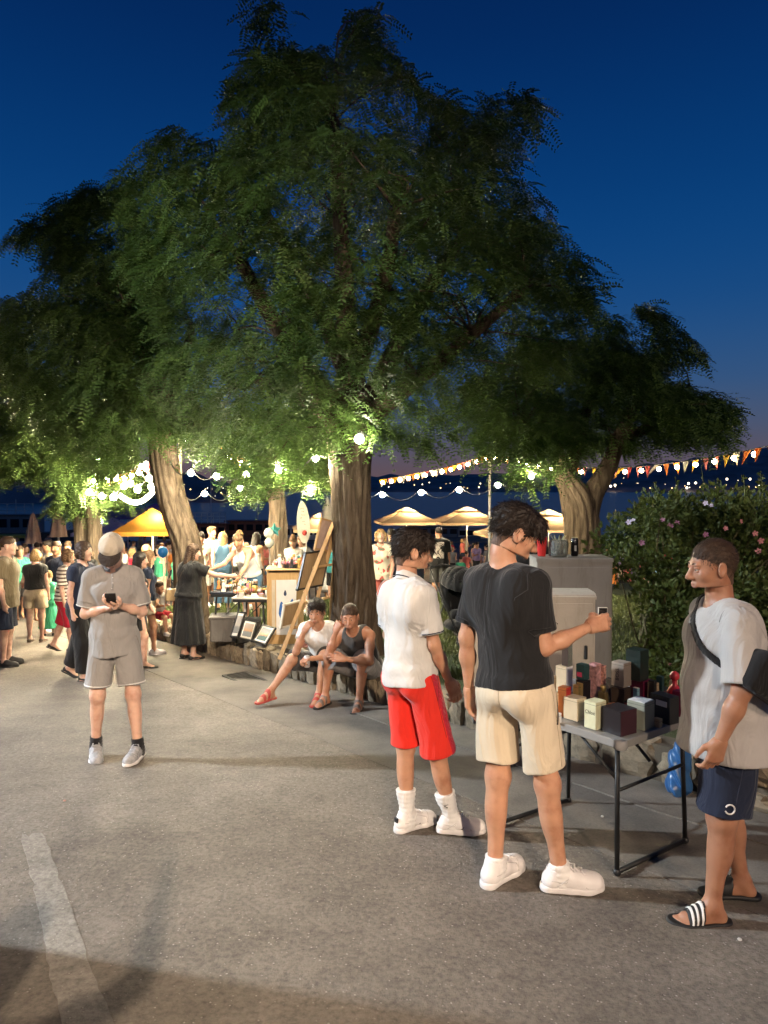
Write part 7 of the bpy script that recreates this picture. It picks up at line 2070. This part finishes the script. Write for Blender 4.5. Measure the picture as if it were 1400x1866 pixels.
# ---- pushchair
p = on_ground(838, 1170, LAWN)
pc = thing('pushchair', 'black folding pushchair parked on the lawn behind the boy in black', 'pushchair', (p.x, p.y, p.z), R(35))
FAB = cloth('black_pram_fabric', (.015, .015, .016))
for sx in (-.24, .24):
    for y in (-.30, .34):
        w_ = MB(); V = []
        b_ = MB(); b_.tube([(sx, y + .075 * math.cos(a), .09 + .075 * math.sin(a)) for a in np.linspace(0, 2 * math.pi, 17)], .018, 6); wh = b_.build('wheel', SLIDE, pc, True)
        b_ = MB(); b_.tube([(sx - .02, y, .09), (sx + .02, y, .09)], .03, 8); b_.build('hub', METAL_W, wh, True)
    MB().tube([(sx, -.30, .09), (sx, .05, .55), (sx, .38, 1.02)], .012, 8).build('frame_rail', METAL_B, pc, True)
    MB().tube([(sx, .34, .09), (sx, .05, .55)], .012, 8).build('frame_rail', METAL_B, pc, True)
MB().tube([(-.24, .38, 1.02), (0, .42, 1.05), (.24, .38, 1.02)], .016, 8).build('handle', SLIDE, pc, True)
MB().tube([(-.24, -.28, .12), (.24, -.28, .12)], .010, 8).build('foot_rest', METAL_W, pc, True)
fs = Field([('c', V3(-.17, -.08, .42), V3(.17, -.08, .42), .07, .07, .05), ('c', V3(-.16, .08, .48), V3(-.13, .22, .80), .05, .05, .1), ('c', V3(.16, .08, .48), V3(.13, .22, .80), .05, .05, .1), ('e', V3(0, .14, .62), np.eye(3), V3(.18, .07, .22), .05)])
blob('seat', fs, *fs.bounds(), .014, FAB, pc)
fh = Field([('e', V3(0, .04, .82), np.eye(3), V3(.25, .30, .25), .02)])
blob('hood', lambda P, lo, hi: np.maximum(np.maximum(fh(P, lo, hi) + .004 * np.sin(P[..., 1] * 60), -(fh(P, lo, hi) + .02)), .78 - P[..., 2] + .3 * P[..., 1]), *fh.bounds(), .014, FAB, pc)
bk = Field([('e', V3(0, .05, .24), np.eye(3), V3(.19, .22, .09), .02)]); blob('basket', bk, *bk.bounds(), .014, FAB, pc)

# ---- easel with pictures and the wooden display box
def slab(name, px4, ds, th, m, parent=None, off=None):
    """a flat board given by its four corners in the photograph, each with its own distance"""
    P = [at(x, y, d) for (x, y), d in zip(px4, ds)]
    P[3] = P[0] + (P[2] - P[1])                                            # keep it a parallelogram
    n = (P[1] - P[0]).cross(P[3] - P[0]).normalized()
    if n.y > 0: n = -n
    o = Vector(off) if off is not None else Vector((0, 0, 0))
    V = [p - o for p in P] + [p - n * th - o for p in P]
    me = mesh_np(name, V, [[0, 1, 2, 3], [7, 6, 5, 4], [0, 4, 5, 1], [1, 5, 6, 2], [2, 6, 7, 3], [3, 7, 4, 0]], m, parent)
    bm = bmesh.new(); bm.from_mesh(me.data); bmesh.ops.recalc_face_normals(bm, faces=bm.faces); bm.to_mesh(me.data); bm.free()
    return me, P, n
LZ = LAWN + .03
ez = thing('easel', 'tall wooden easel on the ledge holding framed pictures seen from behind', 'easel', tuple(on_ground(508, 1203, LZ)))
eo = Vector(ez.location)
top = at(608, 952, 8.75)
def lath(a, b, w=.046, name='leg'):
    a, b = Vector(a) - eo, Vector(b) - eo; d = (b - a); L = d.length; z = d.normalized(); x = z.cross(Vector((0, 1, 0))).normalized(); y = z.cross(x)
    MB().box((a + b) / 2, (w, w * .55, L), Matrix((x, y, z)).transposed(), .004).build(name, PINE, ez)
lath(on_ground(509, 1202, LZ), top); lath(on_ground(556, 1182, LZ + .0), at(612, 958, 8.9)); fC = on_ground(600, 1168, LZ); lath(fC, at(613, 956, 9.0))
lath(at(548, 1100, 8.45), at(600, 1088, 9.0), .035, 'crossbar'); lath(at(530, 1145, 8.35), at(590, 1132, 8.95), .035, 'crossbar'); lath(at(570, 1035, 8.6), at(608, 1028, 9.0), .03, 'crossbar')
def picture(label, px4, ds, frame_m, face_m, th=.03, name='framed_picture'):
    P0 = at(*px4[0], ds[0]); t = thing(name, label, 'picture', tuple(P0))
    me, P, n = slab('board', px4, ds, th * .6, face_m, t, P0)
    c = sum((p for p in P), Vector()) / 4
    for i in range(4):
        a, b = P[i] - P0, P[(i + 1) % 4] - P0; d = (b - a); L = d.length; z = d.normalized(); x = n; y = z.cross(x)
        MB().box((a + b) / 2 - n * th * .3 + (c - P0 - (a + b) / 2).normalized() * .008, (th, .022, L + .018), Matrix((x, y, z)).transposed(), .002).build('frame_rail', frame_m, t)
    return t, P, n, P0
BLK = mat('black_frame', (.015, .013, .012), .35, .1)
picture('large brown-backed picture in a thin black frame on the upper easel', [(542, 1076), (588, 1067), (602, 1001), (562, 997)], [8.5, 8.9, 9.0, 8.6], BLK, BACKB)
picture('small pale picture clipped at the very top of the easel', [(574, 1001), (598, 1005), (610, 950), (587, 946)], [8.62, 8.95, 8.95, 8.62], PINE, mat('pale_pink_print', (.42, .30, .25), .7, .2))
picture('small brown picture with a pale top edge low on the easel', [(511, 1146), (541, 1137), (548, 1094), (521, 1102)], [8.2, 8.45, 8.5, 8.25], mat('pale_frame', (.55, .50, .40), .5, .1), BACKB)
def sea_picture(name, a, b, c):
    m, n, l, bs_ = nodes_of(name); tc = n.new('ShaderNodeTexCoord'); sp_ = n.new('ShaderNodeSeparateXYZ'); l.new(tc.outputs['Generated'], sp_.inputs[0]); ns = _noise(n, 9, 4); l.new(tc.outputs['Generated'], ns.inputs[0])
    ad = n.new('ShaderNodeMath'); ad.operation = 'MULTIPLY_ADD'; ad.inputs[1].default_value = .25; l.new(ns.outputs['Fac'], ad.inputs[0]); l.new(sp_.outputs['Z'], ad.inputs[2])
    r = _ramp(n, [(.15, a), (.48, a), (.56, b), (.80, c), (1.0, c)]); l.new(ad.outputs[0], r.inputs[0]); l.new(r.outputs[0], bs_.inputs['Base Color']); bs_.inputs['Roughness'].default_value = .25
    return m
for lab, px4, ds, ar in (('narrow grey seascape in a dark frame, leftmost of those leaning on the ledge', [(420, 1160), (433, 1162), (447, 1116), (436, 1114)], [9.5, 9.4, 9.6, 9.7], ((.16, .15, .14), (.30, .26, .22), (.28, .25, .22))),
                         ('sunset seascape in a black frame, middle of those leaning on the ledge', [(436, 1163), (459, 1168), (469, 1133), (446, 1130)], [9.3, 9.15, 9.35, 9.5], ((.16, .17, .18), (.40, .22, .12), (.30, .24, .20))),
                         ('seascape with orange boats in a black frame, rightmost on the ledge', [(461, 1168), (484, 1175), (502, 1144), (478, 1138)], [9.1, 8.95, 9.15, 9.3], ((.05, .09, .09), (.45, .22, .10), (.22, .22, .22)))):
    t, P, n, P0 = picture(lab, px4, ds, BLK, mat('cream_mount', (.50, .46, .40), .7, .08), .028)
    c = sum(P, Vector()) / 4; Q = [c + (p - c) * .68 + n * .004 - P0 for p in P]
    mesh_np('seascape', Q + [q - n * .003 for q in Q], [[0, 1, 2, 3], [7, 6, 5, 4], [0, 4, 5, 1], [1, 5, 6, 2], [2, 6, 7, 3], [3, 7, 4, 0]], sea_picture('seascape_%d' % len(lab), *ar), t)
picture('coral pink card propped behind the seated man in white', [(541, 1180), (560, 1178), (560, 1150), (543, 1150)], [8.3, 8.3, 8.4, 8.4], mat('coral_edge', (.5, .2, .14), .6), mat('coral_card', (.55, .22, .16), .6, .1), .02, 'display_card')
# wooden display box
p = at(517, 1140, 9.55); zb = lawn_z(0, 9.7)
db = thing('display_box', 'honey wood display box with a blue fish poster on its front', 'display box', (p.x, p.y + .22, zb), R(6))
hb = .525 - zb
for sx in (-1, 1): MB().box((sx * .232, 0, hb / 2), (.022, .44, hb), None, .003).build('side_board', OAK, db)
MB().box((0, -.205, hb / 2 - .01), (.442, .022, hb - .03), None, .003).build('front_board', OAK, db)
MB().box((0, .21, hb / 2 - .01), (.442, .02, hb - .03)).build('back_board', OAK, db)
MB().box((0, 0, hb + .012), (.52, .48, .024), None, .004).build('top_board', OAK, db)
MB().box((.015, -.2185, hb * .52), (.27, .003, hb * .72)).build('poster', mat('white_poster', (.66, .64, .60), .6, .05), db)
def drop_shape(cx, cz, w, h, m, sg, nm, yy=-.2212):
    b_ = MB(); P = []
    for i in range(18):
        a = i / 18 * 2 * math.pi; r_ = (1 - .45 * math.sin(a)) if math.sin(a) > 0 else 1
        P.append((cx + w * math.cos(a) * r_ + sg * .02 * math.sin(a), cz + h * math.sin(a) * (1.25 if math.sin(a) > 0 else .8)))
    V = [(x, yy, z) for x, z in P] + [(x, yy + .001, z) for x, z in P]; n = len(P)
    b_.add(V, [list(range(n)), list(range(n, 2 * n))[::-1]] + [[i, (i + 1) % n, n + (i + 1) % n, n + i] for i in range(n)]); b_.build(nm, m, db)
BLUEP = mat('blue_ink', (.02, .10, .32), .6, .1); NAVYP = mat('navy_ink', (.015, .03, .08), .6, .1)
drop_shape(-.03, hb * .44, .058, .13, BLUEP, -1, 'fish_print'); drop_shape(.075, hb * .50, .042, .11, BLUEP, 1, 'fish_print', -.2216); drop_shape(.0, hb * .70, .020, .04, NAVYP, 0, 'fish_print', -.2220); drop_shape(.025, hb * .45, .022, .10, mat('white_poster_ink', (.66, .64, .60), .6, .05), 0, 'fish_print', -.2224)
MB().box((-.155, -.2185, hb * .52), (.045, .003, hb * .72)).build('poster_strip', mat('pale_tan_card', (.5, .42, .30), .6), db)
# low counter of goods behind the display box, and the two trinket tables
def stall_table(label, px0, px1, py, d, dep, topm, legm, h=.7):
    a = at(px0, py, d); b = at(px1, py, d); zb = lawn_z(0, d); w = (b.x - a.x)
    t = thing('stall_table', label, 'table', ((a.x + b.x) / 2, d + dep / 2, zb), R(-4)); hh = a.z - zb
    MB().box((0, 0, hh - .014), (w, dep, .028), None, .006).build('top', topm, t)
    MB().box((0, -dep / 2 + .004, hh - .045), (w - .04, .012, .04)).build('apron', legm[0], t)
    for i, (sx, sy) in enumerate(((-1, -1), (1, -1), (1, 1), (-1, 1))): MB().tube([(sx * (w / 2 - .05), sy * (dep / 2 - .05), 0), (sx * (w / 2 - .09), sy * (dep / 2 - .06), hh - .03)], .015, 8).build('leg', legm[i % len(legm)], t, True)
    MB().tube([(-w / 2 + .06, -dep / 2 + .055, .2), (w / 2 - .08, -dep / 2 + .06, hh - .06)], .008, 6).build('brace', legm[0], t)
    return Vector((t.location.x, t.location.y, a.z)), w, dep
NAVYT = cloth('dark_tablecloth', (.02, .025, .04)); 
T1 = stall_table('trinket table with a dark top in front of the woman in black', 384, 458, 1080, 10.15, .75, NAVYT, [METAL_B, METAL_W])
T2 = stall_table('lower pale trinket table between the dark one and the display box', 424, 492, 1089, 9.75, .55, mat('white_table', (.55, .52, .46), .5, .08), [METAL_B])
T3 = stall_table('long goods table behind the wooden display box', 488, 575, 1040, 10.6, .7, mat('white_table', (.55, .52, .46), .5, .08), [METAL_B], .8)
GOODM = [mat('trinket_white', (.62, .60, .56), .5, .1), mat('trinket_cream', (.58, .48, .34), .5, .1), mat('trinket_pink', (.52, .20, .26), .5, .1), mat('trinket_gold', (.50, .34, .10), .35, .1, 9, 0, 1, .5), mat('trinket_teal', (.08, .26, .26), .5, .1), mat('trinket_brown', (.16, .09, .05), .6, .1), mat('trinket_black', (.02, .02, .022), .4, .1), mat('trinket_orange', (.58, .22, .06), .5, .1)]
GW = ['white', 'cream', 'pink', 'gold', 'teal', 'brown', 'black', 'orange']
def goods(T, n, seed, where):
    rs = np.random.default_rng(seed); c, w, dep = T
    for i in range(n):
        x = c.x + rs.uniform(-.46, .46) * w; y = c.y + rs.uniform(-.42, .42) * dep; k = int(rs.choice(8, p=[.28, .18, .12, .1, .08, .1, .09, .05])); kind = int(rs.integers(4)); s_ = rs.uniform(.8, 1.4)
        nm = ('trinket_box', 'bracelet_stand', 'small_jar', 'figurine')[kind]; wd = ('little box', 'bracelet roll', 'small jar', 'small figurine')[kind]
        t = thing(nm, '%s %s lying on the %s' % (GW[k], wd, where), ('box', 'bracelets', 'jar', 'figurine')[kind], (x, y, c.z + .001), rs.uniform(0, 3), '%s %s goods on the %s' % (GW[k], wd, where))
        if kind == 0:
            b_ = MB(); b_.box((0, 0, .025 * s_), (.08 * s_, .055 * s_, .05 * s_), None, .004); b_.build('case', GOODM[k], t); b_ = MB(); b_.box((0, 0, .054 * s_), (.084 * s_, .059 * s_, .010), None, .003); b_.build('lid', GOODM[(k + 1) % 8], t)
        elif kind == 1:
            b_ = MB(); b_.tube([(-.07 * s_, 0, .07), (.07 * s_, 0, .07)], .022, 10); b_.build('roll', GOODM[k], t, True)
            b_ = MB(); b_.tube([(0, 0, 0), (0, 0, .06)], .012, 8); b_.build('post', GOODM[5], t)
            for q in range(4): b_ = MB(); b_.tube([(-.05 * s_ + q * .033 * s_, .026 * math.cos(a), .07 + .026 * math.sin(a)) for a in np.linspace(0, 6.283, 9)], .006, 5); b_.build('bracelet', GOODM[(k + q + 2) % 8], t)
        elif kind == 2:
            b_ = MB(); b_.lathe([(.028 * s_, 0), (.034 * s_, .01), (.034 * s_, .07 * s_), (.026 * s_, .085 * s_)], 10); b_.build('body', GOODM[k], t, True); b_ = MB(); b_.lathe([(.029 * s_, .0855 * s_), (.029 * s_, .10 * s_), (.01, .105 * s_)], 10); b_.build('lid', GOODM[(k + 3) % 8], t)
        else:
            b_ = MB(); b_.lathe([(.03 * s_, 0), (.028 * s_, .012), (.014 * s_, .05 * s_), (.022 * s_, .085 * s_), (.010 * s_, .11 * s_)], 10); b_.build('body', GOODM[k], t, True); b_ = MB(); b_.ball((0, 0, .125 * s_), .018 * s_, 8); b_.build('head', GOODM[(k + 1) % 8], t, True)
goods(T1, 34, 1, 'dark trinket table'); goods(T2, 20, 2, 'lower pale trinket table'); goods(T3, 34, 3, 'long goods table')
T4 = (Vector((db.location.x, db.location.y, .525 + .026)), .5, .44)
goods(T4, 10, 4, 'top of the display box')
# storage crates under the tables
for lab, px, py, d, sz, m in (('grey cloth-covered crate under the dark trinket table', 412, 1150, 10.2, (.42, .35, .34), cloth('grey_cover', (.16, .15, .14))), ('dark crate under the lower pale table', 452, 1140, 10.0, (.35, .3, .3), mat('dark_crate', (.06, .055, .05), .7, .2))):
    q = at(px, py, d); t = thing('storage_crate', lab, 'crate', (q.x, q.y, lawn_z(0, d)), R(8))
    MB().box((0, 0, sz[2] / 2), sz, None, .02).build('body', m, t); MB().box((0, 0, sz[2] + .008), (sz[0] + .03, sz[1] + .03, .03), None, .01).build('lid', m, t)

# ---- balloons, feather flag
def balloon(label, px, py, d, r_, m, floor=True, tail=.9):
    p = at(px, py, d); t = thing('balloon', label, 'balloon', tuple(p))
    b_ = MB(); n = 14
    b_.lathe([(max(.002, r_ * math.sin(math.pi * i / n) * (1 - .12 * (i < n / 2) * math.cos(math.pi * i / n))), -r_ * 1.12 * math.cos(math.pi * i / n)) for i in range(n + 1)], 16); b_.build('skin', m, t, True)
    b_ = MB(); b_.lathe([(.002, -r_ * 1.1), (.014, -r_ * 1.22)], 8); b_.build('knot', m, t)
    b_ = MB(); b_.tube([(0, 0, -r_ * 1.15), (.01, 0, -r_ * 1.15 - tail * .5), (.02, 0, -r_ * 1.15 - tail)], .006, 5); b_.build('stick', METAL_W, t)
    return t
balloon('bright blue balloon on a thin stick by the leaning trunk', 297, 1006, 11.9, .085, mat('blue_balloon', (.02, .20, .62), .25, .04), tail=.85)
balloon('upper white balloon beside the dark further trunk', 490, 972, 12.5, .085, mat('white_balloon', (.66, .66, .60), .25, .04), tail=.7)
balloon('lower white balloon beside the dark further trunk', 491, 989, 12.4, .082, mat('white_balloon', (.66, .66, .60), .25, .04), tail=.6)
p = at(500, 966, 12.7); t = thing('balloon', 'teal star-shaped foil balloon behind the two white balloons', 'balloon', tuple(p))
b_ = MB(); V = []; 
for i in range(10):
    a = i * math.pi / 5; r_ = .13 if i % 2 == 0 else .065; V.append((r_ * math.sin(a), 0, r_ * math.cos(a)))
V2 = V + [(0, -.045, 0), (0, .045, 0)]
b_.add(V2, [[i, (i + 1) % 10, 10] for i in range(10)] + [[(i + 1) % 10, i, 11] for i in range(10)]); b_.build('foil', mat('teal_foil', (.05, .30, .32), .3, .1, 9, 0, 1, .4), t)
b_ = MB(); b_.tube([(0, 0, -.06), (0, 0, -.8)], .005, 5); b_.build('stick', METAL_W, t)
p = at(556, 1000, 13.5); zb = lawn_z(p.x, 13.5)
ff = thing('feather_flag', 'white oval feather flag with a red mark rising behind the display box', 'flag', (p.x, p.y, zb))
P = []
for i in range(22):
    a = i / 22 * 2 * math.pi; P.append((.125 * math.cos(a) * (1 - .15 * math.sin(a)), .40 * math.sin(a)))
zc_ = at(553, 952, 13.5).z - zb
V = [(x - .03 - .05 * z, -.006, z + zc_) for x, z in P] + [(x - .03 - .05 * z, .006, z + zc_) for x, z in P]; n = len(P)
b_ = MB(); b_.add(V, [list(range(n)), list(range(n, 2 * n))[::-1]] + [[i, (i + 1) % n, n + (i + 1) % n, n + i] for i in range(n)]); b_.build('cloth', mat('white_flag_cloth', (.72, .70, .66), .8, .05), ff)
MB().tube([(.03, .02, 0), (.02, .02, zc_ + .1)], .012, 8).build('pole', METAL_W, ff)
b_ = MB(); b_.ball((-.005, -.008, zc_ - .20), .045, 8, 1.2); b_.build('emblem', mat('red_emblem', (.55, .06, .05), .6), ff)
for k in range(6):
    b_ = MB(); b_.tube([(-.035 - .05 * z + dx, -.0085, zc_ + z) for dx, z in [(rs_.uniform(-.05, .05), .26 - .06 * k + rs_.uniform(-.02, .02)) for _ in range(4)]], .004, 5); b_.build('print', mat('rust_ink', (.45, .2, .14), .6), ff)

# ---- parasols
CANV = mat('cream_canvas', (.66, .52, .34), .85, .06, 3, .1, 40); YEL = mat('yellow_canvas', (.62, .33, .06), .85, .06, 3); PNK = mat('dusty_pink_canvas', (.45, .28, .20), .85, .1, 6)
def glow_cloth(m, f=.45):
    n = m.node_tree.nodes; l = m.node_tree.links; b = n['Principled BSDF']; tr = n.new('ShaderNodeBsdfTranslucent'); src = b.inputs['Base Color'].links[0].from_socket; l.new(src, tr.inputs[0])
    mx = n.new('ShaderNodeMixShader'); mx.inputs[0].default_value = f; l.new(b.outputs[0], mx.inputs[1]); l.new(tr.outputs[0], mx.inputs[2]); l.new(mx.outputs[0], n['Material Output'].inputs['Surface'])
glow_cloth(CANV, .6); glow_cloth(YEL)
def parasol(label, px, py_eave, d, w, m, rise=.75, lampw=1.0, tier=True, yaw=8, name='parasol', seg=4):
    p = at(px, py_eave, d); zb = g1(p.x, d); h = p.z - zb
    t = thing(name, label, 'parasol', (p.x, d, zb), R(yaw)); n = seg * 4; hw = w / 2
    def ring(r_, z, sag):
        V = []
        for i in range(n):
            a = i / n * 2 * math.pi; c, s_ = math.cos(a), math.sin(a); k = 1 / max(abs(c), abs(s_)) if seg == 4 else 1
            dg = (abs(abs(c) - abs(s_)) / 1.0) if seg == 4 else 0
            V.append((r_ * c * k, r_ * s_ * k, z - sag * dg))
        return V
    rings = [ring(hw, h - .14, 0), ring(hw, h, .0), ring(hw * .62, h + rise * .36, .03), ring(hw * .28, h + rise * .72, .02)]
    if not tier: rings.append(ring(.02, h + rise, 0))
    V = sum(rings, []); Fs = []
    for q in range(len(rings) - 1):
        for i in range(n): j = (i + 1) % n; Fs.append([q * n + i, q * n + j, (q + 1) * n + j, (q + 1) * n + i])
    mesh_np('canopy', V, Fs, m, t)
    if tier:
        rings = [ring(hw * .36, h + rise * .66, 0), ring(hw * .34, h + rise * .74, .0), ring(.03, h + rise * 1.08, 0)]; V = sum(rings, []); Fs = []
        for q in range(2):
            for i in range(n): j = (i + 1) % n; Fs.append([q * n + i, q * n + j, (q + 1) * n + j, (q + 1) * n + i])
        mesh_np('vent_cap', V, Fs, m, t)
    MB().tube([(0, 0, 0), (0, 0, h + rise)], .035, 8).build('pole', METAL_W, t, True)
    for q in range(seg * 2):
        a = (q + .5) / (seg * 2) * 2 * math.pi; MB().tube([(0, 0, h + rise * .55), (hw * .85 * math.cos(a), hw * .85 * math.sin(a), h + rise * .16)], .012, 5).build('rib', METAL_W, t)
    b_ = MB(); b_.lathe([(.28, 0), (.30, .02), (.28, .08), (.06, .1)], 14); b_.build('base', mat('parasol_base', (.2, .19, .18), .8), t)
    if lampw:
        b_ = MB(); b_.ball((0.25, -.25, h + rise * .30), .07, 8); b_.build('lamp', emis('parasol_lamp', (1, .72, .40), 2200.0), t, True)
    return t
parasol('cream double-roofed parasol left of the tall man in black t-shirt', 741, 950, 40, 3.3, CANV)
parasol('cream double-roofed parasol behind the slim bunting pole', 851, 950, 39, 3.5, CANV)
parasol('cream parasol seen between the pole and the tall boy\'s head', 925, 972, 37, 2.9, CANV, .6)
parasol('cream parasol seen between the tall boy\'s face and the forked trunk', 1000, 962, 37, 3.6, CANV, .9)
parasol('cream parasol behind the easel top left of the thick trunk', 583, 962, 31, 2.3, CANV, .6)
parasol('yellow market parasol left of the leaning trunk', 278, 966, 24, 2.2, YEL, .75, 1, False)
parasol('deep blue market parasol far behind the yellow one', 233, 940, 40, 3.2, mat('blue_canvas', (.05, .05, .22), .85, .1), .6, 0, False)
parasol('violet market parasol beside the deep blue one', 283, 936, 42, 2.6, mat('violet_canvas', (.13, .08, .35), .85, .1), .6, 0, False)
parasol('beige market parasol low in the crowd left of the leaning trunk', 205, 968, 32, 2.8, mat('lilac_canvas', (.32, .30, .45), .85, .1), .6, 1, False)
def closed_parasol(label, px, y0, y1, d, m):
    p = at(px, y0, d); q = at(px, y1, d); zb = g1(p.x, d); t = thing('closed_parasol', label, 'parasol', (p.x, d, zb)); h = p.z - zb; hb_ = q.z - zb; L = h - hb_
    V = []; Fs = []; n = 24
    for r_, z in ((.26, hb_), (.24, hb_ + .06 * L), (.20, hb_ + .35 * L), (.13, hb_ + .7 * L), (.05, hb_ + .95 * L), (.01, h)):
        for i in range(n): a = i / n * 2 * math.pi; k = r_ * (1 + .22 * math.cos(a * 6)); V.append((k * math.cos(a), k * math.sin(a), z))
    for q_ in range(5):
        for i in range(n): j = (i + 1) % n; Fs.append([q_ * n + i, q_ * n + j, (q_ + 1) * n + j, (q_ + 1) * n + i])
    mesh_np('canvas', V, Fs, m, t, smooth=True); MB().tube([(0, 0, 0), (0, 0, h)], .03, 8).build('pole', METAL_W, t)
    b_ = MB(); b_.tube([(.16 * math.cos(a), .16 * math.sin(a), hb_ + .45 * L) for a in np.linspace(0, 6.283, 13)], .02, 5); b_.build('tie', m, t)
closed_parasol('folded dusty pink parasol at the far left by the boats', 60, 934, 990, 24, PNK)
closed_parasol('folded dusty pink parasol left of the slim twin trunks', 106, 918, 978, 23, PNK)
closed_parasol('folded pale parasol rising above the easel', 597, 906, 955, 28, mat('pale_canvas', (.6, .55, .45), .85, .1))
# orange poster board and stall cubes on the waterfront
p = at(217, 935, 45); t = thing('poster_board', 'lit orange poster board above the crowd beside the slim twin trees', 'sign', tuple(p))
MB().box((0, 0, 0), (.62, .06, .62), None, .01).build('panel', mat('orange_panel', (.60, .22, .06), .6, .15), t); MB().tube([(0, .05, -.3), (0, .05, -2.2)], .04, 8).build('post', METAL_B, t)
# ---- boats along the quay
BWHITE = mat('boat_white', (.55, .55, .52), .4, .1); BDARK = mat('boat_dark', (.04, .05, .06), .5, .2); BYEL = mat('boat_yellow', (.60, .50, .10), .45, .12); BRED = mat('boat_red_brown', (.28, .10, .06), .6, .2); DGLASS = mat('boat_window', (.015, .018, .022), .1, 0)
def boat(label, px, py, d, L, hull, cab, rail=False, mast=0., yaw=0, cabh=1.3):
    p = at(px, py, d); t = thing('boat', label, 'boat', (p.x, d, SEA_Z + .1), R(yaw)); fb_ = 1.5 * L / 9 + .4
    V = []; Fs = []; n = 14
    for i in range(n):
        u = i / (n - 1); x = (u - .5) * L; w = .17 * L * (1 - max(0, (u - .55) / .45) ** 2.2) * (.85 + .15 * min(1, u * 4)); sh = fb_ + .5 * max(0, u - .5) ** 2 * L * .25
        V += [(x, -w, sh), (x * .97, -w * .75, .1), (x * .96, 0, -.35), (x * .97, w * .75, .1), (x, w, sh)]
    for i in range(n - 1):
        for k in range(4): a = i * 5 + k; Fs.append([a, a + 5, a + 6, a + 1])
        Fs.append([i * 5 + 4, i * 5 + 9, i * 5 + 5, i * 5])
    Fs.append([0, 1, 2, 3, 4]); Fs.append([(n - 1) * 5 + k for k in (4, 3, 2, 1, 0)])
    mesh_np('hull', V, Fs, hull, t)
    cw = .24 * L; cl = .5 * L
    c = MB().box((-.06 * L, 0, fb_ + cabh / 2), (cl, cw, cabh), None, .08).build('cabin', cab, t)
    MB().box((-.06 * L, 0, fb_ + cabh + .06), (cl + .5, cw + .3, .1), None, .03).build('roof', cab, t)
    nw = 5
    for i in range(nw): 
        for sy in (-1, 1): MB().box((-.06 * L + (i - (nw - 1) / 2) * cl / nw, sy * (cw / 2 + .01), fb_ + cabh * .58), (cl / nw * .7, .03, cabh * .45)).build('window', DGLASS, c)
    if rail:
        for i in range(8):
            x = -.30 * L + i * .07 * L; MB().tube([(x, -cw / 2, fb_ + cabh + .1), (x, -cw / 2, fb_ + cabh + 1.1)], .035, 6).build('railing_post', BWHITE, t)
        for z in (.45, .78, 1.1): MB().tube([(-.30 * L, -cw / 2, fb_ + cabh + z), (.19 * L, -cw / 2, fb_ + cabh + z)], .03, 6).build('railing_bar', BWHITE, t)
    if mast: MB().tube([(.0, 0, fb_), (.0, 0, fb_ + mast)], [.06, .03], 8).build('mast', BWHITE, t)
    for i in range(3): 
        b_ = MB(); b_.tube([(-.2 * L + i * .2 * L, -.17 * L - .12, .55), (-.2 * L + i * .2 * L, -.17 * L - .12, 1.05)], .12, 8); b_.build('fender', BDARK, t, True)
    return t
boat('dark passenger boat with white railings on its upper deck at the far left', 30, 965, 67, 11, BDARK, mat('boat_grey', (.20, .21, .21), .5, .1), True, 3.2, 4, 1.7)
boat('yellow hulled boat in front of the passenger boat at the far left', 30, 990, 63.6, 6, BYEL, BYEL, False, 0, 2, .8)
boat('reddish wooden boat with a mast behind the group at the stall', 385, 950, 68, 8, BRED, BRED, True, 5.5, 3)
boat('white motor boat moored behind the leaning trunk', 330, 965, 66, 6.5, BWHITE, BWHITE, False, 2.5, 5, .9)
boat('dark boat with low cabin moored behind the further trunk', 470, 955, 70, 9, BDARK, BRED, False, 4, -3)
boat('small boat with pale cabin moored beyond the balloons', 560, 962, 68, 7, BDARK, BWHITE, False, 3, 2)
boat('blue-grey boat moored behind the pole and the cream parasols', 800, 968, 66.5, 9, mat('boat_blue_grey', (.12, .16, .19), .5, .1), mat('boat_blue_grey', (.12, .16, .19), .5, .1), False, 0, 0, 1.0)
boat('blue-grey boat with white-framed window behind the second cream parasol', 880, 966, 67, 8, mat('boat_blue_grey', (.12, .16, .19), .5, .1), BWHITE, False, 0, 3, 1.0)
boat('white boat moored behind the flowering shrub', 1180, 965, 68, 8, BWHITE, BWHITE, False, 4, -4)
# cigarette ends and bits of litter on the street
for lab, px, py in (('small reddish pebble lying on the street left', 118, 1461), ('crumpled white bottle cap on the gutter under the table', 1098, 1490), ('pale leaf scrap on the street by the man in slides', 1348, 1715)):
    q = on_ground(px, py); t = thing('litter_scrap', lab, 'litter', (q.x, q.y, q.z + .003)); b_ = MB(); b_.ball((0, 0, .005), .010, 7, .5); b_.build('scrap', mat('scrap_%d' % px, ((.40, .20, .16) if px < 200 else (.6, .58, .54)), .7), t)
